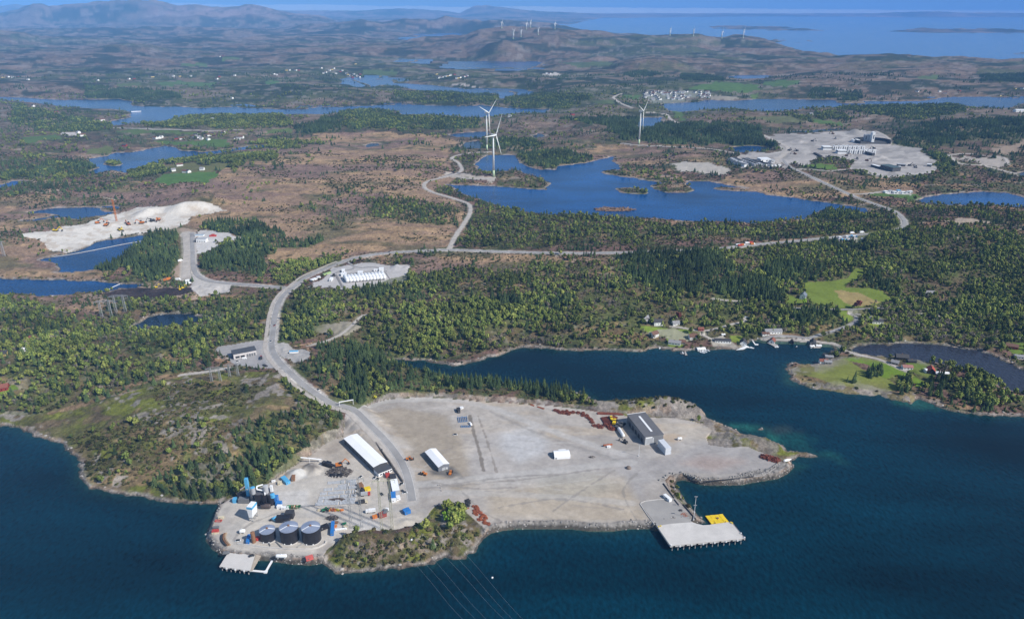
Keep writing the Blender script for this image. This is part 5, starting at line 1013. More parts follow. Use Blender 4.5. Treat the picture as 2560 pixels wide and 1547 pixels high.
for k in range(5): MB().box(-.15,.05,D_*(.1+.17*k),D_*(.1+.17*k)+4,.05,4.4).build('side_gate', CHAR, t)
# two layers of four white containers beside it
CONT_W = mat('white_container', (.66,.69,.74), .45, var=.05, stripe=1.6)
def container(loc, rz, L_, w_, h_, m, label, group=None, name='shipping_container', door=True, cat='container'):
    t = thing(name, label, cat, loc, rz, group)
    MB().box(-L_/2,L_/2,-w_/2,w_/2,.12,h_).build('body', m, t)
    if door:
        for s_ in (-1, 1): MB().box(s_*.05 if s_ > 0 else -w_/2+.1, w_/2-.1 if s_ > 0 else -.05, -.05,.05,.3,h_-.2).build('door', m, t).matrix_local = __import__('mathutils').Matrix(((0,1,0,L_/2),(1,0,0,0),(0,0,1,0),(0,0,0,1)))
    fr = MB()
    for sx in (-1, 1):
        for sy in (-1, 1): fr.box(sx*L_/2-.12,sx*L_/2+.12,sy*w_/2-.12,sy*w_/2+.12,0,h_+.06)
    fr.build('corner_post', m, t); return t
a, rz, W_, D_, H_ = frame_from('5', (1745,920), (1832,915), (1635,795), (1748,1018)); print('cont', W_, D_, H_)
u = np.array((math.cos(rz), math.sin(rz))); n_ = np.array((-u[1], u[0])); cw = D_/4
for k in range(4):
    for l in range(2):
        c = a+u*W_/2+n_*(cw*(k+.5)); container((c[0], c[1], YZ+l*H_/2), rz, W_, cw-.15, H_/2-.06, CONT_W, '%s white container %s from the camera in the double stack by the grey hall' % (['lower','upper'][l], ['nearest','second','third','farthest'][k]), 'stacked white containers beside the grey hall')
# small white hall with a rounded roof
a = np.array(w5('5', (150,1078))[:2]); b = np.array(w5('5', (376,1062))[:2]); rz = ang(a, b); L_ = np.linalg.norm(b-a)
t = thing('tent_hall', 'small white rounded hall standing alone mid yard', 'hall', (a[0], a[1], YZ), rz); dd = 10.5; hh = 5.2
P = [(0,0),(0,hh*.52),(dd*.12,hh*.74),(dd*.32,hh*.93),(dd*.5,hh),(dd*.68,hh*.93),(dd*.88,hh*.74),(dd,hh*.52),(dd,0)]; n = len(P)
MB().add([(0,p[0],p[1]) for p in P]+[(L_,p[0],p[1]) for p in P], [(i,i+1,n+i+1,n+i) for i in range(n-1)]).build('roof', WHT2, t)
for x_ in (.02, L_-.02): MB().add([(x_,p[0],p[1]*.995) for p in P], [tuple(range(n))]).build('end_wall', LGREY, t)
MB().box(1,2,-.12,.1,0,2.1).build('door', GREY, t); MB().box(-.1,0,dd*.3,dd*.7,0,3.2).build('gate', GREY, t)
container((*w5('5', (258,955))[:2], YZ), rz, 7, 1.6, 1.6, WHITE, 'low white box lying behind the small white rounded hall', door=False)
# portable building row by the road
a, rz, W_, D_, H_ = frame_from('2', (1155,962), (1252,952), (1122,800), (1158,1000)); 
t = thing('site_office', 'long white flat roofed site office with black end by the road junction', 'office', (a[0], a[1], YZ), rz); H_ = max(H_, 3.2)
MB().box(0,W_,0,D_,0,H_).build('wall', LGREY, t); MB().box(-.2,W_+.2,-.2,D_+.2,H_,H_+.3).build('roof', WHT2, t)
k_ = MB().box(0,W_*.9,D_+.25,D_+9,0,H_*.9).build('extension', DGREY, t); MB().box(-.1,W_*.95,D_+.25,D_+9.2,H_*.9,H_*.9+.25).build('extension_roof', CHAR, k_)
for k in range(4): MB().box(W_-.05,W_+.08,2+k*D_/4.4,3.4+k*D_/4.4,1.1,2.2).build('window', GLASS, t)
def simple_box(t_, A_, B_, C_, h, m, label, cat='container', name='shipping_container', top=None, z=YZ):
    a, b, c = (np.array(w5(t_, q, z+h)[:2]) for q in (A_, B_, C_)); u = b-a; w_ = np.linalg.norm(u); u /= w_; n = np.array((-u[1], u[0])); d = abs(float((c-a)@n)); ce = a+u*w_/2+n*d/2
    t = thing(name, label, cat, (ce[0], ce[1], z), ang(a, b)); MB().box(-w_/2,w_/2,-d/2,d/2,.1,h-.12).build('body', m, t); MB().box(-w_/2-.08,w_/2+.08,-d/2-.08,d/2+.08,h-.12,h).build('roof', top or m, t)
    if w_ > d: MB().box(-w_/2-.06,-w_/2+.05,-d/2+.3,d/2-.3,.3,h-.5).build('door', m, t)
    else: MB().box(-w_/2+.3,w_/2-.3,-d/2-.06,-d/2+.05,.3,h-.5).build('door', top or m, t)
    MB().box(-w_/2*.6,-w_/2*.6+1.0,-d/2-.07,-d/2+.04,h*.45,h*.75).build('vent_panel', GREY, t); return t
simple_box('2', (1130,1058), (1200,1050), (1125,965), 2.7, BLUE, 'blue roofed cabin joined to the front of the white site office', 'cabin', 'cabin')
simple_box('2', (1140,1090), (1205,1080), (1135,1060), 2.6, WHITE, 'small white cabin in front of the blue roofed cabin', 'cabin', 'cabin')
simple_box('2', (1210,1060), (1265,1050), (1203,1018), 2.6, WHITE, 'small white cabin right of the blue roofed cabin', 'cabin', 'cabin')
simple_box('2', (1330,1260), (1415,1230), (1285,1215), 3.2, BLUE, 'blue hut standing alone on the pale gravel apron', 'hut', 'hut', SKYB if False else BLUE)
simple_box('2', (1065,740), (1125,725), (1065,695), 3.0, RED, 'red container at the corner of the long white warehouse')
simple_box('2', (760,938), (840,915), (752,900), 2.4, YELL, 'bright yellow skip beside the stock rows', 'skip', 'skip')
simple_box('2', (975,1310), (1070,1280), (940,1265), 3.0, mat('dull_red_paint', (.30,.07,.06), .6), 'dull red container below the tall lattice pylon')
simple_box('2', (870,1330), (935,1312), (860,1302), 2.2, ORNG, 'small orange red skip left of the dull red container', 'skip', 'skip')
simple_box('2', (680,890), (740,870), (675,835), 3.0, BROWN, 'dark brown open bin at the head of the stock rows', 'bin', 'waste_bin')
simple_box('3', (1345,1065), (1405,1040), (1265,985), 2.8, SKYB, 'light blue container at the edge of the wooded hill')
simple_box('3', (1420,1015), (1470,1010), (1350,950), 2.6, BROWN, 'dark brown container beside the light blue one')
simple_box('3', (1225,1075), (1285,1065), (1215,1045), 2.2, CREAM, 'cream coloured crate left of the light blue container', 'crate', 'crate')
simple_box('3', (1140,1045), (1195,1030), (1125,1035), 1.6, WHITE, 'flat white box on the gravel near the woods', 'crate', 'crate')
simple_box('1', (165,850), (255,845), (160,815), 2.4, RED, 'dark red container on the left shore of the yard'); simple_box('1', (165,872), (260,862), (160,858), 1.5, CREAM, 'low tan skip at the left shore below the dark red container', 'skip', 'skip')
simple_box('1', (180,795), (262,790), (190,770), 2.2, GREY, 'grey container on the left shore behind the dark red one')
simple_box('1', (255,650), (335,645), (262,625), 1.8, CREAM, 'tan open tray on the left shore of the yard', 'tray', 'tray')
w_ = [w5('1', q) for q in ((215,712),(300,712),(315,688),(230,688))]; mb = MB()
for a, b in zip(w_, w_[1:]+w_[:1]): mb.tube((a[0],a[1],YZ+.5),(b[0],b[1],YZ+.5),.4,n=6)
tag(mb.build('rectangular_crane_spreader', RED), 'open rectangular red steel spreader lying by the left shore', 'lifting frame')
simple_box('1', (1520,1238), (1622,1205), (1500,1205), 2.8, mat('pale_red_paint', (.62,.14,.12), .5), 'light red container on the front shore beneath the tanks')
simple_box('1', (655,995), (700,990), (650,890), 2.8, BLUE, 'blue container left of the smallest black tank')
simple_box('1', (1865,870), (1912,865), (1850,700), 3.0, BLUE, 'tall blue container right of the black tanks'); simple_box('1', (1715,800), (1840,750), (1720,760), 3.6, BLACK, 'black flat roofed shed between the right tank and blue container', 'shed', 'shed')
def vtank(t_, p, r, h, m, label, cone=0, name='upright_tank', cat='tank', top=None):
    g = w5(t_, p); t = thing(name, label, cat, (g[0], g[1]+r, YZ)); MB().lathe([(r,0),(r,h)], 20).build('shell', m, t, False); MB().lathe([(r+.06,h),(r*.15,h+.3+cone)], 20).build('lid', top or m, t); return t
vtank('1', (762,1020), 1.7, 9.5, BROWN, 'tall rusty brown column beside the smallest black tank', .2); vtank('1', (812,985), 1.9, 2.2, RED, 'small round red tank at the foot of the smallest black tank', .3)
def htank(t_, a_, b_, r, m, label, z=YZ, name='horizontal_tank', group=None, n=14, lift=.7):
    a = np.array(at_z(px(t_, a_), z)[:2]); b = np.array(at_z(px(t_, b_), z)[:2]); L_ = float(np.linalg.norm(b-a)); t = thing(name, label, 'tank', (a[0], a[1], z), ang(a, b), group)
    pr = [(.05,0),(r*.6,r*.12),(r*.9,r*.4),(r,r*.8),(r,L_-r*.8),(r*.9,L_-r*.4),(r*.6,L_-r*.12),(.05,L_)]; o = MB().lathe(pr, n).build('shell', m, t, True); o.rotation_euler = (0,R(90),0); o.location = (0,0,r+lift)
    for f in (.2, .8): MB().box(L_*f-.4,L_*f+.4,-r*.7,r*.7,0,lift+r*.4).build('saddle', CONC, t)
    MB().tube((L_*.5,0,2*r+lift-.1),(L_*.5,0,2*r+lift+.5),.35).build('manhole', m, t); return t
htank('1', (1088,1228), (1250,1228), 1.5, WHITE, 'white horizontal tank on the front shore of the yard'); htank('1', (565,875), (655,868), 1.6, WHITE, 'short white tank left of the blue container by the tanks')
htank('5', (1140,775), (1065,655), 1.7, WHITE, 'long white tank beside the rusty steel left of the grey hall')
htank('5', (1905,800), (1975,797), 1.2, WHITE, 'small white tank right of the grey hall'); htank('5', (845,895), (980,880), .9, RUST2, 'orange pipe section lying on the open yard')
simple_box('5', (905,895), (955,890), (903,875), 1.6, WHITE, 'white crate resting against the orange pipe section', 'crate', 'crate')
# asphalt plant
def blk(t_, p0, p1, dep, h, zb=0):        # near-left and near-right base pixels
    a = np.array(w5(t_, p0)[:2]); b = np.array(w5(t_, p1)[:2]); return a, b
pc = w5('p', (1150,800)); t = thing('asphalt_plant', 'asphalt mixing plant with black silos, blue towers and pale ducts', 'mixing plant', (pc[0], pc[1], YZ)); t.scale = (1.15, 1.1, 1.25)
def lp(p, z=0): g = w5('p', p, YZ+z); return (g[0]-pc[0], g[1]-pc[1])
def pbox(name, p0, p1, dep, z0, z1, m, par=None):
    a, b = lp(p0, z0), lp(p1, z0); return MB().box(min(a[0],b[0]), max(a[0],b[0]), (a[1]+b[1])/2, (a[1]+b[1])/2+dep, z0, z1).build(name, m, par or t)
def pcyl(name, p, r, z0, z1, m, top=None, n=18, r2=None):
    a = lp(p, z0); o = MB().lathe([(r,z0),(r2 or r,z1)], n, (a[0], a[1]+r)).build(name, m, t, False)
    if top: MB().lathe([(r+.08,z1),(r*.4,z1+.3)], n, (a[0], a[1]+r)).build('silo_top', top, o)
    return o
for x_, r in ((1085,3.6),(1248,2.6),(1385,2.8)): pcyl('silo', (x_,790), r, 0.3, 9.2, BLACK, mat('silo_top_grey', (.10,.10,.11), .6))
pcyl('round_bunker', (610,640), 3.6, 0, 3.6, CHAR, BLACK); pbox('feed_bin', (535,730), (820,725), 4, 0, 3.4, GREY); pbox('cabin', (385,715), (475,715), 3.4, 0, 3.0, SKYB)
pbox('bucket_elevator', (775,625), (855,625), 2.6, 0, 17, SKYB); pbox('elevator_frame', (868,640), (940,640), 3.2, 0, 8.5, STEEL); pcyl('filter_drum', (925,520), 1.7, 9, 14, LGREY, SKYB); pbox('screen_house', (985,640), (1190,640), 5, 0, 7.4, DGREY)
pcyl('cement_silo', (1280,600), 1.9, 6, 15, LGREY, LGREY); pbox('mixing_tower', (1250,700), (1440,700), 4.4, 0, 9.8, mat('plant_grey', (.20,.20,.24), .5)); pbox('ladder_tower', (1440,720), (1500,720), 2, 0, 14, WHITE); pcyl('blue_drum', (1440,640), 1.6, 13, 15.5, SKYB, SKYB)
pbox('burner_box', (1460,740), (1590,735), 4, 0, 5.2, BLUE); pbox('blue_hopper', (1530,800), (1690,790), 3, 0, 2.6, BLUE); pbox('motor_house', (1560,880), (1690,875), 2.6, 0, 2.2, WHITE)
dt = MB(); dd_ = [(1035,300,14),(1035,380,12.5),(1240,410,11),(1250,520,9.8)]; pp_ = [(*lp((x_,y_), z_), z_) for x_, y_, z_ in dd_]
for a, b in zip(pp_[:-1], pp_[1:]): dt.tube(a, b, .5, n=8)
dt.tube(pp_[0], (*lp((1200,250), 14), 14), .5, n=8); dt.build('duct', WHITE, t)
a = lp((1110,905)); b = lp((1400,900)); o = MB().lathe([(.1,0),(1.5,.5),(1.7,1),(1.7,b[0]-a[0]-1),(1.5,b[0]-a[0]-.4),(.1,b[0]-a[0])], 14).build('bitumen_tank', mat('dark_brown_tank', (.09,.07,.065), .5), t, True); o.rotation_euler = (0,R(90),0); o.location = (a[0],a[1]+1.7,2.1)
cv = MB(); a = lp((640,420), 3); b = lp((800,480), 5); cv.tube((*a,3.4),(*b,9),.55,n=6); cv.tube((*lp((600,410)),2.2),(*lp((760,380)),4.5),.5,n=6); cv.build('conveyor', mat('pink_grey_belt', (.40,.33,.31), .8), t)
lad = MB()
for x_ in (880, 930): g = lp((x_, 640)); lad.tube((g[0],g[1],0),(g[0],g[1],12),.12,n=4); 
for k in range(10): lad.tube((lp((880,640))[0],lp((880,640))[1],1+k*1.1),(lp((930,640))[0],lp((930,640))[1],1+k*1.1),.07,n=4)
lad.build('ladder', STEEL, t)
# white and blue loading silo on legs
a, b = w5('p', (755,1265)), w5('p', (880,1240)); t = thing('loading_silo', 'tall white and blue loading silo on lattice legs before the mixing plant', 'silo', (a[0], a[1], YZ), R(-3)); w_ = 4.9; t.rotation_euler.z = R(-11)
def tap(z0, z1, s0, s1, dy0=0, dy1=0): 
    V = []
    for z_, s_, dy in ((z0, s0, dy0), (z1, s1, dy1)): V += [(w_/2-s_*w_/2,dy,z_),(w_/2+s_*w_/2,dy,z_),(w_/2+s_*w_/2,dy+8,z_),(w_/2-s_*w_/2,dy+8,z_)]
    return V
MB().add(tap(4.2,12.2,.62,1.0), [(0,3,2,1),(4,5,6,7),(0,1,5,4),(1,2,6,5),(2,3,7,6),(3,0,4,7)]).build('hopper', WHITE, t); MB().box(-.05,w_+.05,-.05,8.05,12.2,14.2).build('blue_band', SKYB, t); MB().box(.2,w_-.2,.2,7.8,14.2,14.6).build('roof', WHITE, t)
lg = MB()
for x_ in (.18*w_, .82*w_):
    for y_ in (.5, 4, 7.5): lg.tube((x_,y_,0),(x_,y_,4.4),.28,n=5)
for y_ in (.5, 7.5): lg.tube((.18*w_,y_,0),(.82*w_,y_,4.2),.15,n=4); lg.tube((.82*w_,y_,0),(.18*w_,y_,4.2),.15,n=4)
lg.build('leg_frame', STEEL, t)
# conveyor with row of green bins
simple_box('p', (1750,850), (1980,855), (1750,790), 2.2, WHITE, 'long low white conveyor housing right of the mixing plant', 'conveyor', 'conveyor')
for k in range(5):
    g = w5('p', (2010+k*72, 872-k*2)); t = thing('feed_bin', '%s feed bin from the left in the small row beside the white conveyor' % ORD[k], 'bin', (g[0], g[1], YZ), 0, 'row of feed bins')
    m = [GREEN, GREEN, BROWN, CREAM, GREEN][k]; MB().add([(-1.8,-1.5,2.6),(1.8,-1.5,2.6),(1.8,1.5,2.6),(-1.8,1.5,2.6),(-.8,-.7,.9),(.8,-.7,.9),(.8,.7,.9),(-.8,.7,.9)], [(0,1,5,4),(1,2,6,5),(2,3,7,6),(3,0,4,7),(4,5,6,7)]).build('hopper', m, t)
    lg = MB(); [lg.tube((sx*1.5,sy*1.2,0),(sx*1.7,sy*1.4,2.5),.12,n=4) for sx in (-1,1) for sy in (-1,1)]; lg.build('leg_frame', m, t)
t = thing('mobile_shelter', 'dark shelter with light blue funnel behind the tanks', 'shelter', (*w5('p', (1870,1290))[:2], YZ)); MB().box(-7,4,-1,4,0,4.6).build('body', BLACK, t); MB().box(-1,6,4,9.5,0,5.4).build('rear_body', CHAR, t)
o = MB().lathe([(.4,0),(2.3,4.5)], 14).build('funnel', SKYB, t, True); o.rotation_euler = (0,R(90),0); o.location = (-11.5,1.5,2.6); MB().lathe([(.9,0),(.5,1.4)], 10).build('nozzle', BLACK, t).location = (-12,1.5,.6)
# curved brown hulls on the shore
for k, (p0, p1, m, lb) in enumerate([((320,900),(375,1060),CHAR,'dark'),((352,885),(402,1055),BROWN,'brown middle'),((375,880),(432,1050),TIMB,'pale brown')]):
    a, b = w5('1', p0), w5('1', p1); mb = MB(); prev = None
    for i in range(9):
        f = i/8; q = (a[0]+(b[0]-a[0])*f-2.2*math.sin(math.pi*f), a[1]+(b[1]-a[1])*f, YZ+.8)
        if prev: mb.tube(prev, q, .75, n=6)
        prev = q
    tag(mb.build('curved_beam', m), '%s curved beam of the three lying by the left shore' % lb, 'beam', 'curved beams by the shore')
# crusher, excavators, loaders, trucks, cars
def wheels(t, xs, yw, r, w_=.5):
    for x_ in xs:
        for s_ in (-1, 1): MB().tube((x_,s_*yw-w_/2,r),(x_,s_*yw+w_/2,r),r,n=12).build('wheel', RUBB, t)
def excavator(t_, p, rz, m, label, s=1.0, z=None):
    g = w5(t_, p) if z is None else gnd(t_, p); t = thing('excavator', label, 'excavator', g, rz, 'excavators and diggers'); t.scale = (s, s, s)
    for s_ in (-1, 1): MB().prism([(-2.1,.0),(-1.7,0),(1.7,0),(2.1,0)] if False else [(-2.2,s_*1.25-.3),(2.2,s_*1.25-.3),(2.2,s_*1.25+.3),(-2.2,s_*1.25+.3)],0,.9).build('track', RUBB, t)
    MB().box(-2.2,1.3,-1.3,1.3,1.0,2.1).build('body', m, t); MB().box(.1,1.6,-1.3,-.2,2.1,3.1).build('cab', GLASS, t)
    MB().tube((1.2,.3,1.9),(4.2,.3,4.4),.32,n=5).tube((4.2,.3,4.4),(6.2,.3,1.6),.25,n=5).build('arm', m, t); MB().add([(5.8,-.5,1.7),(5.8,1.1,1.7),(6.6,1.1,.4),(6.6,-.5,.4),(5.4,-.5,.3),(5.4,1.1,.3)], [(0,1,2,3),(0,4,5,1),(4,3,2,5),(0,3,4),(1,5,2)]).build('bucket', CHAR, t); return t
def loader(t_, p, rz, m, label, z=None, s=1.0):
    g = w5(t_, p) if z is None else gnd(t_, p); t = thing('wheel_loader', label, 'wheel loader', g, rz, 'wheel loaders'); t.scale = (s, s, s)
    wheels(t, (-1.9, 1.7), 1.2, .85, .6); MB().box(-3.2,-.4,-1.1,1.1,1.0,2.4).build('body', m, t); MB().box(-.5,1.1,-.9,.9,1.1,3.3).build('cab', GLASS, t); MB().box(-.6,1.2,-1,1,3.3,3.45).build('cab_roof', m, t)
    MB().box(1,3.4,-.5,.5,.8,1.4).build('arm', m, t); MB().box(3.2,4.2,-1.5,1.5,.3,1.5).build('bucket', CHAR, t); return t
def car(g, rz, m, label, grp='cars and vans', van=False):
    t = thing('van' if van else 'car', label, 'van' if van else 'car', g, rz, grp); h = 1.35 if van else .8; L_ = 2.6 if van else 2.2
    wheels(t, (-1.4, 1.4), .82, .33, .25); MB().box(-L_,L_,-.9,.9,.3,.3+h*.6).build('body', m, t); c = MB(); x0, x1 = (-2.4, 1.5) if van else (-1.7, 1.0)
    c.add([(x0,-.85,.3+h*.6),(x1+.6,-.85,.3+h*.6),(x1+.6,.85,.3+h*.6),(x0,.85,.3+h*.6),(x0+.3,-.7,1.5 if not van else 2.1),(x1,-.7,1.5 if not van else 2.1),(x1,.7,1.5 if not van else 2.1),(x0+.3,.7,1.5 if not van else 2.1)], [(4,5,6,7),(0,1,5,4),(1,2,6,5),(2,3,7,6),(3,0,4,7)]).build('cabin', m if van else GLASS, t); return t
def truck(g, rz, m1, m2, label):
    t = thing('truck', label, 'truck', g, rz, 'trucks'); wheels(t, (-3.4, -2.2, 2.6), 1.1, .5, .35); MB().box(1.9,4,-1.2,1.2,.7,3).build('cab', m1, t); MB().box(-4.2,1.7,-1.25,1.25,1,3.4).build('cargo_box', m2, t); MB().box(4,4.06,-1,1,1.8,2.6).build('windscreen', GLASS, t); return t
t = thing('crusher', 'black tracked crusher with long pale conveyor beside the scrap heap', 'crusher', (*w5('2', (230,600))[:2], YZ), R(-25)); 
for s_ in (-1, 1): MB().box(-5,5,s_*1.6-.4,s_*1.6+.4,0,1.2).build('track', RUBB, t)
MB().box(-6,6,-1.5,1.5,1.2,3).build('body', BLACK, t); MB().box(-2,3,-2,2,3,4.6).build('hopper', BLACK, t); MB().box(-6,-3,-1.7,1.7,3,3.8).build('engine', CHAR, t)
g = w5('2', (0,553), YZ+4); mb = MB(); a = w5('2', (140,545)); b = w5('2', (-30,560)); tag(mb.tube((a[0],a[1],YZ+3),(b[0]-8,b[1],YZ+6.5),.6,n=5).tube((a[0],a[1],YZ),(a[0]-6,a[1],YZ+4.5),.2,n=4).tube((b[0],b[1],YZ),(b[0],b[1],YZ+5.6),.2,n=4).build('conveyor', WHITE), 'pale conveyor boom reaching left from the black crusher', 'conveyor')
excavator('2', (390,600), R(20), ORNG, 'orange excavator working on the scrap heap', 1.5)
rs = random.Random(5)
def heap(c, rx, ry, h, n, m, label, cat, name, seed, ln=(1,4), z=YZ, r_=.14, group=None):
    rs = random.Random(seed); mb = MB()
    for _ in range(n):
        a = rs.uniform(0, 6.28); f = math.sqrt(rs.random()); x_, y_ = rx*f*math.cos(a), ry*f*math.sin(a); z_ = h*(1-f)*rs.uniform(.2,1)+.2; L_ = rs.uniform(*ln)/2; b = rs.uniform(0, 3.14); e = rs.uniform(-.25,.25)*L_
        mb.tube((x_-L_*math.cos(b), y_-L_*math.sin(b), max(.1,z_-e)), (x_+L_*math.cos(b), y_+L_*math.sin(b), max(.1,z_+e)), rs.uniform(r_*.7,r_*1.8), n=4)
    o = mb.build(name, m); o.location = (c[0], c[1], z); return tag(o, label, cat, group)
heap(w5('2', (385,690)), 12, 8, 4.2, 420, SCRAP, 'dark tangled scrap heap left of the white warehouse', 'scrap heap', 'scrap_heap', 3)
htank('2', (275,752), (360,745), 1.3, BLACK, 'left black log like tank in front of the scrap heap'); htank('2', (372,750), (460,745), 1.3, BLACK, 'right black log like tank in front of the scrap heap')
loader('2', (1395,510), R(10), ORNG, 'orange loader standing left of the gable hall'); loader('2', (1600,725), R(160), ORNG, 'orange loader on the left end of the dark gravel bank'); loader('2', (1985,712), R(80), ORNG, 'orange loader on top of the dark gravel bank')
excavator('2', (700,1010), R(200), CHAR, 'dark excavator beside the middle stock row'); truck(w5('2', (770,1018)), R(10), RED, LGREY, 'small truck with red cab by the stock rows')
truck(w5('2', (730,1130)), R(15), CREAM, CHAR, 'tan truck at the lower end of the stock rows'); truck(w5('2', (840,1262)), R(190), WHITE, WHITE, 'white truck left of the dull red container'); truck(w5('2', (1060,1275)), R(80), WHITE, GREY, 'white truck right of the dull red container')
excavator('2', (720,960), R(150), CHAR, 'dark digger left of the bright yellow skip'); loader('2', (200,1240), R(20), GREEN, 'green and yellow loader below the stock rows')
for k, (x_, m) in enumerate([(105,CREAM),(260,ORNG),(300,RUST2),(330,ORNG),(370,YELL),(430,ORNG)]):
    g = w5('2', (x_, 1235)); t = thing('machine_part', '%s orange machine attachment from the left below the stock rows' % ORD[k], 'attachment', (g[0], g[1], YZ), k*.7, 'orange attachments in a row'); MB().box(-1.4,1.4,-.8,.8,.1,1.1).build('body', m, t); MB().tube((-1,0,1),(1.6,.4,2.1),.3,n=5).build('arm', m, t)
heap(w5('2', (290,1345)), 5, 3, 1.6, 70, SCRAP, 'small dark tangle of steel above the right tank', 'scrap heap', 'scrap_heap', 8)
for k, (p, m) in enumerate([((350,1420),BROWN),((465,1435),GREEN),((330,1475),ORNG),((480,1470),CREAM)]): g = w5('2', p); t = thing('skip', ['brown','green','orange','cream'][k]+' skip right of the tall blue container', 'skip', (g[0], g[1], YZ), k*.3, 'small skips'); MB().add([(-1.6,-1,1.4),(1.6,-1,1.4),(1.6,1,1.4),(-1.6,1,1.4),(-1.1,-.8,.1),(1.1,-.8,.1),(1.1,.8,.1),(-1.1,.8,.1)], [(0,1,5,4),(1,2,6,5),(2,3,7,6),(3,0,4,7),(4,5,6,7)]).build('body', m, t); MB().box(-1.7,1.7,-1.1,1.1,1.4,1.5).build('rim', m, t)
for k in range(6):
    g = w5('1', (1945+k*28, 830-k*3)); t = thing('crate', '%s white bag from the left in the row right of the blue container' % ORD[k], 'bulk bag', (g[0], g[1], YZ), k, 'white bulk bags'); MB().lathe([(.8,0),(1,.6),(.9,1.3),(.3,1.5)], 8).build('bag', WHITE, t); MB().tube((-.4,0,1.4),(.4,0,1.7),.08,n=4).build('strap', WHITE, t)
# stock rows: sleepers laid side by side
for k, (y0, x0, x1, y1) in enumerate([(845,225,640,815),(890,380,650,850),(945,130,650,905),(1000,120,650,965),(1060,100,650,1020),(1105,85,640,1075),(1150,50,640,1120)]):
    a, b = w5('2', (x0, y0)), w5('2', (x1, y1)); L_ = math.hypot(b[0]-a[0], b[1]-a[1]); nb = int(L_/1.15); rs = random.Random(k); mb = MB(); dk = MB()
    for i in range(nb):
        f = i*1.15
        if rs.random() < .93: mb.box(f, f+.72, -2.0, 2.0, 0, .35+(.35 if f/L_ > .45 and rs.random() < .8 else 0)+.2*rs.random())
    t = thing('beam_row', '%s long row of pale stacked beams counted from the warehouse' % ORD[k], 'stacked beams', (a[0], a[1], YZ+.02), ang(a, b), 'rows of stacked beams'); mb.build('beams', mat('pale_beams', (.54,.56,.59), .7, var=.12), t); dk.box(-1,L_+1,-2.35,-2.15,0,.3).box(-1,L_+1,2.15,2.35,0,.3).build('rail', CONC2, t)
a = w5('2', (370,1085)); mb = MB(); n = 18
mb.add([(-9+18*i/n, -1.6*math.sin(math.pi*i/n), 0) for i in range(n+1)]+[(-8.6+17.2*i/n, 1.2*math.sin(math.pi*i/n), .9*math.sin(math.pi*i/n)) for i in range(n+1)]+[(-9+18*i/n, 2.4*math.sin(math.pi*i/n), 0) for i in range(n+1)], [(i, i+1, n+2+i, n+1+i) for i in range(n)]+[(n+1+i, n+2+i, 2*n+3+i, 2*n+2+i) for i in range(n)])
o = mb.build('soil_heap', mat('dark_soil', (.075,.055,.045), .95, var=.2)); o.location = (a[0], a[1], YZ+.55); tag(o, 'dark brown soil ridge lying across the pale beams', 'soil heap')
# lattice pylons
def mast(h, w0=1.7, w1=1.0, r=.11, seg=14):
    mb = MB()
    for i in range(seg):
        z0, z1 = h*i/seg, h*(i+1)/seg; a0, a1 = (w0+(w1-w0)*i/seg)/2, (w0+(w1-w0)*(i+1)/seg)/2; c0 = [(-a0,-a0),(a0,-a0),(a0,a0),(-a0,a0)]; c1 = [(-a1,-a1),(a1,-a1),(a1,a1),(-a1,a1)]
        for k in range(4):
            mb.tube((*c0[k],z0),(*c1[k],z1),r,n=4,cap=False); mb.tube((*c0[k],z0),(*c1[(k+1) % 4],z1),r*.6,n=3,cap=False)
            if i % 2 == 0: mb.tube((*c0[k],z0),(*c0[(k+1) % 4],z0),r*.6,n=3,cap=False)
    return mb
ARMS = []
def pylon(base, h, gap, rz, label, m=STEEL, sc_=1.0, group='lattice power pylons'):
    t = thing('power_pylon', label, 'power pylon', base, rz, group)
    for s_ in (-1, 1): o = mast(h, 1.9*sc_, 1.1*sc_, .12*sc_).build('mast', m, t); o.location = (s_*gap/2,0,0)
    mb = MB(); hw = gap*1.05
    for y_ in (-.5, .5): mb.tube((-hw,y_,h-1),(hw,y_,h-1),.13*sc_,n=4); mb.tube((-hw,y_,h-1),(-gap/2,y_,h+.8),.09*sc_,n=3); mb.tube((hw,y_,h-1),(gap/2,y_,h+.8),.09*sc_,n=3); mb.tube((-gap/2,y_,h+.8),(gap/2,y_,h+.8),.1*sc_,n=3)
    for i in range(14): x0 = -hw+2*hw*i/14; mb.tube((x0,-.5,h-1),(x0+2*hw/14,.5,h-1),.07*sc_,n=3)
    for z_ in (.35, .65): mb.tube((-gap/2,0,h*z_),(gap/2,0,h*(z_+.13)),.08*sc_,n=3); mb.tube((gap/2,0,h*z_),(-gap/2,0,h*(z_+.13)),.08*sc_,n=3)
    mb.build('crossarm', m, t)
    out = []
    for x_ in (-hw, 0, hw):
        MB().tube((x_,0,h-1),(x_,0,h-4),.16*sc_,n=6).build('insulator', mat('insulator_glass', (.20,.28,.26), .3), t); out.append((base[0]+x_*math.cos(rz), base[1]+x_*math.sin(rz), base[2]+h-4))
    return out
g1 = w5('2', (640,1480)); h1 = z_at_y(px('2', (640,745)), g1[1])-YZ; W1 = pylon((g1[0], g1[1], YZ), min(h1, 48), 8.5, R(8), 'tall grey lattice pylon standing behind the rightmost tank')
g2 = w5('2', (1075,1500)); h2 = z_at_y(px('2', (1110,790)), g2[1])-YZ; W2 = pylon((g2[0], g2[1], YZ), min(h2, 48), 8.5, R(8), 'tall yellowish lattice pylon standing left of the blue hut', mat('yellowish_steel', (.42,.42,.30), .5, .3))
print('pylon', h1, h2)
g = gnd('D', (765,810)); Wb1 = pylon(g, 24, 12, R(12), 'lattice pylon left of the pair by the dark peat field', sc_=1.6); g = gnd('D', (865,770)); Wb2 = pylon(g, 24, 12, R(12), 'lattice pylon right of the pair by the dark peat field', sc_=1.6)
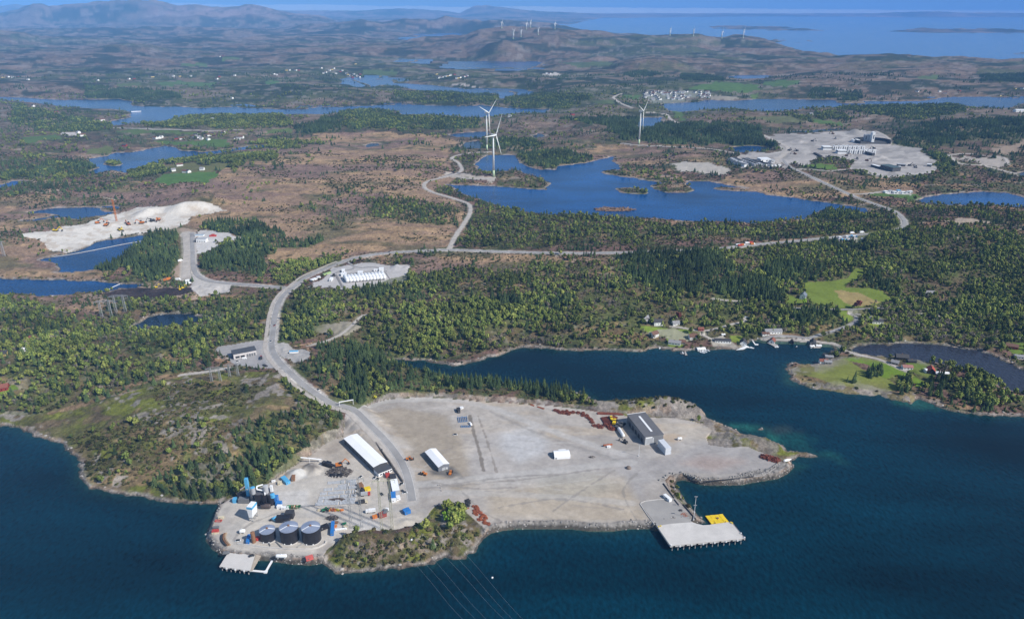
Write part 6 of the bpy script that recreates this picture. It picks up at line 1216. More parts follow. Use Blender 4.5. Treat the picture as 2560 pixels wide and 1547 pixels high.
g = gnd('D', (1548,1270)); Wb3 = pylon(g, 17, 9, R(12), 'left lattice pylon below the grey depot building', sc_=1.2); g = gnd('D', (1675,1230)); Wb4 = pylon(g, 15, 9, R(12), 'right lattice pylon below the grey depot building', sc_=1.2); g = gnd('D', (10,375)); pylon(g, 26, 9, R(12), 'lattice pylon at the far left edge of the open heath', sc_=1.8)
def wire(a, b, sag, label, r=.05, n=28):
    mb = MB(); prev = None
    for i in range(n+1):
        f = i/n; q = (a[0]+(b[0]-a[0])*f, a[1]+(b[1]-a[1])*f, a[2]+(b[2]-a[2])*f-sag*4*f*(1-f))
        if prev: mb.tube(prev, q, r, n=4, cap=False)
        prev = q
    tag(mb.build('power_line', mat('wire', (.32,.34,.36), .5, .4)), label, 'power line', 'power lines over the water')
shore_px = [(1250,935),(1370,930),(1450,865),(1620,865),(1720,840),(1810,790)]; bot_px = [(1720,1489),(1870,1489),(1995,1489),(2200,1489),(2300,1489),(2420,1489)]
for k, (s_, b_) in enumerate(zip(shore_px, bot_px)):
    a0 = (W1+W2)[k]; m_ = w5('8', s_, 30); e = w5('8', b_, 22); d = np.array(e)-np.array(m_); e2 = np.array(e)+d*1.5
    mb = MB(); pts = [np.array(a0), np.array(m_), np.array(e), e2+np.array((0,0,14))]; cr_ = catmull(pts, 8)
    for p, q in zip(cr_[:-1], cr_[1:]): mb.tube(tuple(p), tuple(q), .036, n=4, cap=False)
    tag(mb.build('power_line', mat('wire', (.36,.38,.40), .5, .4)), '%s power line from the left leaving the pylons over the dark water' % ORD[k], 'power line', 'power lines over the water')
for k, (a, b) in enumerate(zip(Wb3+Wb4, Wb1+Wb2)): wire(b, a, 14, '%s power line from the left between the inland pylons' % ORD[k], .04)
for k, (a, b) in enumerate(zip(Wb3+Wb4, W1+W2)): wire(a, b, 16, '%s power line from the left crossing the wooded headland' % ORD[k], .04)

# ---------------- quays
def deck(t_, P, ztop, th, m, label, name='quay_deck', piles=None, cat='quay'):
    W = [at_z(px(t_, p), ztop)[:2] for p in P]; t = thing(name, label, cat, (W[0][0], W[0][1], 0)); L = [(p[0]-W[0][0], p[1]-W[0][1]) for p in W]
    MB().prism(L, ztop-th, ztop).build('deck', m, t); kb = MB()
    if piles:
        i0, i1, n = piles; a, b = np.array(L[i0]), np.array(L[i1]); 
        for row in range(3):
            inn = np.array((-(b-a)[1], (b-a)[0])); inn /= np.linalg.norm(inn); c_ = np.mean(L, axis=0)
            if (c_-a)@inn < 0: inn = -inn
            for k in range(n):
                p = a+(b-a)*((k+.4)/n)+inn*(.9+row*6)
                MB().tube((p[0],p[1],-6),(p[0],p[1],ztop-th),.42,n=8).build('pile', CONC2, t)
        for k in range(n):
            p = a+(b-a)*((k+.65)/n)-inn*.35; MB().box(-.6,.6,-.25,.25,ztop-1.5,ztop-.1).build('fender', WHITE if k % 2 else RUBB, t).location = (p[0], p[1], 0)
    return t, L
tq, L = deck('6', [(580,880),(780,850),(1085,825),(1160,850),(1250,870),(1350,865),(1655,825),(1850,1065),(780,1170)], YZ+.25, 1.3, CONC, 'big pale concrete quay deck at the front right of the yard', piles=(8,7,13))
kb = MB(); 
for i in (5,6,7,8,0):
    if i == 8: a, b = L[8], L[0]
    elif i == 0: continue
    else: a, b = L[i], L[i+1]
    kb.tube((a[0],a[1],YZ+.4),(b[0],b[1],YZ+.4),.22,n=4)
kb.build('kerb', CONC2, tq)
for k, p in enumerate([(610,900),(640,890),(1645,840),(1665,850),(1790,995),(1840,1055),(790,1165)]): g = w5('6', p, YZ+.25); MB().lathe([(.35,0),(.35,.7),(.6,.8),(.6,1)], 10).build('bollard', YELL if k < 4 else WHITE, tq).location = (g[0]-L[0][0]-tq.location[0], g[1]-tq.location[1], YZ+.25)
ap = [w5('6', p)[:2] for p in [(345,565),(365,550),(420,530),(600,505),(830,490),(900,585),(960,640),(1085,822),(582,878)]]; o = MB().prism(ap, YZ-.1, YZ+.16).build('quay_apron', mat('grey_apron', (.34,.325,.31), .9, var=.1, scale=.08)); o['kind'] = 'structure'
KB = 'low kerb walls round the quay'
polywall('kerb_wall', [(750,500),(600,507),(420,530),(365,550),(347,575),(370,610),(450,730),(550,862)], .55, .45, CONC, 'pale low wall curving round the left of the quay apron', 'wall', '6', group=KB)
polywall('kerb_wall', [(678,280),(830,485)], .9, .6, CHAR, 'dark low wall running down to the quay beside the small cove', 'wall', '6', group=KB); polywall('kerb_wall', [(835,510),(897,587)], .9, .6, CHAR, 'short dark wall between the two longer ones at the quay', 'wall', '6', group=KB); polywall('kerb_wall', [(960,580),(1140,788)], .9, .6, CHAR, 'dark low wall nearest the big quay deck', 'wall', '6', group=KB)
polywall('kerb_wall', [(1245,248),(1560,222),(1760,205),(1970,175)], .5, .5, CHAR, 'long low edge wall along the outer yard by the cove', 'wall', '6', group=KB); polywall('kerb_wall', [(1970,178),(2100,165),(2200,110),(2290,50)], .5, .5, CONC2, 'low edge wall at the far right corner of the yard', 'wall', '6', group=KB)
g = w5('6', (735,500)); t = thing('guard_cabin', 'small white cabin standing by the quay apron fence', 'cabin', (g[0], g[1], YZ), R(-62)); MB().box(-4.2,4.2,-1.4,1.4,.1,2.6).build('body', WHITE, t); MB().box(-4.3,4.3,-1.5,1.5,2.6,2.8).build('roof', WHITE, t); MB().box(-1,1,-1.46,-1.38,1,2).build('window', GLASS, t)
def lamp(g, h, label, arm=True):
    t = thing('lamp_mast', label, 'lamp mast', g, 0, 'tall lamp masts'); MB().tube((0,0,0),(0,0,h),.22,.12,8).build('pole', WHITE, t); MB().box(-1.3,1.3,-.3,.3,h-.2,h+.3).build('lamp_head', STEEL, t); MB().box(-.5,.5,-.5,.5,0,.8).build('base', CONC, t)
lamp(w5('5', (1355,1032)), 13, 'white lamp mast standing left of the container stack'); lamp(w5('6', (1122,688), 4), 16, 'thin lamp mast on the rocks beside the quay'); lamp(w5('6', (1110,800)), 15, 'white lamp mast at the inner corner of the big quay')
# yellow pontoon
Wp = [at_z(px('6', p), 1.4)[:2] for p in [(1275,735),(1530,702),(1622,830),(1368,856)]]; t = thing('pontoon', 'yellow floating pontoon moored behind the big quay', 'pontoon', (Wp[3][0], Wp[3][1], 0)); a = np.array(Wp[3]); ux = np.array(Wp[2])-a; uy = np.array(Wp[0])-a
MB().prism([tuple(np.array(p)-a) for p in Wp], .1, .7).build('float', CHAR, t)
for i in range(4):
    for j in range(3):
        q = [ux*(i+.03)/4+uy*(j+.03)/3, ux*(i+.97)/4+uy*(j+.03)/3, ux*(i+.97)/4+uy*(j+.97)/3, ux*(i+.03)/4+uy*(j+.97)/3]; MB().prism([tuple(p) for p in q], .7, 1.4+.12*((i+j) % 2)).build('yellow_panel', YELL, t)
q = ux*.55+uy*.55; MB().lathe([(1.0,0),(1.0,.6)], 10).build('hatch', BROWN, t).location = (q[0], q[1], 1.5)
for f in (.2, .8): MB().lathe([(.3,0),(.3,.9)], 8).build('bollard', RUST, t).location = (ux[0]*f, ux[1]*f+.6, 1.4)
# left quay
tq2, L = deck('1', [(400,1150),(790,1172),(718,1408),(278,1345)], YZ-.6, 1.2, CONC, 'small pale quay deck at the front left of the yard', piles=(3,2,7))
wk_ = [at_z(px('1', p), YZ-.9)[:2] for p in [(800,1175),(870,1195),(755,1395),(725,1405)]]; o = MB().prism([(p[0]-tq2.location[0], p[1]-tq2.location[1]) for p in wk_], YZ-1.4, YZ-.9).build('side_ramp', mat('sandy_concrete', (.46,.39,.31), .9), tq2)
t = thing('floating_walkway', 'narrow white floating walkway bent round a square of water beside the small quay', 'walkway', (0,0,0)); pts = [at_z(px('1', p), 1.0) for p in [(725,1400),(940,1420),(1052,1225)]]
for a, b in zip(pts[:-1], pts[1:]):
    d = np.array(b)-np.array(a); n = np.array((-d[1], d[0]))/np.linalg.norm(d[:2])*.8; MB().prism([(a[0]+n[0],a[1]+n[1]),(a[0]-n[0],a[1]-n[1]),(b[0]-n[0],b[1]-n[1]),(b[0]+n[0],b[1]+n[1])], .5, 1.0).build('walkway_deck', WHITE, t); MB().tube((a[0],a[1],.2),(b[0],b[1],.2),.7,n=8).build('float', GREY, t)
MB().box(pts[1][0]-1.2,pts[1][0]+1.2,pts[1][1]-1.2,pts[1][1]+1.2,.2,1.2).build('corner_float', WHITE, t)
for k, (t_, p, rz_, lab) in enumerate([('1',(375,1165),.3,'grey van parked at the left corner of the small quay'),('1',(740,1200),.4,'dark blue car parked on the small quay'),('1',(545,985),.2,'dark car parked left of the tanks'),('1',(1020,1400),0,'')][:3]): car(w5(t_, p, YZ if k != 1 else YZ-.6), rz_, [GREY, CHAR, WHITE][k], lab, van=k == 0)
# blocks along the outer edge
EB = [(625,230),(690,188),(725,165),(785,128),(820,135),(935,118),(975,140),(1010,150),(1040,160),(1075,165),(1105,180),(1135,192),(1175,215),(1215,228)]+[(1635+38*i,183-4.2*i) for i in range(9)]+[(2010+22*i,158-6*i) for i in range(6)]+[(2150+20*i,96-13*i) for i in range(8)]
for k, p in enumerate(EB):
    g = w5('6', p); s_ = 1.1 if k < 14 else .8; o = MB().add([(-s_,-s_,0),(s_,-s_,0),(s_*.9,s_,0),(-s_,s_*.9,0),(-s_*.6,-s_*.5,s_*1.1),(s_*.5,-s_*.6,s_),(s_*.6,s_*.5,s_*1.2),(-s_*.5,s_*.6,s_)], [(0,3,2,1),(4,5,6,7),(0,1,5,4),(1,2,6,5),(2,3,7,6),(3,0,4,7)]).build('edge_stone', STONE); o.location = (g[0], g[1], YZ); o.rotation_euler = (0,0,k*.9); tag(o, '%s grey stone from the quay road along the outer yard edge' % ordn(k), 'stone', 'edge stones along the outer yard')
# rusty heaps
def chain(t_, p, label, grp, i, s=2.1, m=RUST, z=YZ):
    g = w5(t_, p, z); rs = random.Random(i); mb = MB()
    for _ in range(46):
        a = rs.uniform(0,6.28); f = math.sqrt(rs.random()); x_, y_ = s*f*math.cos(a), s*f*math.sin(a); z_ = s*.85*(1-f*f)*rs.uniform(.4,1)+.2; b = rs.uniform(0,3.14); L_ = s*rs.uniform(.2,.45); mb.tube((x_-L_*math.cos(b),y_-L_*math.sin(b),z_),(x_+L_*math.cos(b),y_+L_*math.sin(b),z_+rs.uniform(-.3,.3)),s*rs.uniform(.08,.16),n=5)
    o = mb.build('chain_heap', m); o.location = (g[0], g[1], z); o.rotation_euler = (0,0,i*1.3); tag(o, label, 'chain heap', grp)
for i, p in enumerate([(160,378),(200,390),(235,412),(268,398),(292,418),(325,395),(345,432),(380,412),(418,405),(488,412),(560,422),(562,452),(612,455),(632,484),(670,512),(688,548),(718,596),(775,600),(808,620),(878,590),(930,615),(955,640),(990,650)]): chain('5', p, '%s rusty chain heap from the left in the curving row on the yard' % ordn(i), 'rusty chain heaps in a curving row', i, 2.3 if i < 17 else 2.8)
rs = random.Random(9)
for i in range(22): 
    f = i/21; p = (1880+150*f+rs.uniform(-60,60)*(1-abs(f-.5)), 215+210*f+rs.uniform(-8,8)); chain('8', p, '%s rusty heap counted from the back of the sprawl right of the bright bush' % ordn(i), 'rusty heaps behind the mossy headland', 40+i, rs.uniform(1.3,2.0), RUST2)
for i, p in enumerate([(1812,150),(1815,172),(1808,200)]): chain('8', p, ['far','middle','near'][i]+' black lump beside the rusty sprawl', 'black lumps', 80+i, 2.2, CHAR)
chain('7', (1190,800), 'rusty scrap pile under the rock at the far right of the yard', 'rusty scrap at the far right', 90, 4); chain('7', (1250,820), 'second rusty scrap pile under the rock at the far right', 'rusty scrap at the far right', 91, 4); chain('7', (1310,835), 'third rusty scrap pile at the far right, by the white boat', 'rusty scrap at the far right', 92, 4)
def bars(t_, a_, b_, n, wd, label, m=RUST, seed=1, layers=2):
    a, b = w5(t_, a_), w5(t_, b_); rs = random.Random(seed); t = thing('steel_stack', label, 'steel stack', (a[0], a[1], YZ), ang(a, b), 'stacks of rusty steel'); L_ = math.hypot(b[0]-a[0], b[1]-a[1]); mb = MB()
    for l in range(layers):
        for i in range(n): y_ = -wd/2+wd*i/n; mb.tube((rs.uniform(-.5,.5),y_,.4+l*.6),(L_+rs.uniform(-.5,.5),y_+rs.uniform(-.2,.2),.4+l*.6),wd/n*.42,n=6)
    mb.build('steel_bars', m, t); bl_ = MB(); [bl_.box(L_*f-.15,L_*f+.15,-wd/2,wd/2,0,.2) for f in (.1,.5,.9)]; bl_.build('bearer', TIMB, t)
bars('5', (765,420), (1130,435), 6, 4, 'long rusty steel stack along the foot of the rock ridge', seed=1)
for i, (a_, b_) in enumerate([((830,485),(880,570)),((858,478),(915,570)),((888,475),(950,580)),((915,470),(985,590)),((960,470),(1045,500)),((990,462),(1050,490))]): bars('5', a_, b_, 4, 2.4, '%s rusty steel stack from the left beside the grey hall' % ORD[i], seed=i+3, m=RUST if i != 4 else RUST2)
for i, (a_, b_) in enumerate([((1440,205),(1545,215)),((1640,235),(1695,255)),((1735,265),(1840,298))]): bars('4', a_, b_, 3, 2, '%s orange red steel bundle along the rock cut' % ORD[i], seed=20+i, m=RUST2, layers=1)
bars('8', (1700,245), (1830,232), 3, 1.6, 'long thin rusty bar pointing at the bright green bush', seed=31, m=RUST2, layers=1)
loader('5', (1010,560), R(70), YELL, 'yellow machine between the rusty stacks and the grey hall', s=1.4); loader('5', (960,510), R(100), YELL, 'yellow machine behind the other yellow one', s=1.2); loader('5', (1050,620), R(60), DGREY, 'dark grey loader left of the big grey hall', s=1.4); loader('5', (1110,600), R(50), DGREY, 'dark grey loader in the shadow of the big grey hall', s=1.3)
excavator('5', (1160,840), R(140), CHAR, 'dark digger in front of the white tank on the yard', 1.1); heap(w5('5', (680,1045)), 3, 1.5, .8, 18, SCRAP, 'small dark litter on the open yard right of the white rounded hall', 'litter', 'litter_heap', 12)
o = MB().lathe([(2.3,0),(2.5,.9),(1.7,2),(.5,2.6)], 9).build('boulder', mat('brown_rock', (.20,.155,.13), .9, bump=.5)); g = w5('5', (1210,1205)); o.location = (g[0], g[1], YZ); tag(o, 'lone brown boulder on the open yard', 'boulder')
o = mb = MB(); o = heap(w5('6', (925,665)), 1.6, 1.2, 1.6, 24, CHAR, 'dark scrap clump on the quay apron', 'scrap heap', 'scrap_heap', 15, (1,2)); heap(w5('6', (980,720)), 3, 3, .5, 26, RUST2, 'reddish litter on the quay apron', 'litter', 'litter_heap', 16, (1,2))
# blue frames on the yard
for k, (p0, p1, dep) in enumerate([((608,490),(735,480),9),((645,562),(778,560),2.5)]):
    a, b = w5('4', p0), w5('4', p1); t = thing('blue_rack', ['big blue steel rack lying on the yard','flat blue steel frame nearest the white van'][k], 'rack', (a[0], a[1], YZ), ang(a, b)); L_ = math.hypot(b[0]-a[0], b[1]-a[1]); m = mat('rack_blue', (.06,.17,.36), .5)
    for nm_2, seg in (('side_beam', [((0,0),(L_,0)),((0,dep),(L_,dep))]), ('cross_beam', [((L_*i/5,0),(L_*i/5,dep)) for i in range(6)])):
        for s0, s1 in seg: MB().tube((*s0,.5),(*s1,.5),.3,n=5).build(nm_2, m, t)
    for i in range(3): MB().tube((L_*i/2,dep,.5),(L_*i/2,dep,2.2-k),.2,n=5).build('post', m, t)
car(w5('4', (780,520)), R(-60), WHITE, 'white van parked by the blue steel racks', van=True)
simple_box('4', (600,325), (635,320), (585,275), 3.2, CHAR, 'black box machine at the top end of the dirt trench'); simple_box('4', (640,285), (680,275), (640,262), 1.6, WHITE, 'small pale box right of the black one at the trench end', 'crate', 'crate')
for k, p in enumerate([(320,1390),(345,1388),(358,1430),(368,1470)]): g = w5('4', p); o = MB().box(-.5,.5,-.5,.5,0,.9).add([(-.4,-.4,.9),(.4,-.4,.9),(.4,.4,.9),(-.4,.4,.9),(0,0,1.2)], [(0,1,4),(1,2,4),(2,3,4),(3,0,4)]).build('concrete_block', CONC2); o.location = (g[0], g[1], YZ); tag(o, '%s concrete block from the left beside the east west track' % ORD[k], 'block', 'concrete blocks by the track')
for k, p in enumerate([(2050,155),(700,760),(1000,1005),(1280,860),(1270,870),(1300,965),(1330,985),(900,770),(940,790)]): car(w5('2', p), k*1.1, [WHITE, WHITE, GREY, WHITE, LGREY, GREY, WHITE, WHITE, WHITE][k], ['white car beside','silver car below','grey car far from','white car right of','pale car close to','grey car just right of','white car farthest right of','white van like car at','second white car at'][k]+[' the blue racks',' the scrap heap',' the pylon foot',' the white site office',' the white site office end',' the blue roofed cabin',' the blue roofed cabin',' the warehouse front',' the warehouse front'][k])
g = w5('7', (1440,850), YZ); o = MB().lathe([(.2,0),(1.2,1),(1.3,5),(.4,9)], 8).build('boat', WHITE); o.rotation_euler = (0,R(90),R(20)); o.location = (g[0]-4, g[1], YZ+1); tag(o, 'white boat hull lying at the far right corner of the yard', 'boat')
o = MB().lathe([(.1,0),(.9,1.2),(1,4),(.2,7)], 8).build('boat', WHITE); g = gnd('8', (1145,625)); o.rotation_euler = (0,R(90),R(60)); o.location = (g[0], g[1], g[2]+1); tag(o, 'white upturned boat on the mossy headland', 'boat')
o = MB().lathe([(.1,0),(.7,.3),(.8,.9),(.2,1.4)], 10).build('buoy', WHITE); g = w5('8', (2098,1042), 0); o.location = (g[0], g[1], -.3); tag(o, 'small white buoy alone on the dark water', 'buoy')

# ---------------- houses
HOUSE_P = {}
def house(t_, p, L_, W_, h, rise, rz, wallm, roofm, label, group=None, detail=True, name='house', cat='house', sink=.6, chim=True):
    g = gnd(t_, p); key = (L_, W_, h, rise, wallm.name, roofm.name, detail, chim)
    t = thing(name, label, cat, (g[0], g[1]+W_*.3, g[2]), R(rz), group)
    if key not in HOUSE_P:
        w = MB().gwall(-L_/2,L_/2,-W_/2,W_/2,-sink*2,h,rise,'x').build('wall', wallm, t); r = MB().gable(-L_/2,L_/2,-W_/2,W_/2,h,rise,'x',.5,.22).build('roof', roofm, t); kids = []
        if chim: kids.append((MB().box(-.5,.2,-.45,.25,h+rise*.5,h+rise+.9).build('chimney', BROWN, r), 'r'))
        if detail:
            for s_ in (-1, 1):
                n = max(2, int(L_/3.2))
                for k in range(n):
                    x = -L_/2+L_*(k+.5)/n; kids.append((MB().box(x-.55,x+.55,s_*W_/2-.05,s_*W_/2+.05,1.0,2.2).build('window' if k != 1 else 'door', GLASS, w), 'w'))
            for s_ in (-1, 1): kids.append((MB().box(s_*L_/2-.05,s_*L_/2+.05,-.6,.6,h*.45,h*.45+1.2).build('window', GLASS, w), 'w'))
        HOUSE_P[key] = (w, r, kids)
    else:
        w0, r0, kids = HOUSE_P[key]; w = w0.copy(); r = r0.copy(); 
        for o in (w, r): sc.collection.objects.link(o); o.parent = t
        for kobj, kk in kids: d = kobj.copy(); sc.collection.objects.link(d); d.parent = r if kk == 'r' else w
    return t
WW, WR, WB, WY, WG = WOODW, WOODR, WOODB, WOODY, WOODG
for a in [
 ('v',(120,215),14,8,4,3.5,60,WB,TILE_G,'dark barn with grey roof at the left end of the village','barn'), ('v',(365,262),12,9,4.5,3,10,WW,TILE_D,'white house with dark roof at the top of the village lawn','house'),
 ('v',(735,270),9,7,3.2,2.5,12,WW,TILE_G,'white gabled garage with grey roof beside the village road','garage'), ('v',(1250,385),7,5,3,1.6,0,WR,TILE_R,'small red shed at the village road fork','shed'),
 ('v',(290,515),10,8,4.5,3,35,WW,TILE_B,'white house with brown red roof left of the village lawn','house'), ('v',(720,668),15,8,3,2.2,-18,WW,TILE_G,'long grey roofed house right above the village shore','house'),
 ('v',(875,655),8,7,3,2,-12,WG,TILE_B,'brown roofed annex joined to the long grey roofed house','house'), ('v',(1090,560),10,8,4.2,2.6,5,WW,TILE_B,'white house with red brown roof in the middle of the village','house'),
 ('v',(1700,628),20,7,3.2,.7,-6,WW,TILE_D,'low modern white house with black roof on the bare rock','house'), ('v',(1710,490),4,3,2.2,.8,0,WW,WHITE,'tiny white shed above the modern house','shed'),
 ('v',(1255,790),10,6,2.2,1.0,8,WW,WHITE,'white flat boathouse on the village shore with boats before it','boathouse'), ('v',(2125,690),9,8,4.5,3.2,75,WW,TILE_D,'white boathouse with dark roof and pale slipway','boathouse'),
 ('w',(330,895),22,7,4,2.4,3,WW,TILE_G,'long white house with grey roof above the shore road','house'), ('w',(210,918),9,6,2.6,1.2,3,WW,TILE_B,'low white garage with brown roof left of the long white house','garage'),
 ('w',(318,1045),8,7,3.5,3,60,WW,TILE_R,'white boathouse with red roof on its own jetty','boathouse'), ('w',(625,1045),5,4,2.6,2,75,WB,TILE_D,'small black boathouse between the two jetties','boathouse'),
 ('w',(950,1062),9,7,3.2,3,70,WG,TILE_D,'dark roofed boathouse at the end of the shore road','boathouse'), ('w',(932,1110),5,3.5,2.2,.7,10,WW,WHITE,'tiny white hut below the dark roofed boathouse','hut'),
 ('w',(1035,1100),6,4,2,.8,-5,WW,WHITE,'low white hut right of the dark roofed boathouse','hut'), ('w',(1110,1352),9,6,3.2,1.8,-5,WW,TILE_R,'white house with red roof on the grassy island shore','house'),
 ('w',(1180,1365),8,6,3,1.6,-10,WG,TILE_G,'grey annex right of the red roofed island house','house'), ('w',(1290,1245),10,7,4,2.6,-20,WB,TILE_D,'black house on the island beside the causeway','house'), ('w',(1200,1275),9,6,2.4,1,-10,WG,TILE_G,'low weathered shed left of the black island house','shed'),
 ('w',(800,352),10,8,5,3.6,60,WW,mat('blue_grey_tiles',(.16,.19,.24),.7),'white farmhouse with blue grey roof beside the big meadow','house'), ('w',(655,262),14,7,3.6,2.4,-12,WR,TILE_B,'brown roofed barn behind the white farmhouse','barn'),
 ('w',(1945,735),14,8,3.6,1.8,-5,WW,TILE_D,'white house with dark roof right of the bending village road','house'), ('w',(1790,690),8,6,2.8,1.5,-8,WG,TILE_G,'grey garage left of the white house by the bend','garage'),
 ('F',(1780,650),17,9,3.6,2,-5,WG,TILE_G,'grey roofed house hidden in the right hand woods','house'), ('F',(1985,828),8,6,3,1.8,10,mat('tan_boards',(.5,.36,.24),.8),TILE_B,'small tan house among the trees on the right slope','house'),
 ('F',(2380,1035),13,8,3.6,2.2,-25,WR,TILE_B,'brown red house near the right edge by the channel','house'), ('F',(2410,965),8,5,2.6,1.2,-25,WG,TILE_G,'small grey hut near the right edge above the brown red house','hut'), ('r',(2390,105),10,6,3,1.5,-15,WW,TILE_G,'white house with pale roof at the right edge by the channel','house'),
 ('r',(578,280),11,7,3.2,1.8,-5,WW,mat('pink_tiles',(.34,.16,.14),.8),'white house with pinkish roof in the middle of the island','house'), ('r',(490,128),14,7,4,3,-10,WB,TILE_D,'big black barn by the island lane','barn'), ('r',(648,172),10,5,2.8,1,-3,WB,TILE_D,'small black shed right of the black barn','shed'),
 ('r',(385,200),8,7,3,2,-35,WG,TILE_G,'grey house where the island lane ends','house'), ('r',(965,345),10,8,4,3.4,70,WB,mat('bright_red_tiles',(.40,.07,.045),.7),'dark house with bright red roof on the island','house'), ('r',(905,335),6,5,3.6,.6,0,WHITE,WHITE,'small white shed left of the bright red roof','shed'), ('r',(1140,378),15,5,3,1,-6,WG,WHITE,'long shed with white roof right of the bright red roof','shed'),
 ('D',(240,985),11,8,4,2.5,-8,WW,TILE_R,'white house with red roof alone in the left woods','house'), ('D',(200,1050),14,5,2.6,1,4,WW,WHITE,'long white shed below the red roofed house in the left woods','shed'), ('D',(12,1090),12,8,4,2.6,10,WY,TILE_D,'yellow house with dark roof at the left edge','house'), ('D',(10,1335),12,8,4,3,20,WR,TILE_R,'red house with lawn at the left edge','house'),
 ]: house(*a[:10], group='houses of the shore village and island' if a[0] in 'vwrF' else None, name=a[10], cat=a[10])
fam = [(WW,TILE_D),(WW,TILE_G),(WW,TILE_B),(WR,TILE_D),(WW,TILE_G),(WY,TILE_D)]
def small_house(t_, p, i, label, grp, big=1.0):
    g = gnd(t_, p)
    if float(sample(SD, g[0], g[1])) < 12: return
    m = fam[i % len(fam)]; house(t_, p, [12,10,15][i % 3]*big, 9*big, 4.4*big, 2.8*big, (i*53) % 90-45, m[0], m[1], label, grp, False, chim=False)
PL = ['beside the blue lake','on the green field','at the edge of the wood','along the farm lane']
farm = [(1135,993),(1110,996),(1152,988),(1260,998),(1300,1000),(1420,990),(1400,975),(1380,985),(1440,1000),(1435,1155),(1285,1190),(1238,1228),(1345,1238),(1328,1238),(1445,1220),(1525,968),(1500,975),(1490,1005),(1690,998),(1725,990),(1705,1002),(745,925),(590,975),(560,955),(235,765),(215,775),(100,775),(400,805),(730,865),(1545,830),(1400,862),(1480,835),(1520,860),(890,1050),(1600,955),(1660,708)]
for i, p in enumerate(farm): small_house('A', p, i*2 if i % 3 else i, '%s farm house from the list of the left lake country, %s' % (ordn(i), PL[i % 4]) if False else '%s farm house %s, left of the open heath' % (['white','pale','small','bright','low','red'][i % 6], PL[i % 4]), 'farm houses left of the heath', 1.05)
farf = [('A',q) for q in [(60,555),(90,558),(150,550),(125,553),(200,575),(20,558),(700,580),(770,570),(920,570),(960,568),(1240,550),(1290,550),(1340,553),(1365,550),(1550,570),(1570,552),(1680,545),(1695,548),(1960,535),(1980,540),(1570,410),(1595,405),(990,555),(1090,555)]+[(2300+k*15,492+((k*37) % 44)) for k in range(11)]+[(2050+k*22,507) for k in range(5)]]
farf += [('B',q) for q in [(45+k*9,532+((k*31) % 26)) for k in range(13)]+[(690+k*13,535+((k*29) % 32)) for k in range(18)]+[(110,462),(135,465),(1480,530),(1500,532),(1665,825),(1215,840),(1660,815)]]
farf += [('C',q) for q in [(1700,660),(1720,720),(1640,408),(2000,655),(2340,635),(2400,640),(2450,640),(1860,660),(1900,672),(200,620),(690,720),(2290,690),(2180,695),(940,825),(480,600)]]
for i, (t_, p) in enumerate(farf):
    if i % 5 != 2: small_house(t_, p, i % 6, 'tiny white far off house beyond the long fjord', 'far off houses beyond the long fjord', 1.15)
rs = random.Random(4); tn = 0
for k in range(96):
    if k < 66: p = (2175+rs.random()*285, 658+rs.random()*62); t_ = 'B'; 
    else: p = (rs.random()*215, 662+rs.random()*42); t_ = 'C'
    small_house(t_, p, [0,1,4,4,0,2][k % 6], 'small white house in the dense far hillside town above the lake', 'houses of the far town', 1.1)
house('C',(2455,805),60,18,9,2,0,WHITE,WHITE,'large white hall at the far right edge beyond the dark woods', detail=False, chim=False, name='hall', cat='hall')
# ---------------- jetties and boats
def jetty(t_, P, label, m=CONC2, z=1.0):
    W = [at_z(px(t_, p), z)[:2] for p in P]; t = thing('jetty', label, 'jetty', (W[0][0], W[0][1], 0)); L = [(p[0]-W[0][0], p[1]-W[0][1]) for p in W]; MB().prism(L, z-.4, z).build('deck', m, t)
    for p in L: MB().tube((p[0],p[1],-3),(p[0],p[1],z+.3),.2,n=6).build('post', TIMB, t)
jetty('v', [(915,800),(935,800),(972,880),(925,882)], 'grey jetty reaching out before the grassy village shore'); jetty('v', [(2095,720),(2190,690),(2230,705),(2120,765),(1970,775)], 'pale slipway at the white boathouse with dark roof', WHITE, 1.2)
jetty('w', [(190,1000),(250,1010),(400,1065),(400,1085),(345,1090),(230,1030)], 'grey jetty under the red roofed boathouse'); jetty('w', [(0,1000),(20,1005),(55,1050),(100,1052),(98,1068),(45,1066)], 'pale bent floating jetty left of the red roofed boathouse', WHITE, .6); jetty('w', [(900,1085),(940,1068),(1070,1090),(1060,1112),(960,1112)], 'pale jetty below the dark roofed boathouse')
jetty('w', [(580,1350),(760,1365),(780,1385),(720,1400),(590,1378)], 'rough stone jetty at the left tip of the island', STONE, 1.2)
def boat(t_, p, rz, L_, label, m=WHITE):
    g = at_z(px(t_, p), 0); t = thing('motor_boat', label, 'boat', (g[0], g[1], 0), R(rz), 'boats moored along the village shore'); w_ = L_*.17
    MB().add([(-L_/2,-w_,.9),(L_*.2,-w_,.9),(L_/2,0,1.1),(L_*.2,w_,.9),(-L_/2,w_,.9),(-L_/2,-w_*.6,-.2),(L_*.15,-w_*.6,-.2),(L_*.38,0,-.2),(L_*.15,w_*.6,-.2),(-L_/2,w_*.6,-.2)], [(0,1,6,5),(1,2,7,6),(2,3,8,7),(3,4,9,8),(4,0,5,9),(0,4,3,2,1)]).build('hull', m, t)
    MB().box(-L_*.1,L_*.15,-w_*.6,w_*.6,.9,1.7).build('cabin', WHITE, t); MB().box(L_*.15,L_*.17,-w_*.5,w_*.5,1.1,1.6).build('windscreen', GLASS, t); MB().box(-L_/2-.4,-L_/2,-.25,.25,.2,1.2).build('outboard_motor', CHAR, t)
